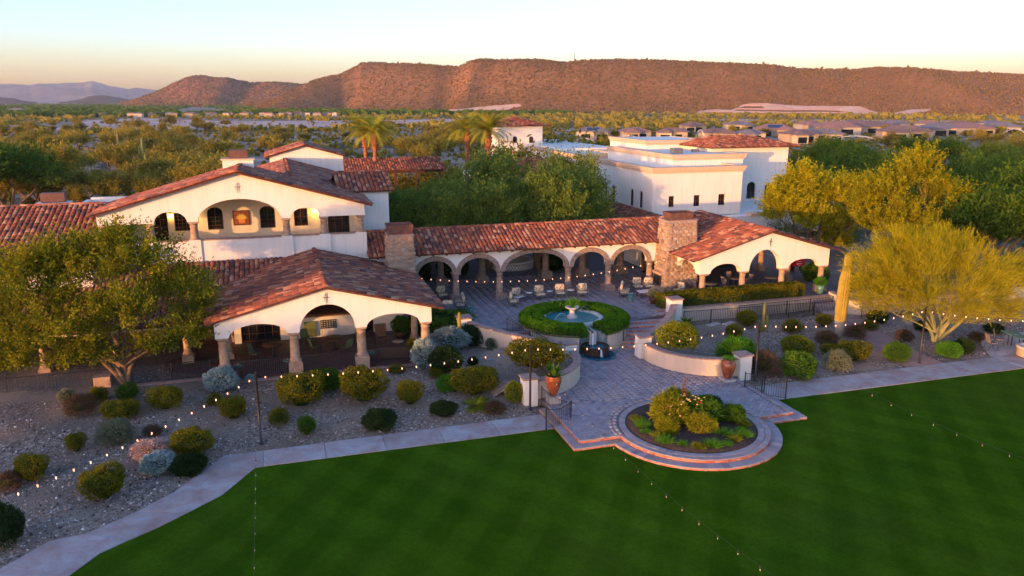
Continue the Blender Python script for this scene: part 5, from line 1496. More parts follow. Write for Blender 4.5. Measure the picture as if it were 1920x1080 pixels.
cap_line(pav, off, (-3.95, 41.16, 5.5 - 6.15 * SL), (AP, 41.16, 5.52), 0.04, 0.42, 'rake_tile'); cap_line(pav, off, (8.62, 41.16, 5.5 - 6.42 * SL), (AP, 41.16, 5.52), 0.04, 0.42, 'rake_tile')
emblem(pav, off, 2.2, 41.38, 4.86, 0.30)
m = MB(off); m.box(-3.6, 8.3, 41.02, 41.38, 0.1, 0.70); m.build('curb', M['cap'], pav)
# picket railings between the columns
def railing(name, label, cat, p0, p1, h=0.95, z0=0.0, z1=None, gap=0.12, posts=True, group=None, off_rail=0.08, single=False, thick=0.019, postr=0.022):
    z1 = z0 if z1 is None else z1
    A_, B_ = Vector((p0[0], p0[1], z0)), Vector((p1[0], p1[1], z1)); off = tuple(A_)
    t = thing(name, label, cat, A_.x, A_.y, A_.z, 0, group)
    d = (B_ - A_); L = Vector((d.x, d.y)).length; n = max(2, int(L / gap))
    m = MB(off); m.tube([A_ + Vector((0, 0, h)), B_ + Vector((0, 0, h))], 0.022, 5); m.build('top_rail', M['metal'], t)
    m = MB(off); m.tube([A_ + Vector((0, 0, off_rail)), B_ + Vector((0, 0, off_rail))], 0.014, 4); m.build('bottom_rail', M['metal'], t)
    m = MB(off)
    for i in range(1, n):
        p = A_.lerp(B_, i / n); m.box(p.x - thick / 2, p.x + thick / 2, p.y - thick / 2, p.y + thick / 2, p.z + off_rail, p.z + h)
    o = m.build('pickets', M['metal'], t); o['kind'] = 'stuff'
    if posts:
        k = max(1, int(round(L / 2.0)))
        for i in range(k + 1):
            p = A_.lerp(B_, i / k); MB(off).box(p.x - postr, p.x + postr, p.y - postr, p.y + postr, p.z - 0.02, p.z + h + 0.05).build('post', M['metal'], t)
    return t
for a, b, l in ((-2.85, 0.08, 'iron railing in the left arch of the pavilion'), (0.78, 3.66, 'iron railing in the middle arch of the pavilion'), (4.36, 7.26, 'iron railing in the right arch of the pavilion')):
    railing('railing', l, 'railing', (a, 41.6), (b, 41.6), 0.95, 0.70, None, 0.11, True)

railing('railing', 'long iron railing of the shaded porch behind the big left tree', 'railing', (-31, 42.45), (-4.0, 42.45), 0.95, 0.66, None, 0.13, True)
M['walk_dark'] = mk('porch_tile', (0.09, 0.055, 0.045), (0.14, 0.09, 0.075), 2.0, 0.7, 0.2, 12, 0.01)
# ================================================================ MAIN TWO-STOREY HOUSE
off = (-2.3, 52.5, 0.4)
hs = thing('clubhouse', 'two storey white clubhouse with arched upper loggia under a red tile gable', 'house', *off)
AP, ZR, SL = -2.3, 10.72, 0.285
m = MB(off); f = alongU(52.5)
wall_mesh(m, -10.62, 5.66, 7.66, gable_top(AP, ZR - 0.05, SL), [arch(-7.42, -5.48, 7.66, 8.36), arch(-4.84, 0.24, 7.66, 9.02, None, 24), arch(0.86, 2.72, 7.66, 8.30)], f, 0.45, 0, (AP,))
m.build('gable_wall', M['stucco'], hs)
for u_ in (-10.28, -7.68, -5.13, 0.55, 2.97, 5.36): column(hs, off, u_, 52.72, 6.50, 7.66, 0.225, None, 0.5, M['cantera'], 0.58)
m = MB(off); m.box(-10.6, 5.66, 52.5, 52.85, 0.5, 6.42); m.build('front_wall', M['stucco'], hs)
m = MB(off)
m.box(-10.66, 5.72, 52.46, 52.90, 6.422, 6.49); m.build('parapet_cap', M['cap'], hs)
for u_ in (-10.28, -7.68, -5.13, 0.55, 2.97, 5.36): MB(off).box(u_ - .36, u_ + .36, 52.40, 52.495, 5.0, 6.50).build('pilaster', M['stucco'], hs)
m = MB(off); m.box(-10.2, 5.3, 52.86, 55.6, 5.3, 5.42); m.build('loggia_floor', M['cap'], hs)
m = MB(off); m.box(0.0, 5.2, 53.7, 53.85, 5.43, 6.30); m.build('low_inner_wall', M['stucco'], hs)
holes = [arch(-4.52, -3.52, 7.75, 8.15, 6.62), arch(-1.13, -0.13, 7.75, 8.10, 6.58), rect(1.12, 2.05, 6.62, 7.86), rect(-6.60, -5.62, 6.62, 7.86), rect(-7.95, -7.0, 5.45, 7.92), rect(3.4, 4.9, 5.45, 7.5)]
m = MB(off); wall_mesh(m, -10.2, 5.66, 5.42, gable_top(AP, ZR - .3, SL), holes, alongU(55.6), 0.3, 0, (AP,)); m.build('loggia_back_wall', M['stucco_yellow'], hs)
bw = alongU(55.6)
window(hs, off, -4.52, -3.52, 6.62, 7.75, bw, 0.12, 0.40, (1, 3)); window(hs, off, -1.13, -0.13, 6.58, 7.75, bw, 0.12, 0.35, (1, 3))
window(hs, off, 1.12, 2.05, 6.62, 7.86, bw, 0.12, 0, (1, 1)); window(hs, off, -6.60, -5.62, 6.62, 7.86, bw, 0.12, 0, (3, 4))
window(hs, off, -7.95, -7.0, 5.45, 7.92, bw, 0.12, 0, (1, 4), name='door'); window(hs, off, 3.4, 4.9, 5.45, 7.5, bw, 0.12, 0, (2, 3), name='door')
for u_, v0_, v1_ in ((-10.62, 52.96, 58.2), (5.36, 55.9, 58.2)):
    m = MB(off); m.box(u_, u_ + .3, v0_, v1_, 0.5, ZR - abs((u_ + .15) - AP) * SL - 0.1); m.build('side_wall', M['stucco'], hs)
# painted plant picture (flat print) in a dark frame
pic = thing('wall_picture', 'dark framed picture of a yellow agave in an orange pot on the loggia wall', 'picture', -2.33, 55.56, 6.86)
MB().box(-.55, .55, -.03, 0.0, 0, 1.02).build('frame', M['wood'], pic)
m = MB(); m.add([(-.47, -.035, .07), (.47, -.035, .07), (.47, -.035, .95), (-.47, -.035, .95)], [(0, 1, 2, 3)]); m.build('canvas', mk('brown_canvas', (0.16, 0.045, 0.02), (0.24, 0.08, 0.03), 5, 0.8, 0), pic)
m = MB(); m.add([(-.16, -.04, .14), (.16, -.04, .14), (.22, -.04, .28), (.20, -.04, .42), (-.20, -.04, .42), (-.22, -.04, .28)], [(0, 1, 2, 3, 4, 5)]); m.build('painted_pot', mk('orange_paint', (0.50, 0.15, 0.03), (0.62, 0.24, 0.06), 20, 0.7, 0), pic)
m = MB()
for k in range(9):
    a = math.pi * (0.08 + 0.84 * k / 8); L = 0.42; bx = 0.0; c, s = math.cos(a), math.sin(a)
    m.add([(bx - s * .03, -.042 - k * .0004, .42 + c * .03), (bx + s * .03, -.042 - k * .0004, .42 - c * .03 + .02), (bx + c * L * .6 + s * .05, -.042 - k * .0004, .42 + s * L * .6 - c * .05), (bx + c * L, -.042 - k * .0004, .42 + s * L), (bx + c * L * .6 - s * .05, -.042 - k * .0004, .42 + s * L * .6 + c * .05)], [(0, 1, 2, 3, 4)])
m.build('painted_leaves', mk('yellow_paint', (0.48, 0.34, 0.05), (0.6, 0.45, 0.10), 20, 0.7, 0), pic)
for u_, l_ in ((-6.78, 'lit iron lantern on the loggia wall beside the left door'), (2.62, 'lit iron lantern on the loggia wall by the right windows')):
    t = thing('wall_lantern', l_, 'lantern', u_, 55.45, 7.62)
    MB().box(-.09, .09, -.09, .09, 0, .20).build('glass', M['lantern'], t); MB().box(-.11, .11, -.11, .11, .201, .26, 0, 0, .4).build('hood', M['metal'], t); MB().box(-.02, .02, -.02, .14, .26, .30).build('bracket', M['metal'], t)
    ld = bpy.data.lights.new('lantern_light', 'POINT'); ld.energy = 6; ld.color = (1, 0.52, 0.16); ld.shadow_soft_size = 0.1
    lo = bpy.data.objects.new('lantern_light', ld); link(lo, t); lo.location = (1.6 if u_ < 0 else 0, -0.35, -0.1)
zr = ZR + 0.05
eL, eR = -10.98, 6.16
zL, zRr = zr - (AP - eL) * SL, zr - (eR - AP) * SL
CR, CZ = 1.05, 10.3           # cross ridge behind
CRU = 1.1; CRZ = zr - (CRU - AP) * SL
roof(hs, off, (eL, 58.6, zL), (eL, 52.1, zL), (AP, 58.6, zr), (AP, 52.1, zr), 110)
roof(hs, off, (eR, 52.1, zRr), (eR, 58.6, zRr), (AP, 52.1, zr), (AP, 58.6, zr), 110)
roof(hs, off, (eR, 58.6, zRr), (eR, 77, zRr), (CRU, 58.6, CRZ), (CRU, 77, CRZ), 40)
roof(hs, off, (-4.2, 77, CRZ - 5.3 * SL), (-4.2, 58.6, CRZ - 5.3 * SL), (CRU, 77, CRZ), (CRU, 58.6, CRZ), 30)
cap_line(hs, off, (AP, 52.05, zr), (AP, 58.6, zr), 0.07); cap_line(hs, off, (CRU, 57.8, CRZ), (CRU, 77, CRZ), 0.07)
m = MB(off); wall_mesh(m, -10.6, 5.6, 6.0, gable_top(AP, ZR - 0.1, SL), [], alongU(58.2), 0.3, 0, (AP,)); m.build('rear_gable_wall', M['stucco'], hs)
cap_line(hs, off, (eL, 52.14, zL), (AP, 52.14, zr + .02), 0.04, 0.42, 'rake_tile'); cap_line(hs, off, (eR, 52.14, zRr), (AP, 52.14, zr + .02), 0.04, 0.42, 'rake_tile')
emblem(hs, off, -2.3, 52.46, 9.75, 0.34)
# white chimney on the slope
m = MB(off); m.box(-3.35, -1.32, 57.2, 58.6, 9.4, 11.15); m.build('chimney', M['stucco'], hs)
MB(off).box(-3.45, -1.22, 57.1, 58.7, 11.152, 11.24).build('chimney_shelf', M['cornice'], hs)
MB(off).box(-2.9, -1.65, 57.4, 58.4, 11.242, 11.80).build('chimney_cap', M['chimcap'], hs)
# rear wing
m = MB(off); m.box(-3.9, 5.8, 58.7, 76.5, 0.5, 8.25); m.build('rear_wing_wall', M['stucco'], hs)
m = MB(off); wall_mesh(m, -0.3, 6.4, 8.6, gable_top(2.9, 11.0, 0.28), [], alongU(76), 6, 0, (2.9,)); m.build('rear_gable_wall', M['stucco'], hs)
roof(hs, off, (-0.7, 82.5, 10.05), (-0.7, 75.7, 10.05), (2.9, 82.5, 11.08), (2.9, 75.7, 11.08)); roof(hs, off, (6.6, 75.7, 10.05), (6.6, 82.5, 10.05), (2.9, 75.7, 11.08), (2.9, 82.5, 11.08))
cap_line(hs, off, (-0.7, 75.7, 10.05), (2.9, 75.7, 11.1), .04, .42, 'rake_tile', False); cap_line(hs, off, (6.6, 75.7, 10.05), (2.9, 75.7, 11.1), .04, .42, 'rake_tile', False)
# lower roof sloping to the front, left of the pavilion
roof(hs, off, (-32, 45.0, 3.02), (3.5, 45.0, 3.02), (-32, 52.38, 5.08), (3.5, 52.38, 5.08), 0, keep=lambda u, v, z: z > 5.45 - abs(u - 2.2) * 0.255 + 0.0 or u < -3.9)
for k in range(7): column(hs, off, -5.4 - 3.6 * k, 45.5, 0.66, 2.75, 0.19, 0.4, 0.6)
m = MB(off); m.box(-32, -3.95, 45.25, 45.75, 2.752, 3.0); m.build('porch_beam', M['stucco'], hs)
m = MB(off); m.box(-32, -3.95, 42.3, 51, 0.1, 0.655); m.build('porch_floor', M['walk_dark'], hs)
MB(off).box(-9.6, -8.8, 42.0, 42.7, 0.2, 1.35).build('pedestal', M['cantera'], hs)
m = MB(off); m.box(-32, -10.7, 49.8, 50.2, 3.6, 6.15); m.build('wing_wall', M['stucco'], hs)
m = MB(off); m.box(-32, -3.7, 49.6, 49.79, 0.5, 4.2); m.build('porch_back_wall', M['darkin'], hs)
m = MB(off); m.box(-32, -3.95, 42.0, 42.29, 0.1, 0.74); m.build('curb', M['cap'], hs)
roof(hs, off, (-32, 49.3, 6.0), (-10.9, 49.3, 6.0), (-32, 56.8, 8.48), (-10.9, 56.8, 8.48), 0)
roof(hs, off, (-10.9, 64.3, 6.0), (-32, 64.3, 6.0), (-10.9, 56.8, 8.48), (-32, 56.8, 8.48), 0, tiles=False)
cap_line(hs, off, (-32, 56.8, 8.48), (-10.9, 56.8, 8.48), .07, .4, 'ridge_tile', False)
m = MB(off); m.box(-31.5, -10.9, 50.21, 63.5, 0.5, 6.0); m.build('wing_block', M['stucco'], hs)
p = atv(66, 386, 58.5); m = MB(off); m.box(p[0], p[0] + 2.0, 58.5, 59.6, 6.8, p[2] + .15); m.build('chimney', M['stucco'], hs); MB(off).box(p[0] + .3, p[0] + 1.75, 58.7, 59.4, p[2] + .151, p[2] + .78).build('chimney_cap', M['chimcap'], hs)
# white parapet box behind the left wing
p = atv(140, 380, 66); q = atv(235, 368, 66)
m = MB(off); m.box(p[0], q[0] - .5, 66, 66.3, 5, p[2] - .25); m.box(p[0], p[0] + .3, 66.31, 70, 5, p[2] - .25); m.box(p[0] + .31, q[0] - .5, 70, 70.3, 5, p[2] - .1); m.build('parapet', M['stucco_far'], hs)
# right upper block
m = MB(off); wall_mesh(m, 5.70, 8.0, 0.6, 8.72, [arch(5.72, 6.0, 8.0, 8.3, 6.9, 6)], alongU(57.5), 0.4); m.box(7.6, 8.0, 57.91, 64, 0.6, 8.72); m.build('corner_block_wall', M['stucco_far'], hs)
window(hs, off, 5.72, 6.0, 6.9, 8.0, alongU(57.5), 0.12, 0.3, (0, 2))
roof(hs, off, (4.3, 57.15, 8.72), (8.3, 57.15, 8.72), (4.3, 60.9, 9.75), (8.3, 60.9, 9.75)); roof(hs, off, (8.3, 64.6, 8.72), (4.3, 64.6, 8.72), (8.3, 60.9, 9.75), (4.3, 60.9, 9.75), tiles=False)
cap_line(hs, off, (4.3, 60.9, 9.75), (8.3, 60.9, 9.75), .07, .4, 'ridge_tile')
cap_line(hs, off, (8.25, 57.2, 8.72), (8.25, 60.9, 9.75), .04, .42, 'rake_tile')

# ================================================================ ARCADE WITH THE TWO STONE CHIMNEYS
off = (18, 52, PATIO_Z)
arc_ = thing('arcade', 'white arcade of five stone arches under a long red tile roof', 'arcade', *off)
AR = [(9.02, 11.58, 4.35), (12.05, 14.78, 4.38), (15.36, 20.04, 4.52), (20.62, 23.30, 4.34), (23.82, 26.70, 4.36)]
m = MB(off)
wall_mesh(m, 5.7, 28.0, 3.30, 4.98, [arch(a - .03, b + .03, 3.34, z) for a, b, z in AR], alongU(52.05), 0.5, 0); m.build('front_wall', M['stucco_far'], arc_)
# carved stone arch rings, proud of the wall, in voussoirs
for a, b, z in AR:
    c, r, h = (a + b) / 2, (b - a) / 2, z - 3.34; n = 13 if r < 2 else 21; k = 0.27
    for i in range(n):
        t0, t1 = math.pi * i / n + .006, math.pi * (i + 1) / n - .006
        def pt(t, e): return (c - (r + e) * math.cos(t), 3.34 + (h + e) * math.sin(t))
        q = [pt(t0, -.05), pt(t1, -.05), pt(t1, k), pt(t0, k)]
        P = [(x, 52.05 - .07, zz) for x, zz in q] + [(x, 52.05 + .12, zz) for x, zz in q]
        P2 = [(x, 52.45, zz) for x, zz in q[:2]]
        mm = MB(off); mm.add(P, [(0, 1, 2, 3), (0, 1, 5, 4), (3, 2, 6, 7), (1, 2, 6, 5), (0, 3, 7, 4)])
        mm.build('arch_stone', M['cantera_grey'], arc_)
for u_ in (8.75, 11.82, 15.07, 20.33, 23.56, 27.0): column(arc_, off, u_, 52.30, PATIO_Z, 3.32, 0.23, 0.42, 0.86, M['cantera_grey'], 0.62)
for u_ in (8.6, 11.8, 15.1, 20.4, 23.6, 27.0): column(arc_, off, u_, 57.5, PATIO_Z, 3.6, 0.25, 0.55, 0.9, M['cantera_grey'], 0.66)
m = MB(off); wall_mesh(m, 8.0, 31, 3.6, 5.0, [arch(a - .03, b + .03, 3.6, z + .2) for a, b, z in AR], alongU(57.3), 0.4, 0); m.build('rear_wall', M['stucco_far'], arc_)
roof(arc_, off, (5.68, 51.45, 4.90), (33.8, 51.45, 4.90), (5.68, 54.85, 6.06), (33.8, 54.85, 6.06), 230, keep=lambda u, v, z: z > 6.1 - abs(u - 33.8) * 0.29 - 0.05 or u < 27.0, fascia=True)
roof(arc_, off, (33.8, 58.3, 4.90), (5.68, 58.3, 4.90), (33.8, 54.85, 6.06), (5.68, 54.85, 6.06), 0)
cap_line(arc_, off, (5.7, 54.85, 6.06), (33.8, 54.85, 6.06), .07, .4)
rt_me = MB().box(-.06, .06, -.27, .27, -.06, .06).mesh('rafter_tail', M['wood'])
for i in range(23): inst('rafter_tail', rt_me, arc_, (6.3 + i * 0.95 - off[0], 51.77 - off[1], 4.78 - off[2]))
stone_chimney(arc_, off, 6.72, 8.72, 50.2, 51.9, 1.2, 6.45, 0.82, 0.72, 0.76)
stone_chimney(arc_, off, 27.15, 30.0, 50.2, 52.0, PATIO_Z, 6.5, 0.82, 0.62, 0.62, (0.0, 0.5, 2.35))
m = MB(off); m.box(27.02, 27.2, 50.62, 51.58, 1.65, 2.5); m.build('firebox', M['darkin'], arc_); m = MB(off); m.box(26.5, 27.12, 50.1, 52.05, PATIO_Z, 1.62); m.build('hearth', M['stone'], arc_)
m = MB(off); m.box(26.95, 27.16, 50.45, 51.75, 2.48, 2.68); m.build('mantel', M['cantera'], arc_)

# right gabled pavilion joined to the arcade
off = (33.8, 47, PATIO_Z)
rp = thing('pavilion', 'open arched dining pavilion with red tiled gable at the right', 'pavilion', *off)
AP, ZR, SL = 33.8, 6.0, 0.285
m = MB(off); wall_mesh(m, 28.2, 39.0, 3.22, gable_top(AP, ZR - 0.06, SL), [arch(29.05, 31.52, 3.22, 3.88), arch(32.2, 34.86, 3.22, 4.72), arch(35.5, 38.2, 3.22, 3.86)], alongU(47.0), 0.5, 0, (AP,)); m.build('front_wall', M['stucco'], rp)
m = MB(off); wall_mesh(m, 47.51, 50.3, 3.22, 4.4, [arch(47.6, 50.2, 3.22, 3.9)], alongV(28.2), 0.4); m.build('side_wall', M['stucco'], rp)
m = MB(off); wall_mesh(m, 47.51, 57, 3.22, 4.4, [arch(48, 51, 3.22, 3.9), arch(51.6, 54.6, 3.22, 3.9)], alongV(38.55), 0.45); m.build('side_wall', M['stucco'], rp)
for u_ in (28.6, 31.86, 35.18, 38.62): column(rp, off, u_, 47.26, PATIO_Z, 3.22, 0.21, 0.45, 0.72, M['cantera'], 0.60)
for v_ in (51.3, 54.9): column(rp, off, 38.7, v_, PATIO_Z, 3.22, 0.2, 0.35, 0.6, M['cantera'], 0.58)
zr = 6.1
roof(rp, off, (27.45, 57.5, zr - 6.35 * SL), (27.45, 46.68, zr - 6.35 * SL), (AP, 57.5, zr), (AP, 46.68, zr), 150, keep=lambda u, v, z: (z > 4.90 + (v - 51.45) * 0.341 - 0.03) and not (u < 30.2 and 50.0 < v < 52.1))
roof(rp, off, (39.85, 46.68, zr - 6.05 * SL), (39.85, 57.5, zr - 6.05 * SL), (AP, 46.68, zr), (AP, 57.5, zr), 60)
cap_line(rp, off, (AP, 46.62, zr), (AP, 57, zr), .07)
cap_line(rp, off, (27.45, 46.72, zr - 6.35 * SL), (AP, 46.72, zr + .02), .04, .42, 'rake_tile'); cap_line(rp, off, (39.85, 46.72, zr - 6.05 * SL), (AP, 46.72, zr + .02), .04, .42, 'rake_tile')
emblem(rp, off, 33.8, 46.98, 5.25, 0.30)
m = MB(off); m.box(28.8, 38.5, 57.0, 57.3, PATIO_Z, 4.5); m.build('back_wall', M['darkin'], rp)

# ================================================================ WHITE HALL AT THE BACK
off = (39, 66, 0.5)
wh = thing('white_hall', 'big white flat roofed hall with tan cornices and small windows', 'building', *off)
def cornice(parent, off, u0, u1, v0, v1, z, h=0.55, sides='fl', dep=0.22, mat=None, name='cornice'):
    m = MB(off); mt = mat or M['cornice']
    for k, (e, a, b) in enumerate(((0.10, 0.0, 0.18), (dep, 0.18, h - .08), (dep + .06, h - .08, h))):
        m.box(u0 - e, u1 + e, v0 - e, v0 - 0.002, z - h + a, z - h + b - .002)
        m.box(u0 - e, u0 - 0.002, v0, v1, z - h + a, z - h + b - .002)
        m.box(u1 + .002, u1 + e, v0, v1, z - h + a, z - h + b - .002)
    m.box(u0 - dep - .06, u1 + dep + .06, v0 - dep - .06, v0 + .35, z + .001, z + .05); m.box(u0 - dep - .06, u0 + .35, v0 + .351, v1, z + .001, z + .05)
    return m.build(name, mt, parent)
fr = alongU(66)
hol = [rect(atv(x0, y1, 66)[0], atv(x1, y1, 66)[0], atv(x0, y1, 66)[2], atv(x0, y0, 66)[2]) for x0, x1, y0, y1 in ((1253, 1264, 368, 389), (1300, 1312, 366, 387), (1346, 1359, 364, 385))]
m = MB(off); wall_mesh(m, 34.05, 43.7, 4.3, 8.75, hol, fr, 0.35); m.build('front_wall', M['stucco'], wh)
for h in hol: window(wh, off, h[0], h[1], h[2](0), h[3](0), fr, 0.16, 0, (1, 1))
def atu(px, py, u):
    r = ray(px, py); t = u / (r[0] * CA + r[1] * SA); return (u, (-r[0] * SA + r[1] * CA) * t, CAMH + r[2] * t)
lf = alongV(34.05)
lw = []
for x0, x1, y0, y1 in ((1119, 1125, 341, 374), (1132, 1138, 344, 377), (1146, 1153, 347, 380), (1180, 1187, 353, 387), (1197, 1204, 357, 391)):
    a, b = atu(x1, y1, 34.05), atu(x0, y1, 34.05); t_ = atu((x0 + x1) / 2, y0, 34.05)
    lw.append((a[1], b[1], a[2], t_[2] - .35, t_[2]))
lw = [w for w in lw if w[1] < 90]
m = MB(off); wall_mesh(m, 66.36, 90, 3.4, 8.75, [arch(w[0], w[1], w[3], w[4], w[2], 8) for w in lw], lf, 0.35); m.build('side_wall', M['stucco'], wh)
for w in lw: window(wh, off, w[0], w[1], w[2], w[3], lf, 0.16, w[4] - w[3], (1, 3))
m = MB(off); m.box(43.35, 43.7, 66.36, 72, 3.4, 8.75); m.build('right_wall', M['stucco'], wh)
m = MB(off); m.box(34.4, 43.35, 66.36, 90, 8.0, 8.1); m.build('flat_roof', M['stucco_far'], wh)
cornice(wh, off, 34.05, 43.7, 66, 90, 8.95, 0.5)
a = atv(1263, 291, 70); b = atv(1394, 290, 70)
m = MB(off); m.box(a[0], b[0], 70, 86, 8.1, a[2] - .05); m.build('upper_block', M['stucco'], wh); cornice(wh, off, a[0], b[0], 70, 86, a[2], 0.5)
a = atv(1213, 264, 80); b = atv(1333, 265, 80)
m = MB(off); m.box(a[0], b[0], 80, 90, 8.1, a[2] - .05); m.build('roof_block', M['stucco'], wh); cornice(wh, off, a[0], b[0], 80, 90, a[2], 0.45)
# long low parapets running back left
m = MB(off); m.box(34.4, 40, 86.5, 104, 3, 8.7); m.build('rear_block', M['stucco'], wh); cornice(wh, off, 34.4, 40, 86.51, 104, 8.9, .45)
m = MB(off); m.box(36, 44, 96, 120, 3, 9.0); m.build('rear_block', M['stucco'], wh)
# tall right tower
a = atv(1393, 285, 74); b = atv(1479, 273, 74)
ta, tb, tz = atv(1335, 275, 74)[0], b[0], b[2]
w1 = [atv(1399, 373, 74), atv(1415, 373, 74), atv(1407, 341, 74)]; w2 = [atv(1432, 376, 74), atv(1448, 376, 74), atv(1440, 343, 74)]
m = MB(off); wall_mesh(m, ta, tb, 3.4, tz, [arch(w[0][0], w[1][0], w[2][2] - .5, w[2][2], w[0][2], 10) for w in (w1, w2)], alongU(74), .35); m.box(tb - .35, tb, 74.36, 82, 3.4, tz); m.box(ta, ta + .35, 74.36, 82, 3.4, tz); m.build('tower_wall', M['stucco'], wh)
for w in (w1, w2): window(wh, off, w[0][0], w[1][0], w[0][2], w[2][2] - .5, alongU(74), .16, .5, (1, 3))
ov = 1.2
c0 = (ta + tb) / 2
roof(wh, off, (ta - ov * .5, 73.2, tz - .02), (tb + ov, 73.2, tz - .02), (ta + 3.0, 78, tz + .95), (tb - 2.5, 78, tz + .95)); roof(wh, off, (tb + ov, 73.2, tz - .02), (tb + ov, 83, tz - .02), (tb - 2.5, 78, tz + .95), (tb - 2.4, 78.2, tz + .95)); roof(wh, off, (ta - ov * .5, 83, tz - .02), (ta - ov * .5, 73.2, tz - .02), (ta + 3, 78.2, tz + .95), (ta + 3, 78, tz + .95))
# lower front wall and sill
m = MB(off); m.box(30, 56, 64.6, 65.0, 0.5, 4.25); m.build('lower_wall', M['stucco_far'], wh)
a = atv(1393, 402, 64.5); m = MB(off); m.box(43.9, 52, 64.45, 65.3, 4.252, 4.5); m.build('ledge', M['cornice'], wh)
m = MB(off); m.box(33.9, 56, 65.01, 74, 4.0, 4.24); m.build('low_flat_roof', M['stucco_far'], wh)
roof(wh, off, (29.2, 90, 3.3), (29.2, 59, 3.3), (34.0, 90, 4.75), (34.0, 59, 4.75), 0)
m = MB(off); m.box(29.6, 34, 59.2, 90, 0.5, 3.25); m.build('side_aisle_wall', M['stucco_far'], wh)

rv = random.Random(4)
for k, (u_, v_, s_) in enumerate(((36.5, 68, .35), (39.5, 67.6, .25), (38.2, 68.6, .18), (41.5, 68.2, .3), (40.2, 73, .5), (43, 74, .3), (45, 83, .4), (37, 80, .35), (37, 92, .5))):
    zt = 8.1 if v_ < 70 or u_ < 37.5 else atv(1263, 291, 70)[2] - .05
    MB(off).box(u_ - s_, u_ + s_, v_ - s_, v_ + s_, zt + .002, zt + s_ * 1.1).build('roof_vent', M['chairmetal'], wh)

# ---- small bell tower and the long back roof
off = (33.6, 105, 0)
tw = thing('bell_tower', 'small square white tower with hipped red tile roof beside the palms', 'tower', *off)
T0, T1, TZ = 30.3, 36.6, 11.7
wz = [(atv(1087, 510, 105))] if False else None
wa = [(atv(961.5, 268, 105), atv(970, 255.5, 105)), (atv(992, 268, 105), atv(1000.5, 255.5, 105))]
hol = [arch(p[0], q[0], q[2] - .3, q[2], p[2], 8) for p, q in wa]
m = MB(off); wall_mesh(m, T0, T1, 5, TZ, hol, alongU(105), .3); m.box(T0, T0 + .3, 105.31, 111, 5, TZ); m.box(T1 - .3, T1, 105.31, 111, 5, TZ); m.build('wall', M['stucco'], tw)
for p, q in wa: window(tw, off, p[0], q[0], p[2], q[2] - .3, alongU(105), .12, .3, (0, 0))
MB(off).box(T0 + .3, T1 - .3, 110.7, 111, 5, TZ).build('wall', M['stucco'], tw); MB(off).box(T0 - .1, T1 + .1, 104.85, 104.99, 7.9, 8.2).build('base_band', M['terracotta'], tw)
e = .7; c = (T0 + T1) / 2
for q in (((T0 - e, 105 - e, TZ), (T1 + e, 105 - e, TZ)), ((T1 + e, 105 - e, TZ), (T1 + e, 111 + e, TZ)), ((T0 - e, 111 + e, TZ), (T0 - e, 105 - e, TZ)), ((T1 + e, 111 + e, TZ), (T0 - e, 111 + e, TZ))):
    roof(tw, off, q[0], q[1], (c - .01, 108, TZ + 1.15), (c + .01, 108, TZ + 1.15), 0)
off = (12, 90, 0)
pg = thing('covered_walk', 'long covered walk with purple red tile roof behind the courtyard trees', 'covered walk', *off)
roof(pg, off, (4.8, 90, 7.3), (19.4, 90, 7.3), (4.8, 93.6, 8.45), (19.4, 93.6, 8.45)); roof(pg, off, (19.4, 97, 7.3), (4.8, 97, 7.3), (19.4, 93.6, 8.45), (4.8, 93.6, 8.45), tiles=False)
for k in range(6): MB(off).box(5.6 + k * 2.6, 5.9 + k * 2.6, 90.6, 90.9, 0, 7.3).build('post', M['wood'], pg)
MB(off).box(5, 19.2, 90.55, 90.95, 6.9, 7.2).build('beam', M['wood'], pg)
off = (26, 84, 0)
lw_ = thing('low_wing', 'low wing with red tile roof and stub chimney behind the courtyard trees', 'building', *off)
a = atv(985, 327, 84); b = atv(1120, 328, 84); a2 = atv(985, 308, 88); b2 = atv(1072, 306, 88)
roof(lw_, off, (a[0] - 6, 84, a[2]), (b[0], 84, a[2]), (a[0] - 4, 88.6, a[2] + 1.4), (b[0] - 3.5, 88.6, a[2] + 1.4)); roof(lw_, off, (b[0], 84, a[2]), (b[0], 93, a[2]), (b[0] - 3.5, 88.6, a[2] + 1.4), (b[0] - 3.5, 88.8, a[2] + 1.4))
MB(off).box(a[0] - 5.4, b[0] - .5, 84.5, 92, 0, a[2] - .05).build('wall', M['stucco_far'], lw_)
c1 = atv(1035, 314, 86); c2 = atv(1068, 314, 86); MB(off).box(c1[0] - .2, c2[0] + .2, 86, 87.4, 5, c1[2]).build('chimney', M['stucco_far'], lw_); MB(off).box(c1[0], c2[0], 86.1, 87.3, c1[2] + .001, c1[2] + .75).build('chimney_cap', M['chimcap'], lw_)

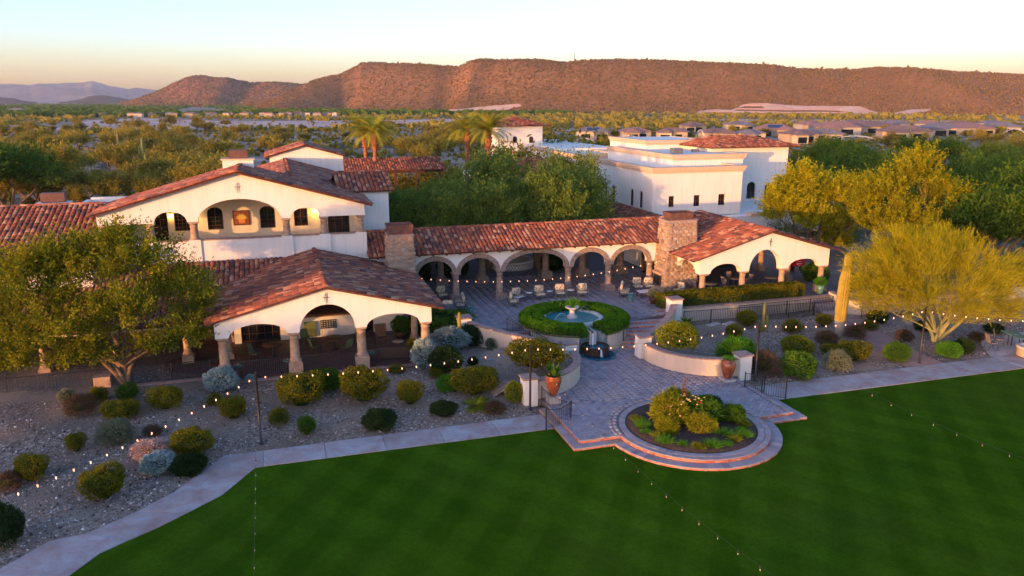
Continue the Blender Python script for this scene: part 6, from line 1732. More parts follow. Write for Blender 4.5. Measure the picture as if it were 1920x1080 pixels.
# ================================================================ GATES, FENCES, POLES, LIGHTS
def gate(label, pts, h=1.0, drop=0.15, z=0.05):
    off = (pts[0][0], pts[0][1], z); t = thing('gate', label, 'gate', *off, group=None)
    for (a, b) in zip(pts[:-1], pts[1:]):
        A_ = Vector((*a, z)); B_ = Vector((*b, z)); L = (B_ - A_).length; n = int(L / 0.11)
        top = [A_.lerp(B_, i / 10) + Vector((0, 0, h - drop * math.sin(math.pi * i / 10))) for i in range(11)]
        MB(off).tube(top, 0.018, 5).build('top_rail', M['metal'], t)
        MB(off).tube([A_ + Vector((0, 0, .08)), B_ + Vector((0, 0, .08))], 0.014, 4).build('bottom_rail', M['metal'], t)
        m = MB(off)
        for i in range(1, n):
            s = i / n; p = A_.lerp(B_, s); zt = h - drop * math.sin(math.pi * s); m.box(p.x - .007, p.x + .007, p.y - .007, p.y + .007, z + .08, z + zt)
        m.build('pickets', M['metal'], t)['kind'] = 'stuff'
        for p in (A_, B_): MB(off).box(p.x - .025, p.x + .025, p.y - .025, p.y + .025, z - .02, z + h + .1).build('post', M['metal'], t)
    return t
gate('black iron gate swung open on the left side of the plaza', [(11.45, 31.95), (12.85, 32.35), (12.15, 34.6)], 1.05)
gate('black iron gate standing open where the right walk meets the plaza', [(23.25, 33.55), (24.15, 33.1)], 1.0, 0.0); gate('low bowed iron gate panel at the start of the right walk', [(23.75, 32.75), (24.65, 31.95)], 1.0)
railing('fence', 'black iron picket fence below the long clipped hedge', 'fence', (25.9, 44.85), (38.0, 44.3), 1.05, 0.22, 0.2, 0.13)
railing('fence', 'black iron picket fence behind the tall saguaro', 'fence', (38.9, 43.0), (50.0, 42.2), 1.05, 0.25, 0.2, 0.13)
railing('ramp_rail', 'iron rail along the ramp above the picket fence', 'railing', (30.5, 45.3), (38.2, 45.2), 0.95, 0.25, 0.35, 0.13)
railing('stair_rail', 'sloping iron handrail beside the hidden left stairs', 'handrail', (13.1, 43.9), (15.2, 41.3), 0.9, 1.2, 0.32, 0.13)
railing('stair_rail', 'short iron handrail at the foot of the right stairs', 'handrail', (20.15, 42.1), (20.55, 43.4), 0.9, 0.35, 0.75, 0.14)
POLE = MB().tube([(0, 0, 0), (0, 0, 3.45)], 0.06, 8).mesh('pole', M['metal'])
poles = [(-1.4, 34.3, 'black pole of the string lights at the bend of the left walk'), (11.5, 34.5, 'black pole of the string lights beside the left iron gate'),
         (24.72, 34.75, 'black pole of the string lights by the dry shrub right of the plaza'), (35.75, 34.5, 'black pole of the string lights beside the pink garden path')]
for u_, v_, l_ in poles:
    t = thing('light_pole', l_, 'pole', u_, v_, float(ground_h(u_, v_)) - .05); inst('pole', POLE, t)
    MB().lathe([(0.13, 0), (0.13, .03), (0.07, .06)], 0, 0, .05, 10).build('foot', M['metal'], t); MB().box(-.05, .05, -.05, .05, 3.45, 3.5).build('top_cap', M['metal'], t)
BULB = MB().lathe([(0.0001, -0.075), (0.018, -0.044), (0.025, -0.022), (0.022, 0.01), (0.02, 0.04), (0.0001, 0.042)], 0, 0, 0, 8).mesh('bulb', M['bulb'])
BULBO = MB().lathe([(0.0001, -0.05), (0.009, -0.022), (0.011, -0.012), (0.007, 0.01), (0.0001, 0.035)], 0, 0, 0, 7).mesh('bulb', M['bulb_off'])
SOCK = MB().lathe([(0.022, 0.03), (0.022, 0.09), (0.0001, 0.095)], 0, 0, 0, 6).mesh('socket', M['metal'])
def string(label, p0, p1, sag, spacing=0.66, lit=True, skip=0, rsd=0):
    A_, B_ = Vector(p0), Vector(p1); L = (B_ - A_).length; t = thing('string_lights', label, 'string lights', *p0); off = tuple(A_)
    def at(s): q = A_.lerp(B_, s); q.z -= sag * 4 * s * (1 - s); return q
    MB(off).tube([at(i / 24) for i in range(25)], 0.005, 4).build('cable', M['metal'], t)
    n = int(L / spacing); rr = random.Random(rsd)
    for i in range(skip, n):
        q = at((i + 0.6) / n) - A_; q.z -= 0.10
        b = inst('bulb', BULB if lit else BULBO, t, q, (rr.uniform(-.15, .15), rr.uniform(-.15, .15), 0)); inst('socket', SOCK, b)
    return t
tz = 3.35
string('string of lit bulbs running from the left pole to the lower left corner', (-1.4, 34.3, tz), (-11.0, 23.9, 3.1), 0.35, 0.62, rsd=1)
string('string of lit bulbs in front of the left pavilion between two poles', (-1.4, 34.3, tz), (11.5, 34.5, tz), 0.30, 0.65, rsd=2)
string('string of lit bulbs across the plaza entrance between two poles', (11.5, 34.5, tz), (24.72, 34.75, tz), 0.42, 0.66, rsd=3)
string('string of lit bulbs between the two right hand poles past the saguaro', (24.72, 34.75, tz), (35.75, 34.5, tz), 0.40, 0.62, rsd=4)
string('string of lit bulbs from the last pole to the right edge under the palo verde', (35.75, 34.5, tz), (46.5, 30.4, tz - .1), 0.45, 0.62, rsd=5)
string('unlit string crossing the lawn straight toward the viewer from the left pole', (-1.4, 34.3, tz), (-1.2, 12, 3.6), 0.8, 0.95, False, 2, rsd=6)
string('unlit string slanting over the plaza and lawn from the middle pole', (11.5, 34.5, tz), (11.7, 10.0, 4.2), 1.25, 1.0, False, 1, rsd=7)
string('unlit string slanting over the right part of the lawn', (24.72, 34.75, tz), (24.6, 12.0, 4.0), 1.1, 1.1, False, 7, rsd=8)
string('string of lit bulbs hanging in front of the arcade between the stone chimneys', (8.6, 49.9, 3.75), (27.1, 49.8, 3.95), 0.80, 0.60, rsd=9)
string('short string of lit bulbs under the courtyard trees beside the left chimney', (8.9, 60, 5.9), (15.5, 62, 5.2), 0.5, 0.8, rsd=10)

# ================================================================ FURNITURE
def floral():
    t = NT('floral_cushion', 0.9, 0.1)
    c = t.ramp(t.voro(6.5, t.coord('Object'), 'Distance'), [(0.0, (0.22, 0.07, 0.035)), (0.30, (0.30, 0.14, 0.07)), (0.36, (0.52, 0.44, 0.30)), (1, (0.58, 0.50, 0.36))])
    t.color(c); return t.mat
M['floral'] = floral()
def cushion(m, x0, x1, y0, y1, z0, z1, tilt=0.0, mi=0):
    """pillow-like box with bulged faces"""
    n = 5; cx, cy, cz = (x0 + x1) / 2, (y0 + y1) / 2, (z0 + z1) / 2; hx, hy, hz = (x1 - x0) / 2, (y1 - y0) / 2, (z1 - z0) / 2
    vs = []; fs = []
    rings = [(-1.0, .80), (-.62, 1.0), (.62, 1.0), (1.0, .80)]
    for zz, k in rings:
        for (a, b) in ((-1, -.8), (-.8, -1), (.8, -1), (1, -.8), (1, .8), (.8, 1), (-.8, 1), (-1, .8)):
            X_, Y_, Z_ = a * hx * k, b * hy * k, zz * hz
            Y2 = Y_ * math.cos(tilt) - Z_ * math.sin(tilt); Z2 = Y_ * math.sin(tilt) + Z_ * math.cos(tilt)
            vs.append((cx + X_, cy + Y2, cz + Z2))
    for j in range(3):
        for i in range(8): fs.append((j * 8 + i, j * 8 + (i + 1) % 8, (j + 1) * 8 + (i + 1) % 8, (j + 1) * 8 + i))
    fs += [tuple(range(7, -1, -1)), tuple(range(24, 32))]
    m.add(vs, fs, mi, True)
def lounge(label, w=0.74, seats=1, group=None, cat='armchair', name='lounge_chair'):
    t = thing(name, label, cat, 0, 0, 0); W_ = w * seats + 0.04 * (seats - 1); x = W_ / 2 + .04
    for sx in (-x, x):
        for sy in (-.36, .36): MB().box(sx - .025, sx + .025, sy - .025, sy + .025, 0, .60 if sy < 0 else .78).build('leg', M['chairmetal'], t)
        MB().box(sx - .04, sx + .04, -.40, .36, .601, .64).build('armrest', M['chairmetal'], t)
    m = MB(); m.box(-x + .026, x - .026, -.36, .34, .26, .31); m.box(-x + .026, x - .026, .33, .37, .31, .78); m.build('frame', M['chairmetal'], t)
    for i in range(seats):
        c = -W_ / 2 + w / 2 + i * (w + .04)
        m = MB(); cushion(m, c - w / 2 + .02, c + w / 2 - .02, -.36, .28, .315, .47); m.build('seat_cushion', M['floral'], t)
        m = MB(); cushion(m, c - w / 2 + .03, c + w / 2 - .03, .10, .30, .44, 1.0, 0.18); m.build('back_cushion', M['floral'], t)
    return t
def rtable(label, r=.28, h=.52, top=None, name='side_table', cat='side table', leg=None):
    t = thing(name, label, cat, 0, 0, 0)
    MB().lathe([(r * .95, 0), (r, .012), (r, .03), (0.0001, .034)], 0, 0, h - .034, 20).build('tabletop', top or M['white_metal'], t)
    for k in range(4):
        a = math.pi / 4 + k * math.pi / 2; MB().tube([(math.cos(a) * r * .75, math.sin(a) * r * .75, 0), (math.cos(a) * r * .55, math.sin(a) * r * .55, h * .5), (math.cos(a) * r * .7, math.sin(a) * r * .7, h - .034)], 0.014, 5).build('leg', leg or M['chairmetal'], t)
    return t
def dchair(label, m_=None):
    t = thing('dining_chair', label, 'chair', 0, 0, 0); mm = m_ or M['sling_blue']
    for sx in (-.26, .26):
        MB().tube([(sx, -.24, 0), (sx, -.22, .62), (sx, .18, .64)], 0.016, 5).build('leg', M['metal'], t)
        MB().tube([(sx, .30, 0), (sx, .18, .42), (sx * .95, .34, .98)], 0.016, 5).build('leg', M['metal'], t)
    m = MB(); m.box(-.24, .24, -.24, .20, .42, .45); m.build('seat', mm, t)
    m = MB(); m.add([(-.23, .19, .44), (.23, .19, .44), (.22, .35, .98), (-.22, .35, .98), (-.23, .22, .44), (.23, .22, .44), (.22, .38, .98), (-.22, .38, .98)], [(0, 1, 2, 3), (7, 6, 5, 4), (0, 4, 5, 1), (2, 6, 7, 3), (1, 5, 6, 2), (0, 3, 7, 4)]); m.build('backrest', mm, t)
    return t
def dtable(label, r=.6, top=None, name='dining_table'):
    t = thing(name, label, 'table', 0, 0, 0)
    MB().lathe([(r * .97, 0), (r, .015), (r, .035), (0.0001, .04)], 0, 0, .70, 24).build('tabletop', top or M['tablew'], t)
    MB().lathe([(.26, 0), (.24, .03), (.05, .07), (.045, .6), (.14, .695)], 0, 0, 0, 12).build('pedestal', M['metal'], t)
    return t
def pot(label, prof, mat, plant=None, ps=1.0, name='pot', cat='pot', n=20, plabel=None):
    t = thing(name, label, cat, 0, 0, 0); MB().lathe(prof, 0, 0, 0, n).build('vessel', mat, t)
    MB().lathe([(0.0001, 0), (prof[-1][0] * .9, 0)], 0, 0, prof[-1][1] - .05, 12).build('soil', M['soil'], t)
    return t
L0 = lounge('lounge chair with floral cushions at the left end of the fountain row')
P = PATIO_Z
lpos = [(15.35, 49.9, R(75), None), (16.0, 50.95, R(18), 'lounge chair with floral cushions second from the left behind the fountain'), (17.75, 51.2, 0, 'lounge chair with floral cushions facing the middle of the fountain'),
        (19.3, 51.15, R(-8), 'lounge chair with floral cushions left of the last white side table'), (20.95, 50.9, R(-16), 'lounge chair with floral cushions at the right end of the fountain row')]
for i, (u_, v_, rz, l_) in enumerate(lpos):
    o = L0 if i == 0 else copy_tree(L0); o['group'] = 'lounge chairs behind the fountain'
    if l_: o['label'] = l_
    place(o, u_, v_, P, rz)
for u_, v_, rz, l_ in ((25.6, 51.4, R(-5), 'floral lounge chair near the right stone chimney, left one of the pair'), (26.45, 51.2, R(-12), 'floral lounge chair near the right stone chimney, right one of the pair'), (10.95, 53.1, R(12), 'floral lounge chair under the leftmost arch by the pavilion roof'), (27.9, 49.2, R(-75), 'floral lounge chair turned sideways beside the fireplace hearth')):
    o = copy_tree(L0); o['label'] = l_; o['group'] = 'lounge chairs by the chimneys'; place(o, u_, v_, P, rz)
S0 = lounge('floral two seat sofa seen from behind in front of the left chimney', .72, 2, None, 'sofa', 'sofa'); place(S0, 10.1, 49.2, P, R(180))
o = copy_tree(S0); o['label'] = 'floral two seat sofa left of the white coffee table'; place(o, 24.0, 50.3, P, R(62))
o = copy_tree(S0); o['label'] = 'floral sofa heaped with pillows beside the green garden stool'; place(o, 11.7, 50.4, P, R(-100))
T0_ = rtable('round white side table left of the fountain row')
for i, (u_, v_, l_) in enumerate(((15.75, 50.35, None), (17.0, 51.4, 'round white side table between the second and third lounge chairs'), (18.55, 51.4, 'round white side table in the middle of the lounge row'), (20.15, 51.25, 'round white side table beside the right end lounge chair'))):
    o = T0_ if i == 0 else copy_tree(T0_); o['group'] = 'white side tables behind the fountain'
    if l_: o['label'] = l_
    place(o, u_, v_, P)
ct = thing('coffee_table', 'low white rectangular coffee table near the right chimney', 'coffee table', 25.5, 49.5, P)
MB().box(-.75, .75, -.4, .4, .42, .46).build('tabletop', M['white_metal'], ct)
for sx in (-.68, .68):
    for sy in (-.34, .34): MB().box(sx - .03, sx + .03, sy - .03, sy + .03, 0, .419).build('leg', M['metal'], ct)
sp = [(.20, 0), (.22, .03), (.18, .06), (.25, .25), (.25, .33), (.19, .50), (.22, .53), (.21, .56)]
for u_, v_, l_ in ((23.85, 48.9, 'green glazed garden stool left of the coffee table'), (11.95, 48.75, 'green glazed garden stool behind the pavilion corner')):
    t = thing('garden_stool', l_, 'garden stool', u_, v_, P, 0, 'green garden stools'); MB().lathe(sp + [(0.0001, .575)], 0, 0, 0, 16).build('body', M['glaze_green'], t)
def planted(label, u, v, z, prof, mat, kind, sc, plabel, name='urn', dz=0.0):
    t = pot(label, prof, mat, name=name, cat=name.replace('_', ' ')); place(t, u, v, z)
    me = SH[kind][0]; h = prof[-1][1]
    o = inst('potted_plant', me, None, W(u, v, z + h - .08 + dz), (0, 0, 1.0), sc); tag(o, plabel, 'plant')
    return t
up = [(.17, 0), (.20, .04), (.30, .30), (.40, .62), (.42, .80), (.36, .96), (.25, 1.05), (.27, 1.10), (.30, 1.12), (.25, 1.12)]
ru = planted('large rust red glazed urn at the end of the curved right wall', 22.95, 34.75, PLAZA_Z + .1, up, M['rustglaze'], 'tuft', (.7, .7, .45), 'sprig of pale flowers in the rust urn on the right')
lu = planted('large rust red glazed urn holding a spiky plant by the left gate', 12.75, 34.55, PLAZA_Z + .35, [(r * 1.0, z * .95) for r, z in [(.15, 0), (.18, .04), (.30, .40), (.40, .80), (.42, .98), (.38, 1.08), (.41, 1.14), (.36, 1.14)]], M['rustglaze'], 'agave', (1.3, 1.3, 1.5), 'spiky sword leaved plant in the left urn')
for u_, v_, s_, l_, hh in ((22.95, 34.75, .34, 'pale plinth under the right urn', .1), (12.75, 34.55, .30, 'pale plinth under the left urn', .35)):
    t = thing('plinth', l_, 'plinth', u_, v_, PLAZA_Z); MB().box(-s_, s_, -s_, s_, 0, hh - .002).build('block', M['concrete_bl'], t)
planted('dark planted pot beside the hedge end on the patio', 25.0, 47.6, P, [(.2, 0), (.34, .3), (.38, .5), (.34, .5)], M['wood'], 'sage', (.8, .8, .6), 'dry grassy plant in the dark patio pot', 'pot')
planted('terracotta pot at the foot of the right stone chimney', 29.6, 49.5, P, [(.26, 0), (.36, .25), (.38, .45), (.40, .5), (.34, .5)], M['terracotta'], 'wisp', (.3, .3, .2), 'small plant in the terracotta pot', 'pot')
planted('tall green pot with white flowers at the right pavilion corner', 38.0, 46.4, P, [(.2, 0), (.28, .4), (.32, .75), (.28, .75)], M['glaze_green'], 'bright', (.9, .9, .6), 'leafy plant with pale flowers in the tall green pot', 'pot')
# dining sets, right pavilion
DC = dchair('x'); DT = dtable('round tan dining table in the left arch of the right pavilion', .55, M['cantera']); place(DT, 30.4, 49.2, P)
first = True
def put_chair(u, v, z, rz, label, group, proto):
    global first
    o = copy_tree(proto); o['label'] = label; o['group'] = group; place(o, u, v, z, rz); return o
RG = 'striped chairs in the right pavilion'
for (a, b, w1_) in ((30.4, 49.2, 'left'), ):
    pass
place(DC, 30.5, 50.05, P, 0); DC['label'] = 'striped sling chair behind the table in the left arch of the right pavilion'; DC['group'] = RG
put_chair(29.5, 49.3, P, R(90), 'striped sling chair left of the table in the left arch of the right pavilion', RG, DC); put_chair(31.3, 49.1, P, R(-90), 'striped sling chair right of the table in the left arch of the right pavilion', RG, DC)
o = copy_tree(DT); o['label'] = 'round tan dining table in the middle arch of the right pavilion'; place(o, 33.3, 50.2, P)
put_chair(33.4, 51.1, P, 0, 'striped sling chair behind the table in the middle arch', RG, DC); put_chair(32.3, 50.0, P, R(100), 'striped sling chair left of the table in the middle arch', RG, DC); put_chair(34.2, 50.0, P, R(-80), 'striped sling chair right of the table in the middle arch', RG, DC); put_chair(33.2, 49.2, P, R(175), 'striped sling chair seen from behind in the middle arch', RG, DC)
o = copy_tree(DT); o['label'] = 'round tan dining table in the right arch of the right pavilion'; place(o, 36.0, 49.6, P)
put_chair(36.9, 49.8, P, R(-90), 'striped sling chair in the right arch of the right pavilion', RG, DC)
cq = atv(1493, 514, 53.5)
bx = thing('drinks_cooler', 'red drinks cooler with white lettering in the right arch of the right pavilion', 'cooler', cq[0], 53.5, P + .45); bx.scale = (.78, .78, .72)
MB().box(-.62, .62, -.4, .4, .10, .85).build('cabinet', M['redsign'], bx); MB().lathe([(.62, 0), (.60, .16), (.45, .30), (0.0001, .36)], 0, 0, .852, 20, 0, True, 0, math.tau, 1, .62).build('lid', M['redsign'], bx)
for sx in (-.55, .55): MB().box(sx - .04, sx + .04, -.3, .3, -.55, .10).build('leg', M['metal'], bx)
def letters(parent, txt, size, loc, mat, rx=math.pi / 2):
    c = bpy.data.curves.new('lettering', 'FONT'); c.body = txt; c.size = size; c.align_x = 'CENTER'; c.extrude = 0.004; c.materials.append(mat)
    o = bpy.data.objects.new('lettering', c); link(o, parent); o.location = loc; o.rotation_euler = (rx, 0, 0); return o
letters(bx, 'Curves', .30, (0, -.412, .40), M['whitetext']) if False else None
m = MB()
for (x0, x1, z0, z1) in ((-.14, .16, .68, .72), (-.14, .10, .20, .23)): m.box(x0, x1, -.412, -.401, z0, z1)
m.build('small_print_lines', M['whitetext'], bx)['kind'] = 'stuff'
m = MB(); x_ = -.30
for w_, h_ in ((.09, .20), (.06, .11), (.06, .10), (.05, .12), (.07, .10), (.05, .12), (.05, .09)):
    m.lathe([(w_ * .45, -.006), (w_ * .5, 0), (w_ * .30, .004)], 0, 0, 0, 10) if False else m.box(x_, x_ + w_ * .35, -.412, -.401, .44 - h_ * .5, .44 + h_ * .5)
    m.box(x_ + w_ * .36, x_ + w_, -.412, -.401, .44 - h_ * .5, .44 - h_ * .2); x_ += w_ + .022
m.build('brush_lettering', M['whitetext'], bx)['kind'] = 'stuff'
# left pavilion furniture
F_ = 0.66
GC = dchair('green sling chair lit by the low sun in the left arch of the pavilion', M['sling_green']); GC['group'] = 'chairs in the left pavilion'; place(GC, -1.75, 44.6, F_, R(60))
GT = dtable('round dark table in the left arch of the pavilion', .62); place(GT, -.75, 45.2, F_); o = copy_tree(GT); o['label'] = 'round dark table in the middle arch of the pavilion'; place(o, 2.75, 45.4, F_)
for u_, v_, rz, l_ in ((1.6, 44.9, R(110), 'green sling chair left of the table in the middle arch'), (3.4, 44.3, R(-150), 'green sling chair before the table in the middle arch'), (4.0, 45.9, R(-60), 'green sling chair right of the table in the middle arch'), (.3, 45.0, R(-80), 'green sling chair at the dark table in the left arch'), (1.2, 46.6, R(30), 'green sling chair against the white back wall')):
    put_chair(u_, v_, F_, rz, l_, 'chairs in the left pavilion', GC)
BC = dchair('tall brown chair standing in the right arch of the pavilion', M['wicker']); place(BC, 5.55, 45.0, F_, R(5), 1.35)
for u_, v_, l_, r_ in ((0.05, 42.5, 'small round table by the railing in the left arch', .3), (-2.6, 42.4, 'small round table by the left column of the pavilion', .32), (4.5, 42.6, 'small round table by the railing in the right arch', .3), (6.4, 44.2, 'pale round table beside the tall brown chair', .34)):
    o = rtable(l_, r_, .55, M['cantera'] if r_ == .34 else M['glaze_green'], leg=M['metal']); o['group'] = 'small tables in the left pavilion'; place(o, u_, v_, F_)
wl = thing('wicker_bench', 'low brown wicker bench behind the railing in the right arch', 'bench', 5.9, 42.7, F_)
MB().box(-.85, .85, -.3, .3, .1, .42).build('seat', M['wicker'], wl); MB().box(-.85, .85, -.36, -.301, .1, .78).build('backrest', M['wicker'], wl)
for sx in (-.8, .8): MB().box(sx - .04, sx + .04, -.25, .25, 0, .099).build('leg', M['wicker'], wl)
tr = thing('lattice_panel', 'small white lattice panel on the back wall of the pavilion', 'panel', 2.63, 48.15, 1.2); m = MB()
for i in range(7): m.box(-.5 + i * .155, -.44 + i * .155, -.05, -.03, 0, .55)
for i in range(5): m.box(-.5, .5, -.03, -.012, i * .125, i * .125 + .05)
for q_ in (): pass
m.build('slats', M['metal'], tr)['kind'] = 'stuff'
pb = thing('green_board', 'dark green board leaning on the back wall of the pavilion', 'board', 1.5, 48.1, .75); MB().box(-.36, .36, -.06, 0, 0, .98).build('board', M['sling_green'], pb)
planted('dark pot with bushy green plant at the back of the right arch', 6.9, 46.3, F_, [(.25, 0), (.36, .35), (.38, .5), (.33, .5)], M['wood'], 'green', (1.1, 1.1, 1.0), 'bushy green plant in the right arch of the pavilion', 'pot')
planted('blue glazed pot by the last column of the left pavilion', 7.0, 42.3, F_, [(.2, 0), (.28, .3), (.3, .42), (.26, .42)], mk('blue_glaze', (.02, .03, .10), (.03, .05, .16), 5, .25, 0), 'wisp', (.7, .7, .8), 'thin olive plant in the blue pot', 'pot')
# side terrace chairs and tables
for px_, py_, rz, l_ in ((1858, 655, R(70), 'brown metal chair on the right side terrace, left one'), (1872, 648, R(40), 'brown metal chair on the right side terrace, behind the first')):
    q = atz(px_, py_, .14); o = copy_tree(DC); o['label'] = l_; o['group'] = 'chairs on the side terrace'; place(o, q[0], q[1], .14, rz, 1.05)
for px_, py_, l_ in ((1893, 643, 'square green topped table on the side terrace, farther one'), (1913, 652, 'square green topped table on the side terrace, nearer one')):
    q = atz(px_, py_, .14); t = thing('square_table', l_, 'table', q[0], q[1], .14, R(-17), 'green tables on the side terrace')
    MB().box(-.42, .42, -.42, .42, .68, .72).build('tabletop', M['glaze_green'], t)
    for sx in (-.36, .36):
        for sy in (-.36, .36): MB().box(sx - .025, sx + .025, sy - .025, sy + .025, 0, .679).build('leg', M['metal'], t)
q = atz(1918, 668, .14); t = thing('fire_pit', 'round pale fire pit wall cut by the right edge of the view', 'fire pit', q[0] + .55, q[1], .14); MB().lathe([(.75, 0), (.75, .5), (.80, .5), (.80, .58), (.5, .58), (.5, .2)], 0, 0, 0, 24).build('ring', M['stucco_tan'], t)
q = on_ground(1316, 612)
for px_, py_, l_ in ((1337, 609, 'flat pale slab lying on the gravel, left one'), (1367, 607, 'flat pale slab lying on the gravel, right one')):
    q = on_ground(px_, py_); t = thing('stone_slab', l_, 'slab', q[0], q[1], q[2], R(25), 'pale slabs on the right gravel'); MB().box(-.55, .55, -.22, .22, 0, .06).build('slab', M['concrete_bl'], t)
# obelisk in the plaza bed
t = thing('garden_obelisk', 'rusty iron obelisk rising from the rose bushes of the round bed', 'obelisk', 17.9, 30.6, PLAZA_Z)
for k in range(4):
    a = k * math.pi / 2 + .4; MB().tube([(.28 * math.cos(a), .28 * math.sin(a), 0), (.22 * math.cos(a), .22 * math.sin(a), 1.1), (.03 * math.cos(a), .03 * math.sin(a), 1.95)], .016, 5).build('leg', M['rust'], t)
m = MB()
for z_, r_ in ((.4, .27), (.8, .245), (1.2, .2), (1.55, .12)): m.lathe([(r_, -.012), (r_ + .015, 0), (r_, .012), (r_ - .012, 0), (r_, -.012)], 0, 0, z_, 12)
m.build('hoops', M['rust'], t)['kind'] = 'stuff'; MB().lathe([(.0001, -.07), (.06, 0), (.02, .08), (.0001, .22)], 0, 0, 2.0, 8).build('finial', M['rust'], t)

# ================================================================ CACTI
def cactmat(name, c1, c2):
    t = NT(name, .75, .2); t.color(t.ramp(t.noise(2.0, 5), [(.3, c1), (.7, c2)])); t.bump(t.noise(20, 4), .4, .02); return t.mat
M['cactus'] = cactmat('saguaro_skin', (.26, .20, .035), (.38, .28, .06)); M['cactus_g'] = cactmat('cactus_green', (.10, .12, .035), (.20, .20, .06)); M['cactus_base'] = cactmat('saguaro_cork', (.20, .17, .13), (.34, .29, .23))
def ribbed(m, pts, rads, ribs=16, amp=.10, mi=0):
    pts = [Vector(p) for p in pts]; n = ribs * 4; vs = []; fs = []
    for i, p in enumerate(pts):
        d = (pts[min(i + 1, len(pts) - 1)] - pts[max(i - 1, 0)]).normalized(); a = d.cross(Vector((.13, 1, 0))).normalized(); b = d.cross(a)
        for k in range(n):
            t = math.tau * k / n; r = rads[i] * (1 + amp * math.cos(ribs * t)); vs.append(tuple(p + a * math.cos(t) * r + b * math.sin(t) * r))
    for i in range(len(pts) - 1):
        for k in range(n): fs.append((i * n + k, i * n + (k + 1) % n, (i + 1) * n + (k + 1) % n, (i + 1) * n + k))
    fs.append(tuple((len(pts) - 1) * n + k for k in range(n))); m.add(vs, fs, mi, True)
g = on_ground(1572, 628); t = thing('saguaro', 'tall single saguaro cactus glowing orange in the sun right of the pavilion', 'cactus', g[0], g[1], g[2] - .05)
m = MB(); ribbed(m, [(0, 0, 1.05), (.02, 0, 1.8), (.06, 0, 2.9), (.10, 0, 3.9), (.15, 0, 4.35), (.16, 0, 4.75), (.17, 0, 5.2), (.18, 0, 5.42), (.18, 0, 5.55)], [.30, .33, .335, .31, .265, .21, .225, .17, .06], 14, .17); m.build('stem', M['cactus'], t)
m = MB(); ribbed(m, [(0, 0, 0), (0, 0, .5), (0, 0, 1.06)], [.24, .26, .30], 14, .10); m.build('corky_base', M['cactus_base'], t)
def slim(label, px_, py_, hs_, zb=None, name='column_cactus', rad=.09, mat=None):
    g = on_ground(px_, py_) if zb is None else atz(px_, py_, zb)
    t = thing(name, label, 'cactus', g[0], g[1], g[2] - .03)
    for (dx, h) in hs_:
        m = MB(); ribbed(m, [(dx * .6, 0, 0), (dx, 0, .3), (dx, 0, h * .7), (dx * 1.02, 0, h - .12), (dx, 0, h)], [rad * .8, rad, rad, rad * .8, rad * .2], 8, .12); m.build('stem', mat or M['cactus_g'], t)
slim('slim column cactus with a short side stem left of the middle right pole', 1430, 622, ((0, 2.1), (.28, 1.2), (-.22, .7)))
slim('lone slim golden cactus behind the silver shrubs by the pavilion', 862, 652, ((0, 2.3),), .5, rad=.10, mat=M['cactus'])

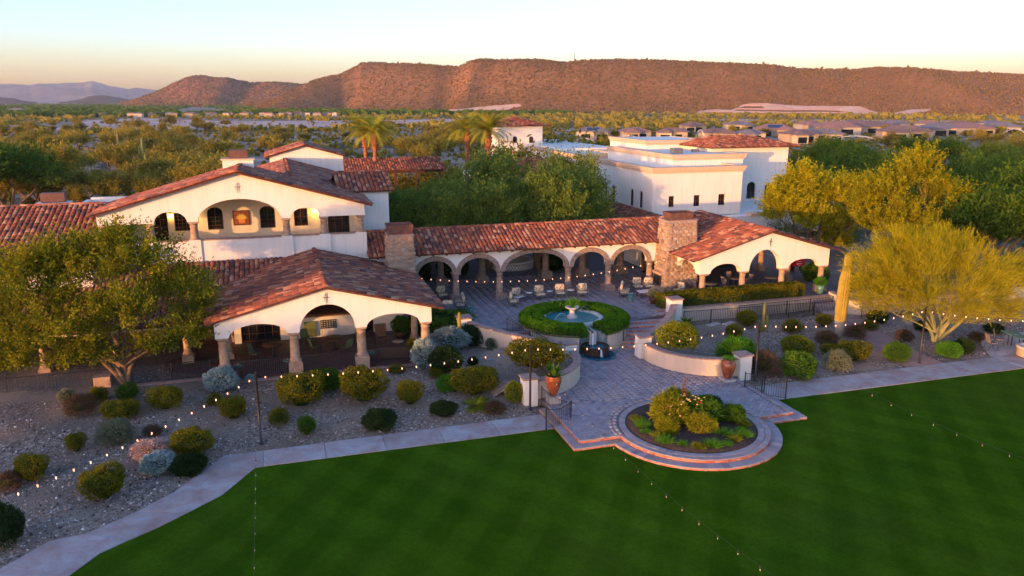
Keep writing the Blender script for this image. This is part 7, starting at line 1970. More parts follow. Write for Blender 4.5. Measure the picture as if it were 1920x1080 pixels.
# ================================================================ SHRUBS OF THE BEDS
SHRUBS = [
 (567, 770, 78, 68, 'olive', 'largest rounded olive shrub right of the left light pole'), (612, 737, 60, 46, 'green', 'loose grey green shrub behind the largest olive shrub'),
 (685, 762, 80, 70, 'olive', 'broad flat topped olive shrub in front of the middle arch'), (771, 763, 46, 48, 'olive', 'round olive shrub in front of the right arch of the pavilion'),
 (576, 818, 34, 36, 'dark', 'small dark green clipped shrub near the walk, right of the left pole'), (524, 799, 34, 32, 'wisp', 'small wispy shrub just right of the left light pole'),
 (438, 790, 50, 44, 'olive', 'small golden olive shrub left of the left light pole'), (715, 810, 60, 42, 'darkwild', 'low dark spreading shrub close to the walk'),
 (835, 781, 50, 28, 'darkwild', 'flat dark green mound left of the agave'), (843, 737, 40, 34, 'bright', 'small bright green ball beside the tall flat topped shrub'),
 (897, 747, 78, 58, 'olive', 'flat topped olive shrub standing over the agave'), (968, 757, 38, 42, 'yellow', 'yellow green ball left of the pillar and pole'),
 (930, 777, 34, 24, 'brown', 'thin dry plant right of the agave'), (310, 773, 62, 46, 'olive', 'wide olive shrub right of the big tree trunk'),
 (238, 754, 38, 34, 'dark', 'dark clipped shrub at the foot of the big tree'), (184, 757, 32, 30, 'wisp', 'brownish shrub left of the tree foot'),
 (149, 782, 46, 40, 'brown', 'rusty brown twiggy shrub at the left'), (125, 756, 28, 26, 'sage', 'small pale shrub above the rusty brown one'),
 (226, 792, 62, 40, 'olive', 'wide olive shrub above the pale sage bush'), (215, 836, 56, 46, 'sage', 'pale sage bush below the wide olive shrub'),
 (142, 850, 32, 38, 'olive', 'narrow olive shrub in the left gravel'), (285, 818, 30, 20, 'brown', 'low dry tuft under the left string lights'),
 (57, 908, 56, 54, 'olive', 'olive shrub with flared top near the left edge'), (14, 922, 36, 36, 'brown', 'brown shrub cut by the left edge'),
 (193, 942, 76, 66, 'olive', 'nearest large olive shrub in the lower left gravel'), (283, 862, 60, 36, 'blush', 'shrub crowned with pale pink seed heads'),
 (296, 890, 60, 42, 'silver', 'grey green mound under the pale pink seed heads'), (360, 860, 72, 54, 'olive', 'dark golden shrub at the bend of the walk'),
 (353, 893, 62, 40, 'darkwild', 'dark loose shrub below the golden one at the walk bend'), (6, 1030, 62, 82, 'darkwild', 'dark shrub at the lower left edge'),
 (415, 736, 58, 46, 'silver', 'silver shrub in front of the left pavilion column'), (470, 717, 22, 16, 'silver', 'tiny silver shrub at the pavilion curb'),
 (403, 761, 26, 22, 'wisp', 'small grey tuft below the left silver shrub'), (800, 692, 46, 56, 'silver', 'silver shrub before the last pavilion column'),
 (848, 658, 72, 46, 'silver', 'large silver shrub right of the pavilion'), (888, 650, 46, 42, 'darkwild', 'dark green shrub behind the large silver one'),
 (839, 702, 58, 52, 'darkwild', 'dull green shrub below the large silver one'), (820, 710, 26, 20, 'wisp', 'little grey tuft below the dull green shrub'),
 (888, 686, 18, 18, 'darkwild', 'tiny dark tuft in open gravel left of the curved wall'), (928, 655, 26, 24, 'sage', 'pale tuft against the long left wall'),
 (745, 700, 30, 16, 'wisp', 'flattened dry tuft below the pavilion curb'), (1405, 614, 38, 32, 'olive', 'olive shrub by the fence above the slim cactus'),
 (1380, 637, 32, 28, 'olive', 'small olive shrub right of the round yellow bush'), (1491, 625, 34, 26, 'wisp', 'thin yellowish shrub near the fence'),
 (1549, 614, 28, 26, 'olive', 'small dark shrub left of the saguaro'), (1503, 667, 58, 40, 'yellow', 'flat golden shrub in the middle of the right gravel bed'),
 (1556, 644, 36, 24, 'brown', 'dry bush at the foot of the saguaro'), (1507, 714, 66, 54, 'green', 'large dense green shrub below the golden one'),
 (1566, 670, 40, 26, 'olive', 'low olive shrub above the pale sage ball'), (1576, 696, 42, 38, 'sage', 'pale sage ball in the right gravel bed'),
 (1611, 680, 60, 42, 'olive', 'flat topped olive shrub beside the pink path'), (1689, 680, 46, 40, 'green', 'dull green drum shaped shrub at the path edge'),
 (1610, 634, 32, 24, 'brown', 'grey brown shrub beside the upper path'), (1391, 692, 62, 54, 'grassy', 'bright grassy clump behind the right urn pillar'),
 (1440, 706, 54, 46, 'brown', 'dry twiggy bush beside the right gate pole'), (1788, 672, 40, 32, 'bright', 'bright green shrub right of the pink path'),
 (1814, 664, 34, 30, 'darkwild', 'dark shrub beside the side terrace'), (1700, 640, 28, 22, 'brown', 'dry tuft beyond the pink path'),
 (1652, 606, 34, 26, 'darkwild', 'dark low shrub by the far fence'), (1635, 620, 26, 20, 'wisp', 'faint brown shrub left of the far path'), (1836, 640, 24, 18, 'brown', 'small dry bush behind the terrace chairs'),
 (1740, 622, 34, 22, 'darkwild', 'shaded shrub under the palo verde'), (1870, 625, 30, 20, 'darkwild', 'shaded low shrub far right under the tree')]
for a in SHRUBS: shrub(*a)
# shrubs standing at other levels
shrub(835, 640, 112, 48, 'box', 'clipped dark hedge block behind the silver shrubs', z=0.5, name='clipped_hedge', cat='hedge')
shrub(1012, 696, 104, 60, 'olive', 'broad rounded shrub inside the curved left wall', z=0.95)
shrub(1281, 660, 74, 58, 'yellow', 'big round yellow green bush behind the curved right wall', z=1.0)
o = shrub(897, 768, 66, 34, 'agave_y', 'spiky variegated agave under the flat topped olive shrub', 'agave', 'agave')
o = shrub(1293, 610, 40, 34, 'agave', 'blue green agave beside the stair head pillar', 'agave', 'agave', z=1.0)
# plaza bed planting
q = (CC[0], CC[1])
for du, dv, w_, h_, k_, l_ in ((-.85, .5, 1.7, 1.6, 'yellow', 'tall golden rose bush left of the obelisk'), (.75, .15, 1.7, 1.35, 'green', 'rose bush with red blooms right of the obelisk'), (-.1, 1.2, 1.5, 1.5, 'yellow', 'rose bush behind the obelisk'), (.1, -.75, 1.3, .95, 'yellow', 'lower golden bush in front of the obelisk'),
                               (1.55, .9, 1.2, 1.0, 'darkwild', 'dark bush at the right of the round bed'), (2.15, -.2, 1.1, .9, 'green', 'green bush near the right rim of the round bed'), (-1.4, -.35, 1.0, .8, 'yellow', 'low golden bush at the left of the round bed')):
    me = shrub_mesh('foliage', rs, 3600, LM[{'darkwild': 'dark'}.get(k_, k_)], 'ball', .085, .035, .7, .85)
    o = inst('rose_bush', me, None, W(q[0] + du, q[1] + dv, PLAZA_Z + .02), (0, 0, du * 3), (w_ * .95, w_ * .95, h_ * .82)); tag(o, l_, 'bush')
fl = MB()
M['bloom_r'] = mk('red_bloom', (.35, .02, .02), (.55, .08, .05), 20, .6, 0); M['bloom_y'] = mk('yellow_bloom', (.6, .34, .08), (.7, .5, .2), 20, .6, 0)
rb = random.Random(3)
for k, (mname, n_) in enumerate((('bloom_r', 14), ('bloom_y', 40))):
    m = MB((CC[0], CC[1], PLAZA_Z))
    for i in range(n_):
        a, r_ = rb.uniform(0, math.tau), rb.uniform(.2, 1.5); z_ = PLAZA_Z + 1.36 - .3 * r_ ** 2 + rb.uniform(-.1, .1); s = .05
        x, y = CC[0] - .1 + math.cos(a) * r_, CC[1] + .2 + math.sin(a) * r_ * .7
        m.lathe([(.0001, -s * .6), (s, 0), (s * .7, s * .6), (.0001, s * .7)], x, y, z_, 6)
    o = m.build('blooms', M[mname]); tag(o, ('red' if k == 0 else 'pale yellow') + ' rose blooms sprinkled over the plaza bed bushes', None, None, 'stuff')
tl = 0
for ang, rr_ in ((150, 2.5), (168, 2.3), (185, 2.45), (200, 2.2), (214, 2.5), (232, 2.35), (248, 2.5), (264, 2.4), (280, 2.5), (296, 2.35), (311, 2.5), (326, 2.3), (340, 2.5), (356, 2.4), (15, 2.5), (208, 1.6), (300, 1.7)):
    me = SH['tuft'][tl % 2] if tl % 3 else SH['tuft_y'][0]; s = .62 + .16 * math.sin(tl * 2.1)
    o = inst('grass_tuft', me, None, W(q[0] + rr_ * math.cos(R(ang)), q[1] + rr_ * math.sin(R(ang)), PLAZA_Z + .02), (0, 0, ang), (s, s, s * .85)); tag(o, ('yellowish' if tl % 3 == 0 else 'green') + ' strappy tuft at the ' + {150: 'upper left rim', 168: 'left rim, upper', 185: 'left rim, lower', 200: 'lower left rim, first', 214: 'lower left rim, second', 232: 'front rim, far left', 248: 'front rim, left', 264: 'front rim, left of middle', 280: 'front rim, right of middle', 296: 'front rim, right', 311: 'front rim, far right', 326: 'lower right rim', 340: 'right rim, lower', 356: 'right rim, middle', 15: 'right rim, upper', 208: 'inner left foot of the roses', 300: 'inner front foot of the roses'}[ang] + ' of the round bed', 'plant', 'strappy tufts round the plaza bed'); tl += 1
# under-arcade greenery and beds
for u_, v_, s_, k_, l_ in ((10.4, 60.2, 2.2, 'darkwild', 'dark shrub seen through the leftmost arch'), (13.4, 60.6, 2.4, 'darkwild', 'dark shrub seen through the second arch'), (22.2, 60.5, 2.2, 'darkwild', 'dark shrub seen through the fourth arch'), (37.5, 58.5, 2.6, 'green', 'green shrub behind the right pavilion'), (40.8, 50.5, 2.0, 'green', 'green shrub right of the right pavilion'), (41.5, 47.2, 1.8, 'dark', 'low hedge clump at the corner bed behind the saguaro'), (43.6, 46.6, 1.9, 'green', 'green mound on the raised bed behind the saguaro'), (46.0, 46.4, 1.8, 'darkwild', 'dark mound on the raised bed behind the palo verde')):
    o = inst('shrub', SH[k_][0], None, W(u_, v_, 1.1), (0, 0, u_), (s_, s_, s_ * .7)); tag(o, l_, 'shrub')
# tiled planter with bowl in the courtyard behind the middle arch
t = thing('tiled_planter', 'round planter faced with checked tile behind the middle arch', 'planter', 19.0, 62.5, P); MB().lathe([(2.0, 0), (2.0, .55), (2.1, .55), (2.1, .65), (1.6, .65)], 0, 0, 0, 20).build('wall', M['stucco_tan'], t)
m = MB()
for i in range(48):
    for j in range(3):
        if (i + j) % 2: continue
        a0, a1 = math.pi + math.pi * i / 48, math.pi + math.pi * (i + 1) / 48
        m.add([(2.01 * math.cos(a0), 2.01 * math.sin(a0), .08 + j * .14), (2.01 * math.cos(a1), 2.01 * math.sin(a1), .08 + j * .14), (2.01 * math.cos(a1), 2.01 * math.sin(a1), .21 + j * .14), (2.01 * math.cos(a0), 2.01 * math.sin(a0), .21 + j * .14)], [(0, 1, 2, 3)])
m.build('check_tile', M['whitetext'], t)['kind'] = 'stuff'
# pebbles over the gravel
rp_ = np.random.default_rng(5)
def pebbles(n, u0, u1, v0, v1, smin, smax, cond):
    u = rp_.uniform(u0, u1, n); v = rp_.uniform(v0, v1, n); ok = cond(u, v); u, v = u[ok], v[ok]; n = len(u)
    z = ground_h(u, v); s = rp_.uniform(smin, smax, n) * (rp_.random(n) ** 1.5 * .8 + .5); a = rp_.uniform(0, 6.28, n)
    x, y = u * CA - v * SA, u * SA + v * CA; V = np.zeros((n, 4, 4, 3)); k = 0
    base = [np.stack([x + np.cos(a + q) * s * (.7 + .5 * rp_.random(n)), y + np.sin(a + q) * s * (.7 + .5 * rp_.random(n)), z - .01], -1) for q in (0, 1.57, 3.14, 4.71)]
    top = np.stack([x + s * .2 * rp_.normal(0, 1, n), y + s * .2 * rp_.normal(0, 1, n), z + s * (.5 + .5 * rp_.random(n))], -1)
    co = np.stack(base + [top], 1); me = bpy.data.meshes.new('pebbles'); me.vertices.add(n * 5); me.vertices.foreach_set('co', co.reshape(-1).astype(np.float32))
    F = np.array([(0, 1, 4), (1, 2, 4), (2, 3, 4), (3, 0, 4)]); FF = (F[None] + np.arange(n)[:, None, None] * 5).reshape(-1)
    me.loops.add(len(FF)); me.loops.foreach_set('vertex_index', FF.astype(np.int32)); me.polygons.add(n * 4); me.polygons.foreach_set('loop_start', np.arange(0, len(FF), 3, dtype=np.int32))
    me.materials.append(M['pebble']); me.update(calc_edges=True); o = link(bpy.data.objects.new('pebbles', me)); return o
inn_arr_u = np.array([p[0] for p in ci][::-1]); inn_arr_v = np.array([p[1] for p in ci][::-1])
def lim(u): return np.where(u < -1.3, np.interp(u, inn_arr_u, inn_arr_v), 33.8) + .12
o = pebbles(60000, -22, 11.6, 22, 42, .025, .075, lambda u, v: (v > lim(u)) & (v < 41.0) & (np.sin(u * .9 + v * 1.7) * np.sin(v * .8 - u * .5) + rp_.normal(0, .45, len(u)) + (36.8 - v) * .22 > -0.1)); tag(o, 'loose pale and dark pebbles over the left gravel bed', None, None, 'stuff')
o = pebbles(26000, 24.6, 52, 34.2, 44, .025, .075, lambda u, v: (~((u - 38.3 + (v - 43.2) * -.28) ** 2 < 0)) & (np.sin(u * .9 + v * 1.7) * np.sin(v * .8 - u * .5) + rp_.normal(0, .5, len(u)) + (36.5 - v) * .15 > -.1) & ~((u > 31.2 - (v - 34.5) * -.85 - .2) & (u < 36.0 + (v - 34.5) * .35))); tag(o, 'loose pebbles over the right gravel bed', None, None, 'stuff')

# ================================================================ TREES
rt_ = np.random.default_rng(2024)
# big olive-green tree at the left
g = on_ground(238, 724); B0 = (g[0], g[1])
bl = []
for (px_, py_, dv, r_) in ((60, 560, -.5, 2.3), (150, 500, .5, 2.2), (250, 490, 0, 2.0), (330, 540, .3, 1.9), (345, 620, 0, 1.5), (40, 640, -.8, 2.0), (120, 610, -1.2, 2.1), (230, 580, -1.2, 1.9), (-60, 600, 0, 2.3), (200, 460, .6, 1.2), (100, 470, .4, 1.3), (285, 640, -.9, 1.1), (170, 660, -1.0, 1.1), (365, 570, .5, 1.2), (-20, 520, 1, 2.0), (30, 672, -1.0, 1.1), (-30, 680, -.8, 1.5), (110, 672, -1.0, .9), (225, 438, .3, .8), (60, 500, 0, 1.6)):
    a = atv(px_, py_, B0[1] + dv * 1.3); bl.append((a[0] - B0[0], a[1] - B0[1], a[2] - g[2], r_, r_ * .95, r_ * .72))
V, C_, od = crown(bl, 1150, 74, .21, .17, .075, rt_, .40, .5, .7, 1.7)
mb = MB(); limbs(mb, (0, 0, 0), [(-.9, .2, 1.9), (.05, -.2, 3.2), (1.5, -.1, 2.5), (-2.0, .2, 3.3)], .17, rt_, wig=.05)
limbs(mb, (0, 0, 1.2), [(b[0] * .9, b[1] * .9, b[2] * .95) for b in bl[:11]], .085, rt_, n=5, wig=.10)
tree_thing('broadleaf_tree', 'large spreading olive green tree in front of the house at the left', 'tree', g[0], g[1], g[2] - .1, V, LM['olivetree'], mb, M['bark'])
# golden trees at the right
def px_tree(name, label, cat, base_uv, z0, blobs_px, v0, lm, ncl, per, cr, L, Wd, bark, trunk_t, **kw):
    bl = []
    for (px_, py_, dv, r_) in blobs_px:
        a = atv(px_, py_, v0 + dv); bl.append((a[0] - base_uv[0], a[1] - base_uv[1], a[2] - z0, r_, r_ * .95, r_ * kw.get('flat', .85)))
    V, C_, od = crown(bl, ncl, per, cr, L, Wd, rt_, kw.get('shell', .5), kw.get('up', .5), kw.get('spread', .7), kw.get('stretch', 2.1))
    mb = MB(); limbs(mb, (0, 0, 0), [(b[0] * .92, b[1] * .92, b[2] * .95) for b in bl[:8]], trunk_t, rt_, n=6)
    return tree_thing(name, label, cat, base_uv[0], base_uv[1], z0, V, lm, mb, bark)
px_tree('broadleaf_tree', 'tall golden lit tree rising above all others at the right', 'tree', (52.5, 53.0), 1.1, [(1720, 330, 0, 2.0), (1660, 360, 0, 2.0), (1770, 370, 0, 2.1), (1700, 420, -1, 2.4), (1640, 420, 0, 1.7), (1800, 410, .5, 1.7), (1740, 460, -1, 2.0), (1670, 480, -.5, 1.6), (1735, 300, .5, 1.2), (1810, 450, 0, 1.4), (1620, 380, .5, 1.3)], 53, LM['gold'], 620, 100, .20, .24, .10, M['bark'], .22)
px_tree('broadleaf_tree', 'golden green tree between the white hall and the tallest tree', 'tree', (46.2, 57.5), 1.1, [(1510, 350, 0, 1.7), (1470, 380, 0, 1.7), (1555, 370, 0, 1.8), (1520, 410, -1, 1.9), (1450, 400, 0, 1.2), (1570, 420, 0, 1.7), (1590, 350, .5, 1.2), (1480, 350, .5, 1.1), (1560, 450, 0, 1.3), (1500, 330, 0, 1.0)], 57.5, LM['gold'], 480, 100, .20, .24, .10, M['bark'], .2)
px_tree('broadleaf_tree', 'shaded grey green tree under the golden ones against the white wall', 'tree', (46.5, 60.0), 1.1, [(1500, 440, 0, 1.3), (1540, 450, 0, 1.4), (1590, 450, 0, 1.5), (1470, 430, 0, 1.1)], 60, LM['court'], 170, 50, .25, .17, .06, M['bark'], .16)
# feathery palo verde
g = on_ground(1752, 640); base = (g[0], g[1]); bl = []
for (px_, py_, dv, r_) in ((1650, 500, 0, 1.7), (1720, 490, 0, 1.9), (1790, 490, .4, 1.9), (1860, 520, 0, 1.8), (1640, 550, -.4, 1.3), (1710, 550, -1, 1.7), (1800, 560, -.8, 1.6), (1880, 570, 0, 1.4), (1760, 455, .5, 1.3), (1920, 500, .5, 1.5), (1680, 460, .5, 1.2)):
    a = atv(px_, py_, base[1] + dv * 1.5); bl.append((a[0] - base[0], a[1] - base[1], a[2] - g[2], r_, r_, r_ * .8))
cen = np.array([0, 0, 1.4])
B_ = np.array(bl); wgt = B_[:, 3] ** 2; wgt /= wgt.sum(); k = rt_.choice(len(B_), 1000, p=wgt); d = unit(rt_.normal(0, 1, (1000, 3))); C_ = B_[k, :3] + d * B_[k, 3:6] * 1.12 * (rt_.random((1000, 1)) ** .5)
od = unit(C_ - cen + [0, 0, .4]); base_ = np.repeat(C_, 62, 0); od2 = np.repeat(od, 62, 0)
P3 = base_ + rt_.normal(0, .15, base_.shape) + od2 * rt_.uniform(-.45, .5, (len(base_), 1)); ax = od2 + rt_.normal(0, .42, base_.shape)
V = leaf_quads(P3, ax, .40, .026, rt_)
mb = MB(); limbs(mb, (0, 0, 0), [(-2.2, 0, 2.6), (-.8, .3, 2.9), (.9, .2, 2.8), (3.2, -.3, 2.3), (2.0, .3, 3.2)], .15, rt_, n=7, wig=.14)
limbs(mb, (0, 0, .7), [(b[0] * .85, b[1] * .85, b[2] * .9) for b in bl], .06, rt_, n=5, wig=.12)
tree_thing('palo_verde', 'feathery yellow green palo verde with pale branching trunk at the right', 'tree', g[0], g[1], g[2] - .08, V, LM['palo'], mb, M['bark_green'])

# reusable tree kinds for masses
def proto_tree(r, lm, ncl, per, L, Wd, cr=.3, bark='bark', w=2.4, h=4.6, nb=7, tr=.12, flat=.7):
    bl = [(r.normal(0, w * .45), r.normal(0, w * .45), h * r.uniform(.45, .82), w * r.uniform(.4, .6), w * r.uniform(.4, .6), w * r.uniform(.34, .5) * flat * 1.3) for _ in range(nb)]
    V, _, _ = crown(bl, ncl, per, cr, L, Wd, r, .4, .6, .8, 1.5)
    mb = MB(); limbs(mb, (0, 0, 0), [(b[0] * .9, b[1] * .9, b[2]) for b in bl[:5]], tr, r, n=5, forks=1)
    return quads_mesh('crown', V, lm), mb.mesh('trunk', M[bark])
COURT = [proto_tree(rt_, LM['court'], 380, 52, .24, .10, .30, w=3.0, h=7.4, nb=9, tr=.16, flat=1.2) for _ in range(3)]
BOSQ = [proto_tree(rt_, LM['bosque'], 300, 46, .30, .14, .36, w=3.4, h=6.6, nb=9, tr=.16) for _ in range(3)]
DES = [proto_tree(rt_, LM['desert'], 150, 36, .34, .14, .34, w=2.3, h=3.8, nb=7, tr=.10, flat=.8) for _ in range(6)]
def put_tree(me, name, label, cat, x, y, z, s, rz, group=None, world=True, sz=None):
    o = bpy.data.objects.new(name, None); link(o); o.location = (x, y, z); o.rotation_euler = (0, 0, rz); o.scale = (s, s, sz or s); tag(o, label, cat, group)
    inst('crown', me[0], o); inst('trunk', me[1], o); return o
ct_ = [(745, 6.6, 64, 'court tree leftmost, beside the white corner block'), (790, 6.4, 61, ''), (855, 7.6, 66, ''), (905, 7.4, 61, ''), (960, 8.4, 66, ''), (1010, 7.8, 61, ''), (1065, 8.0, 64, ''), (1105, 7.2, 60.5, 'court tree rightmost, against the white hall'), (820, 6.4, 72, ''), (930, 9.2, 73, ''), (1040, 8.6, 71, ''), (770, 6.2, 70, '')]
for i, (px_, h_, v_, l_) in enumerate(ct_):
    a = atv(px_, 380, v_); p = W(a[0], v_, .9); s = h_ / 7.6
    lab = ['leftmost courtyard tree, beside the white corner block', 'courtyard tree nearest the left stone chimney', 'tall courtyard tree left of centre behind the arcade', 'courtyard tree above the second arch of the arcade', 'tall courtyard tree at the centre behind the arcade', 'courtyard tree above the middle arch of the arcade', 'courtyard tree above the fourth arch, next to the hall', 'rightmost courtyard tree, against the arched windows of the white hall', 'back row courtyard tree below the palm pair', 'back row courtyard tree below the right palms', 'back row courtyard tree below the bell tower', 'back row courtyard tree beside the corner block roof'][i]
    put_tree(COURT[i % 3], 'courtyard_tree', lab, 'tree', p.x, p.y, p.z, s, i * 1.3, 'courtyard trees behind the arcade')
def grove_label(px_, Y_):
    col_ = 'left end' if px_ < 1560 else 'left part' if px_ < 1660 else 'middle' if px_ < 1760 else 'right part' if px_ < 1860 else 'right edge' if px_ < 1940 else 'far right end'
    row_ = 'front row' if Y_ < 74 else 'second row' if Y_ < 98 else 'third row' if Y_ < 130 else 'back row'
    return 'dark green tree in the %s, %s of the shaded grove' % (row_, col_)
def plain_label(px_, y, s):
    sz_ = 'small' if s < .9 else 'large' if s > 1.2 else 'middling'
    row_ = 'near' if y < 130 else 'fairly near' if y < 190 else 'half way out' if y < 270 else 'far out'
    for lim_, w_ in ((60, 'at the left edge'), (140, 'left of the road bend'), (220, 'about the road bend'), (300, 'above the left wing'), (380, 'left of the gable chimney'), (460, 'above the gable chimney'), (560, 'above the rear gable'), (650, 'left of the palm pair'), (740, 'behind the palm pair'), (860, 'between the palms'), (960, 'behind the right palms'), (1080, 'right of the bell tower'), (1200, 'by the golf green'), (1330, 'above the white hall'), (1480, 'above the tiled tower'), (1620, 'above the left of the grove'), (1760, 'above the middle of the grove'), (1880, 'above the right of the grove'), (9999, 'at the right edge')):
        if px_ < lim_: return '%s olive desert tree %s %s' % (sz_, row_, w_)
# bosque at the right
rq = random.Random(8)
for i in range(64):
    px_ = rq.uniform(1470, 2060); Y_ = rq.choice([62, 70, 78, 90, 104, 120, 140, 165]) * rq.uniform(.95, 1.08)
    x = (px_ - 960) / FPX * Y_ * 1.0
    u_, v_ = toUV(x, Y_)
    if u_ < 58 and v_ < 96 or (px_ < 1560 and Y_ < 100): continue
    put_tree(BOSQ[i % 3], 'bosque_tree', grove_label(px_, Y_), 'tree', x, Y_, -.2 if v_ > 75 else 0.6, rq.uniform(.9, 1.25), rq.uniform(0, 6), 'shaded grove right of the white hall')
# golden desert trees close behind the roofs
for i, (px_, py_, h_) in enumerate(((700, 318, 5), (745, 312, 5.5), (800, 318, 6), (880, 305, 6.5), (930, 310, 7.5), (965, 300, 8.2), (1055, 285, 9.5), (1070, 290, 8.5), (650, 312, 5), (780, 300, 5), (845, 308, 6.5), (1120, 300, 5))):
    Y_ = 118 if px_ > 1040 else 98; x = (px_ - 960) / FPX * Y_
    put_tree(DES[i % 6], 'mesquite_tree', {700: 'sunlit desert tree at the foot of the left palm pair', 745: 'sunlit desert tree just right of the left palm pair', 800: 'sunlit desert tree behind the middle of the covered walk', 880: 'sunlit desert tree at the foot of the farther right palm', 930: 'sunlit desert tree at the foot of the nearer right palm', 965: 'tall sunlit desert tree overlapping the bell tower', 1055: 'desert tree touching the right side of the bell tower', 1070: 'second desert tree right of the bell tower', 650: 'sunlit desert tree left of the palm pair', 780: 'farther sunlit desert tree behind the covered walk', 845: 'sunlit desert tree at the right end of the covered walk', 1120: 'desert tree before the solar roofed house'}[px_], 'tree', x, Y_, 0, h_ / 3.9, i * 2.0, 'sunlit desert trees behind the roofs' if px_ <= 1040 else 'desert trees beside the bell tower')
# desert trees over the plain
def blocked(x, y):
    u, v = toUV(x, y)
    return (-36 < u < 62 and v < 126) or y < 60
rq = random.Random(21); n_t = 0; tries = 0
roads = [[(110, 312), (150, 286), (210, 272), (225, 300), (200, 322), (150, 322)], [(350, 305), (410, 306), (410, 322), (350, 322)], [(1085, 262), (1225, 262), (1225, 275), (1085, 275)]]
while n_t < 272 and tries < 5000:
    tries += 1
    px_ = rq.uniform(-60, 1980); t_ = rq.random() ** 1.35; py_ = 236 + t_ * 190
    if px_ > 440 and py_ > 305: continue
    if px_ < 440 and n_t % 2 == 0 and px_ > 440: continue
    r_ = ray(px_, py_); k = -CAMH / r_[2]; x, y = r_[0] * k, r_[1] * k
    if blocked(x, y) or any(pip(px_, py_, p) for p in roads): continue
    if px_ > 1070 and y < 300 and rq.random() < .5: continue
    s = rq.uniform(.7, 1.35) * (1.15 if px_ < 450 else 1.0)
    if px_ > 1080 and 250 < y < 420: s *= .8
    put_tree(DES[n_t % 6], 'desert_tree', plain_label(px_, y, s), 'tree', x, y, -.25, s, rq.uniform(0, 6.28), 'desert trees over the plain', sz=s * rq.uniform(.85, 1.1)); n_t += 1
# big dark tree at the left edge
for px_, py_, s_ in ((20, 395, 1.9), (-60, 400, 2.0), (60, 380, 1.2)):
    r_ = ray(px_, py_); k = -CAMH / r_[2]; put_tree(BOSQ[0 if s_ < 1.95 else 1], 'broadleaf_tree', {20: 'dark green tree behind the left wing roof', -60: 'dark tree cut off by the left edge', 60: 'smaller dark tree beside the left wing chimney'}[px_], 'tree', r_[0] * k, r_[1] * k, -.3, s_ * .8, px_, 'dark trees behind the left wing')
# low scrub on the plain, one mass
n = 12000; ang_ = np.radians(rt_.uniform(-38, 38, n)); rr_ = 105 + 620 * rt_.random(n) ** .8; x = rr_ * np.sin(ang_); y = rr_ * np.cos(ang_)
uq, vq = x * CA + y * SA, -x * SA + y * CA
px2, py2 = to_pix(x, y, np.zeros(n)); bad = (uq > -34) & (uq < 60) & (vq < 122)
for p_ in roads: bad |= in_poly(px2, py2, p_)
bad |= in_poly(px2, py2, [(160, 226), (260, 221), (620, 226), (900, 223), (930, 229), (560, 240), (210, 246), (-20, 246), (-20, 241)]) & (rt_.random(n) < .85)
x, y = x[~bad], y[~bad]; P3 = np.stack([x, y, plain_h(x, y) - .1], -1)
o = link(bpy.data.objects.new('desert_scrub', quads_mesh('desert_scrub', bush_cloud(P3, rt_.uniform(.6, 1.9, len(P3)), rt_, .7, 4), LM['desert']))); tag(o, 'low creosote and bursage scrub over the desert floor', None, None, 'stuff')
n = 3200; ang_ = np.radians(rt_.uniform(-36, 36, n)); rr_ = 420 + 480 * rt_.random(n); x = rr_ * np.sin(ang_); y = rr_ * np.cos(ang_); px2, py2 = to_pix(x, y, np.zeros(n))
bad = in_poly(px2, py2, [(160, 226), (260, 221), (620, 226), (900, 223), (930, 229), (560, 240), (210, 246), (-20, 246), (-20, 241)]) | in_poly(px2, py2, [(1240, 221), (1420, 224), (1900, 226), (2100, 230), (2100, 234), (1700, 233), (1400, 230)])
x, y = x[~bad], y[~bad]; P3 = np.stack([x, y, plain_h(x, y) - .1], -1)
o = link(bpy.data.objects.new('distant_woodland', quads_mesh('distant_woodland', bush_cloud(P3, rt_.uniform(2.0, 4.8, len(P3)), rt_, .7, 4), LM['desert']))); tag(o, 'distant desert woodland before the hills', None, None, 'stuff')
n = 9000; ang_ = np.radians(rt_.uniform(-38, 4, n)); rr_ = 800 + 2000 * rt_.random(n) ** 1.6; x = rr_ * np.sin(ang_); y = rr_ * np.cos(ang_); px2, py2 = to_pix(x, y, np.zeros(n))
bad = in_poly(px2, py2, [(160, 226), (260, 221), (620, 226), (900, 223), (930, 229), (560, 240), (210, 246), (-20, 246), (-20, 241)]) | in_poly(px2, py2, [(330, 207), (365, 199), (470, 212), (330, 213)])
x, y = x[~bad], y[~bad]; P3 = np.stack([x, y, plain_h(x, y) - .1], -1)
o = link(bpy.data.objects.new('distant_woodland', quads_mesh('distant_woodland', bush_cloud(P3, rt_.uniform(4, 9, len(P3)), rt_, .55, 3), LM['bosque']))); tag(o, 'dark green flats at the foot of the far hills', None, None, 'stuff')
# saguaros on the plain
SAG = MB(); ribbed(SAG, [(0, 0, 0), (0, 0, 2), (.05, 0, 4), (.05, 0, 5.6), (.05, 0, 5.9)], [.2, .27, .27, .2, .06], 8); ribbed(SAG, [(.1, 0, 2.2), (.7, 0, 2.4), (.8, 0, 3.0), (.8, 0, 4.2), (.8, 0, 4.4)], [.14, .16, .17, .15, .05], 8); SAGM = SAG.mesh('saguaro', M['cactus_g'])
for px_, py_, s_, l_ in ((225, 292, 1.2, 'saguaro among the golden trees at the left'), (273, 322, 1.3, 'tall saguaro left of the clubhouse gable'), (278, 345, 1.0, 'saguaro pole close behind the gable roof'), (83, 345, .9, 'small saguaro behind the left chimney'), (1265, 272, 1.0, 'saguaro near the tract houses'), (560, 262, .9, 'saguaro on the middle plain'), (1703, 280, 1.2, 'saguaro at the edge of the shaded grove'), (412, 252, .9, 'saguaro far out on the left plain')):
    r_ = ray(px_, py_); k = -CAMH / r_[2]; o = inst('saguaro', SAGM, None, (r_[0] * k, r_[1] * k, -.3), (0, 0, px_), s_); tag(o, l_, 'cactus')

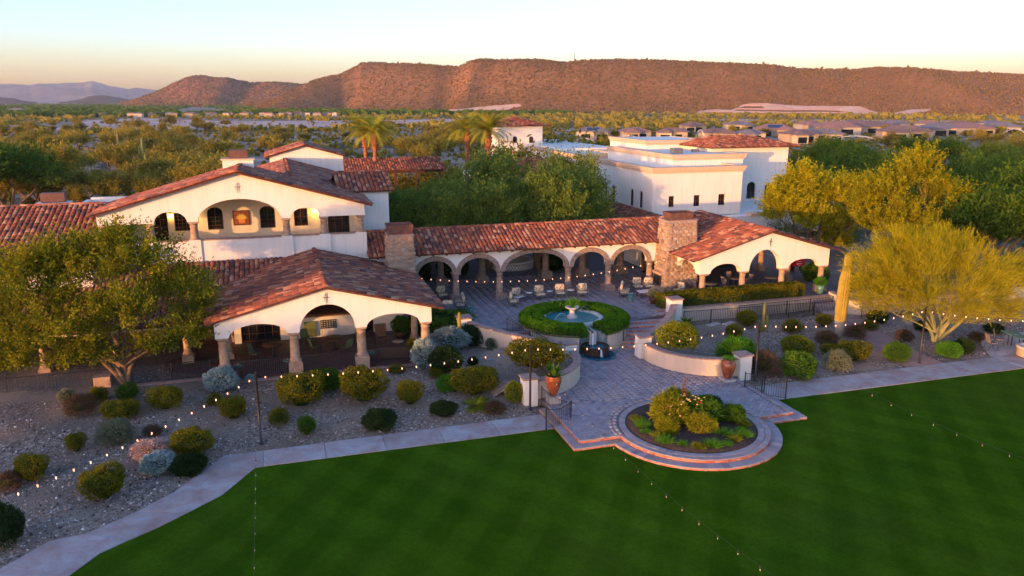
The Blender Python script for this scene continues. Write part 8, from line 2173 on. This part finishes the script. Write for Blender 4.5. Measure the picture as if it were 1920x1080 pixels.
# date palms
def palm(r, H=10.5, nf=70, FL=3.1):
    mb = MB(); n = 26; pts = []; rad = []
    for i in range(n):
        z = H * i / (n - 1); pts.append((.12 * math.sin(z * .3), 0, z)); rad.append((.23 + .03 * (i % 2)) * (1.25 if z < .6 else 1) * (1.55 if z > H * .84 else 1.0))
    mb.tube(pts, rad, 9)
    for k in range(60):      # cut frond bases
        a = r.uniform(0, 6.28); z = H * r.uniform(.80, 1.0); q = Vector((.12 * math.sin(z * .3) + .3 * math.cos(a), .3 * math.sin(a), z)); mb.tube([q, q + Vector((math.cos(a) * .22, math.sin(a) * .22, .28))], [.06, .02], 4)
    V = []
    for f in range(nf):
        a = r.uniform(0, math.tau); el = r.uniform(.05, 1.45); L = FL * r.uniform(.8, 1.1); c, s = math.cos(a), math.sin(a); seg = 10; p = np.array([.05, 0, H]); e = el; P_ = [p.copy()]
        for j in range(seg):
            e -= (.06 + .06 * r.random()) * (1.0 + .4 * j / seg); p = p + np.array([c * math.cos(e), s * math.cos(e), math.sin(e)]) * L / seg; P_.append(p.copy())
        for j in range(seg):
            d = P_[j + 1] - P_[j]; sd = np.array([-s, c, 0]); w = .46 * math.sin(math.pi * (j + 1) / (seg + 1)) + .05
            for kk in range(4):
                b0 = P_[j] + d * kk / 4; b1 = P_[j] + d * (kk + .75) / 4
                for sg in (-1, 1):
                    tip = b0 + sd * sg * w + d * 1.3 + np.array([0, 0, -.10 * w - .04 + r.normal(0, .02)]); V.append([b0, b1, tip + d * .03, tip])
            V.append([P_[j] - sd * .02, P_[j] + sd * .02, P_[j + 1] + sd * .02, P_[j + 1] - sd * .02])
    return quads_mesh('fronds', np.array(V), LM['palm']), mb.mesh('trunk', M['palmtrunk'])
M['palmtrunk'] = mk('palm_trunk', (.20, .075, .03), (.36, .15, .06), 4, .95, 1.0, 12, .05)
PALMS = [palm(rt_), palm(rt_)]
for i, (px_, ytop, Y_, l_) in enumerate(((684, 240, 98, 'date palm on the left of the left pair'), (703, 243, 92, 'date palm on the right of the left pair'), (878, 238, 97, 'date palm left of the bell tower, farther one'), (917, 240, 90, 'date palm standing right before the bell tower'))):
    x, y, z = xyz_at(px_, ytop + 6, Y_); o = bpy.data.objects.new('date_palm', None); link(o); s = z / 10.5; o.location = (x - .1, y, 0); o.scale = (1.0, 1.0, s); o.rotation_euler = (0, 0, i * 1.7); tag(o, l_, 'palm')
    inst('fronds', PALMS[i % 2][0], o); inst('trunk', PALMS[i % 2][1], o)

# ================================================================ FAR HOUSES
M['hwall'] = [stucco('house_wall_tan', (.42, .32, .22), (.3, .24, .17)), stucco('house_wall_cream', (.55, .45, .33), (.4, .3, .2)), stucco('house_wall_grey', (.36, .33, .30), (.26, .23, .2))]
M['hroof'] = [mk('house_roof_brown', (.17, .105, .085), (.25, .16, .13), 1.5, .85, .5, 6, .05), mk('house_roof_grey', (.15, .13, .135), (.23, .20, .20), 1.5, .85, .5, 6, .05), mk('house_roof_pink', (.24, .13, .10), (.33, .19, .15), 1.5, .85, .5, 6, .05)]
M['solar'] = mk('solar_panel', (.012, .02, .05), (.02, .035, .08), 2, .15, 0)
M['warm'] = mk('warm_wall_in_sun', (.5, .33, .16), (.6, .4, .2), 3, .8, 0)
def house(label, px_, py_, wpx, k, solar=False, group='tract houses beyond the golf course', rot=0.0, det=True):
    r_ = ray(px_, py_); q = -CAMH / r_[2]; x, y = r_[0] * q, r_[1] * q; w = wpx * y / FPX; d = w * .62
    o = bpy.data.objects.new('tract_house', None); link(o); o.location = (x, y + d * .3, -.2); o.rotation_euler = (0, 0, rot); tag(o, label, 'house', group)
    hw, hd, wh_ = w / 2, d / 2, 3.4; rw = hw + .8; rd = hd + .8; rz_ = wh_ + min(rd * .36, 3.4)
    def roofm(cx, cy, a, b, zb, zt): 
        m = MB(); rl = max(a - b, .3) if a > b else .3; rq_ = max(b - a, 0)
        m.add([(cx - a, cy - b, zb), (cx + a, cy - b, zb), (cx + a, cy + b, zb), (cx - a, cy + b, zb), (cx - rl, cy - rq_, zt), (cx + rl, cy - rq_, zt), (cx + rl, cy + rq_ + .01, zt), (cx - rl, cy + rq_ + .01, zt)], [(0, 1, 5, 4), (1, 2, 6, 5), (2, 3, 7, 6), (3, 0, 4, 7), (4, 5, 6, 7), (3, 2, 1, 0)]); return m
    MB().box(-hw, hw, -hd, hd, 0, wh_).build('wall', M['hwall'][k % 3], o); roofm(0, 0, rw, rd, wh_ + .01, rz_).build('roof', M['hroof'][(k * 7) % 3], o)
    if det:
        a = hw * .42; sx = hw * (.45 if k % 2 else -.4); MB().box(sx - a, sx + a, -hd - 2.6, -hd - .01, 0, wh_ - .3).build('wing_wall', M['hwall'][(k + 1) % 3], o); roofm(sx, -hd - .2, a + .7, 3.4, wh_ - .28, wh_ + 1.3).build('wing_roof', M['hroof'][(k * 7) % 3], o)
        m = MB(); m.box(sx - a * .7, sx + a * .7, -hd - 2.68, -hd - 2.61, .3, 2.4); m.build('window', M['glass'], o)
        m = MB(); m.box(-sx - a * .6, -sx + a * .6, -hd - .08, -hd - .01, .3, 2.5); m.build('window', M['glass'], o)
        if solar: 
            sl = (rz_ - wh_) / max(rd, .1)
            m = MB(); m.add([(-hw * .4, -rd * .8, wh_ + rd * .2 * sl + .15), (hw * .4, -rd * .8, wh_ + rd * .2 * sl + .15), (hw * .35, -rd * .25, wh_ + rd * .75 * sl + .15), (-hw * .35, -rd * .25, wh_ + rd * .75 * sl + .15)], [(0, 1, 2, 3)]); m.build('solar_panel', M['solar'], o)
    return o
HS = [(1112, 262, 62, 1, True, 'far house with dark solar panels right of the bell tower'), (1190, 262, 54, 2, False, 'far house with a grey roof second from the bell tower'), (1262, 263, 56, 0, False, 'far house with a glazed back wall above the hall roof'), (1345, 265, 56, 3, False, 'far tan house left of the tall tiled tower'), (1408, 266, 48, 4, False, 'low far house above the tiled tower roof'),
      (1455, 256, 70, 5, True, 'far house with blue grey roof behind the tower'), (1500, 268, 60, 6, False, 'far house right of the tiled tower roof'), (1548, 266, 58, 1, False, 'far house with white window frames near the grove'), (1570, 252, 80, 2, False, 'wide far house in the second row'), (1640, 250, 74, 3, False, 'far house with pale roof in the second row'),
      (1700, 262, 84, 0, False, 'largest far house with pinkish roof above the grove'), (1765, 254, 70, 4, False, 'far house right of the largest one'), (1820, 254, 70, 5, False, 'far house near the right edge of the row'), (1880, 250, 60, 1, False, 'last far house at the right edge')]
for i, (a, b, c, k, s, l) in enumerate(HS): house(l, a, b, c, k, s, rot=.25 * math.sin(i * 2.3))
for i, (a, b, c) in enumerate(((1300, 248, 44), (1385, 246, 46), (1520, 245, 48), (1605, 243, 50), (1680, 243, 46), (1740, 244, 44), (1800, 245, 46), (1860, 243, 44))): house(['leftmost', 'second', 'third', 'fourth', 'fifth', 'sixth', 'seventh', 'last'][i] + ' house from the left in the back row of tract houses', a, b, c, i, False, 'back row of tract houses', rot=.3 * math.sin(i))
for i in range(26): house('tiny house in the long far row at the foot of the red hill', 192 + i * 17.5 + 5 * math.sin(i * 3), 219.4 - .05 * i + .7 * math.sin(i * 5), 13 + 4 * math.sin(i * 2.2), i, False, 'long far row of houses', rot=.2 * math.sin(i * 1.7), det=False)
house('white house alone at the far left', 30, 212, 34, 1, False, 'houses at the far left', det=False)
# mast on the mesa
x, y, z = xyz_at(1077, 117, 1200); t = bpy.data.objects.new('radio_mast', None); link(t); t.location = (x, y, z - 3); tag(t, 'thin radio mast on the mesa skyline', 'mast'); inst('mast', MB().tube([(0, 0, 0), (0, 0, 17)], .35, 5).mesh('mast', M['metal']), t)
# golf course and sprinklers
gp = [atz(x_, y_, 0)[:2] for x_, y_ in ((1085, 274), (1215, 274), (1225, 264), (1130, 265))]
o = MB().prism(ccw(gp), -.5, .9).build('golf_green', M['lawn']); o.location = (0, 0, 0); tag(o, 'strip of bright golf green behind the white hall', None, None, 'structure')
def spraymat():
    t = NT('sprinkler_mist', .9, 0.0); t.color((.8, .8, .8)); tr = t.new('ShaderNodeBsdfTransparent'); mx = t.new('ShaderNodeMixShader')
    t.lk(t.math('MULTIPLY', t.noise(1.5, 4), .55), mx.inputs[0]); t.lk(tr.outputs[0], mx.inputs[1]); t.lk(t.b.outputs[0], mx.inputs[2]); t.lk(mx.outputs[0], t.out.inputs['Surface']); return t.mat
M['mist'] = spraymat()
for px_, py_, w_, h_, l_ in ((1175, 273, 16, 3.0, 'sprinkler arc on the golf green behind the hall'), (1312, 268, 4, 4.4, 'upright sprinkler plume above the hall roof'), (1600, 268, 22, 2.2, 'long sprinkler arc before the grove'), (1900, 262, 14, 3.8, 'fan of sprinkler water at the right edge'), (1095, 276, 10, 2.6, 'sprinkler arc beside the bell tower')):
    r_ = ray(px_, py_); q = -CAMH / r_[2]; x, y = r_[0] * q, r_[1] * q; t = bpy.data.objects.new('sprinkler', None); link(t); t.location = (x, y, .3); tag(t, l_, 'sprinkler')
    m = MB(); m.tube([(w_ / 2 * s, .4 * s, h_ * (1 - s * s)) for s in np.linspace(-1, .9, 12)], [.05 + .35 * (1 + s) / 2 for s in np.linspace(-1, .9, 12)], 7); inst('water_arc', m.mesh('water_arc', M['mist']), t); inst('sprinkler_head', MB().tube([(-w_ / 2, 0, -.4), (-w_ / 2, 0, .1)], .06, 5).mesh('sprinkler_head', M['metal']), t)

# trees on the golf course behind the viewer: their long evening shade falls over the garden
SHT = [(-30.5, 21.8, .80), (-35.0, 5.2, .60), (-33.2, 2.2, .62), (-36.5, 8.0, .50), (-32.0, 12.5, .42), (-40, 16, .45), (-58, -14, .55), (-52, -26, .6)]
for i, (u_, v_, s_) in enumerate(SHT):
    p = W(u_, v_, 0); put_tree(BOSQ[i % 3], 'golf_course_tree', 'golf course tree behind the viewer, number %s from the clubhouse' % ['one', 'two', 'three', 'four', 'five', 'six', 'seven', 'eight'][i], 'tree', p.x, p.y, 0, s_, i * 1.9, 'golf course trees behind the viewer')
# air
bm_ = MB(); hz = MB().box(-4200, 3800, -250, 8300, -3, 225).mesh('haze', [])
hm = bpy.data.materials.new('haze'); hm.use_nodes = True; nt = hm.node_tree; nt.nodes.clear(); vo = nt.nodes.new('ShaderNodeVolumePrincipled'); vo.inputs['Color'].default_value = (.80, .86, .95, 1); vo.inputs['Density'].default_value = .000065; vo.inputs['Anisotropy'].default_value = .1
ou = nt.nodes.new('ShaderNodeOutputMaterial'); nt.links.new(vo.outputs[0], ou.inputs['Volume']); hz.materials.append(hm); o = link(bpy.data.objects.new('haze', hz)); o['kind'] = 'stuff'; o['label'] = 'thin evening air between the viewer and the mountains'

# ---- every blender name that repeats gets its own suffix automatically
bpy.context.view_layer.update()
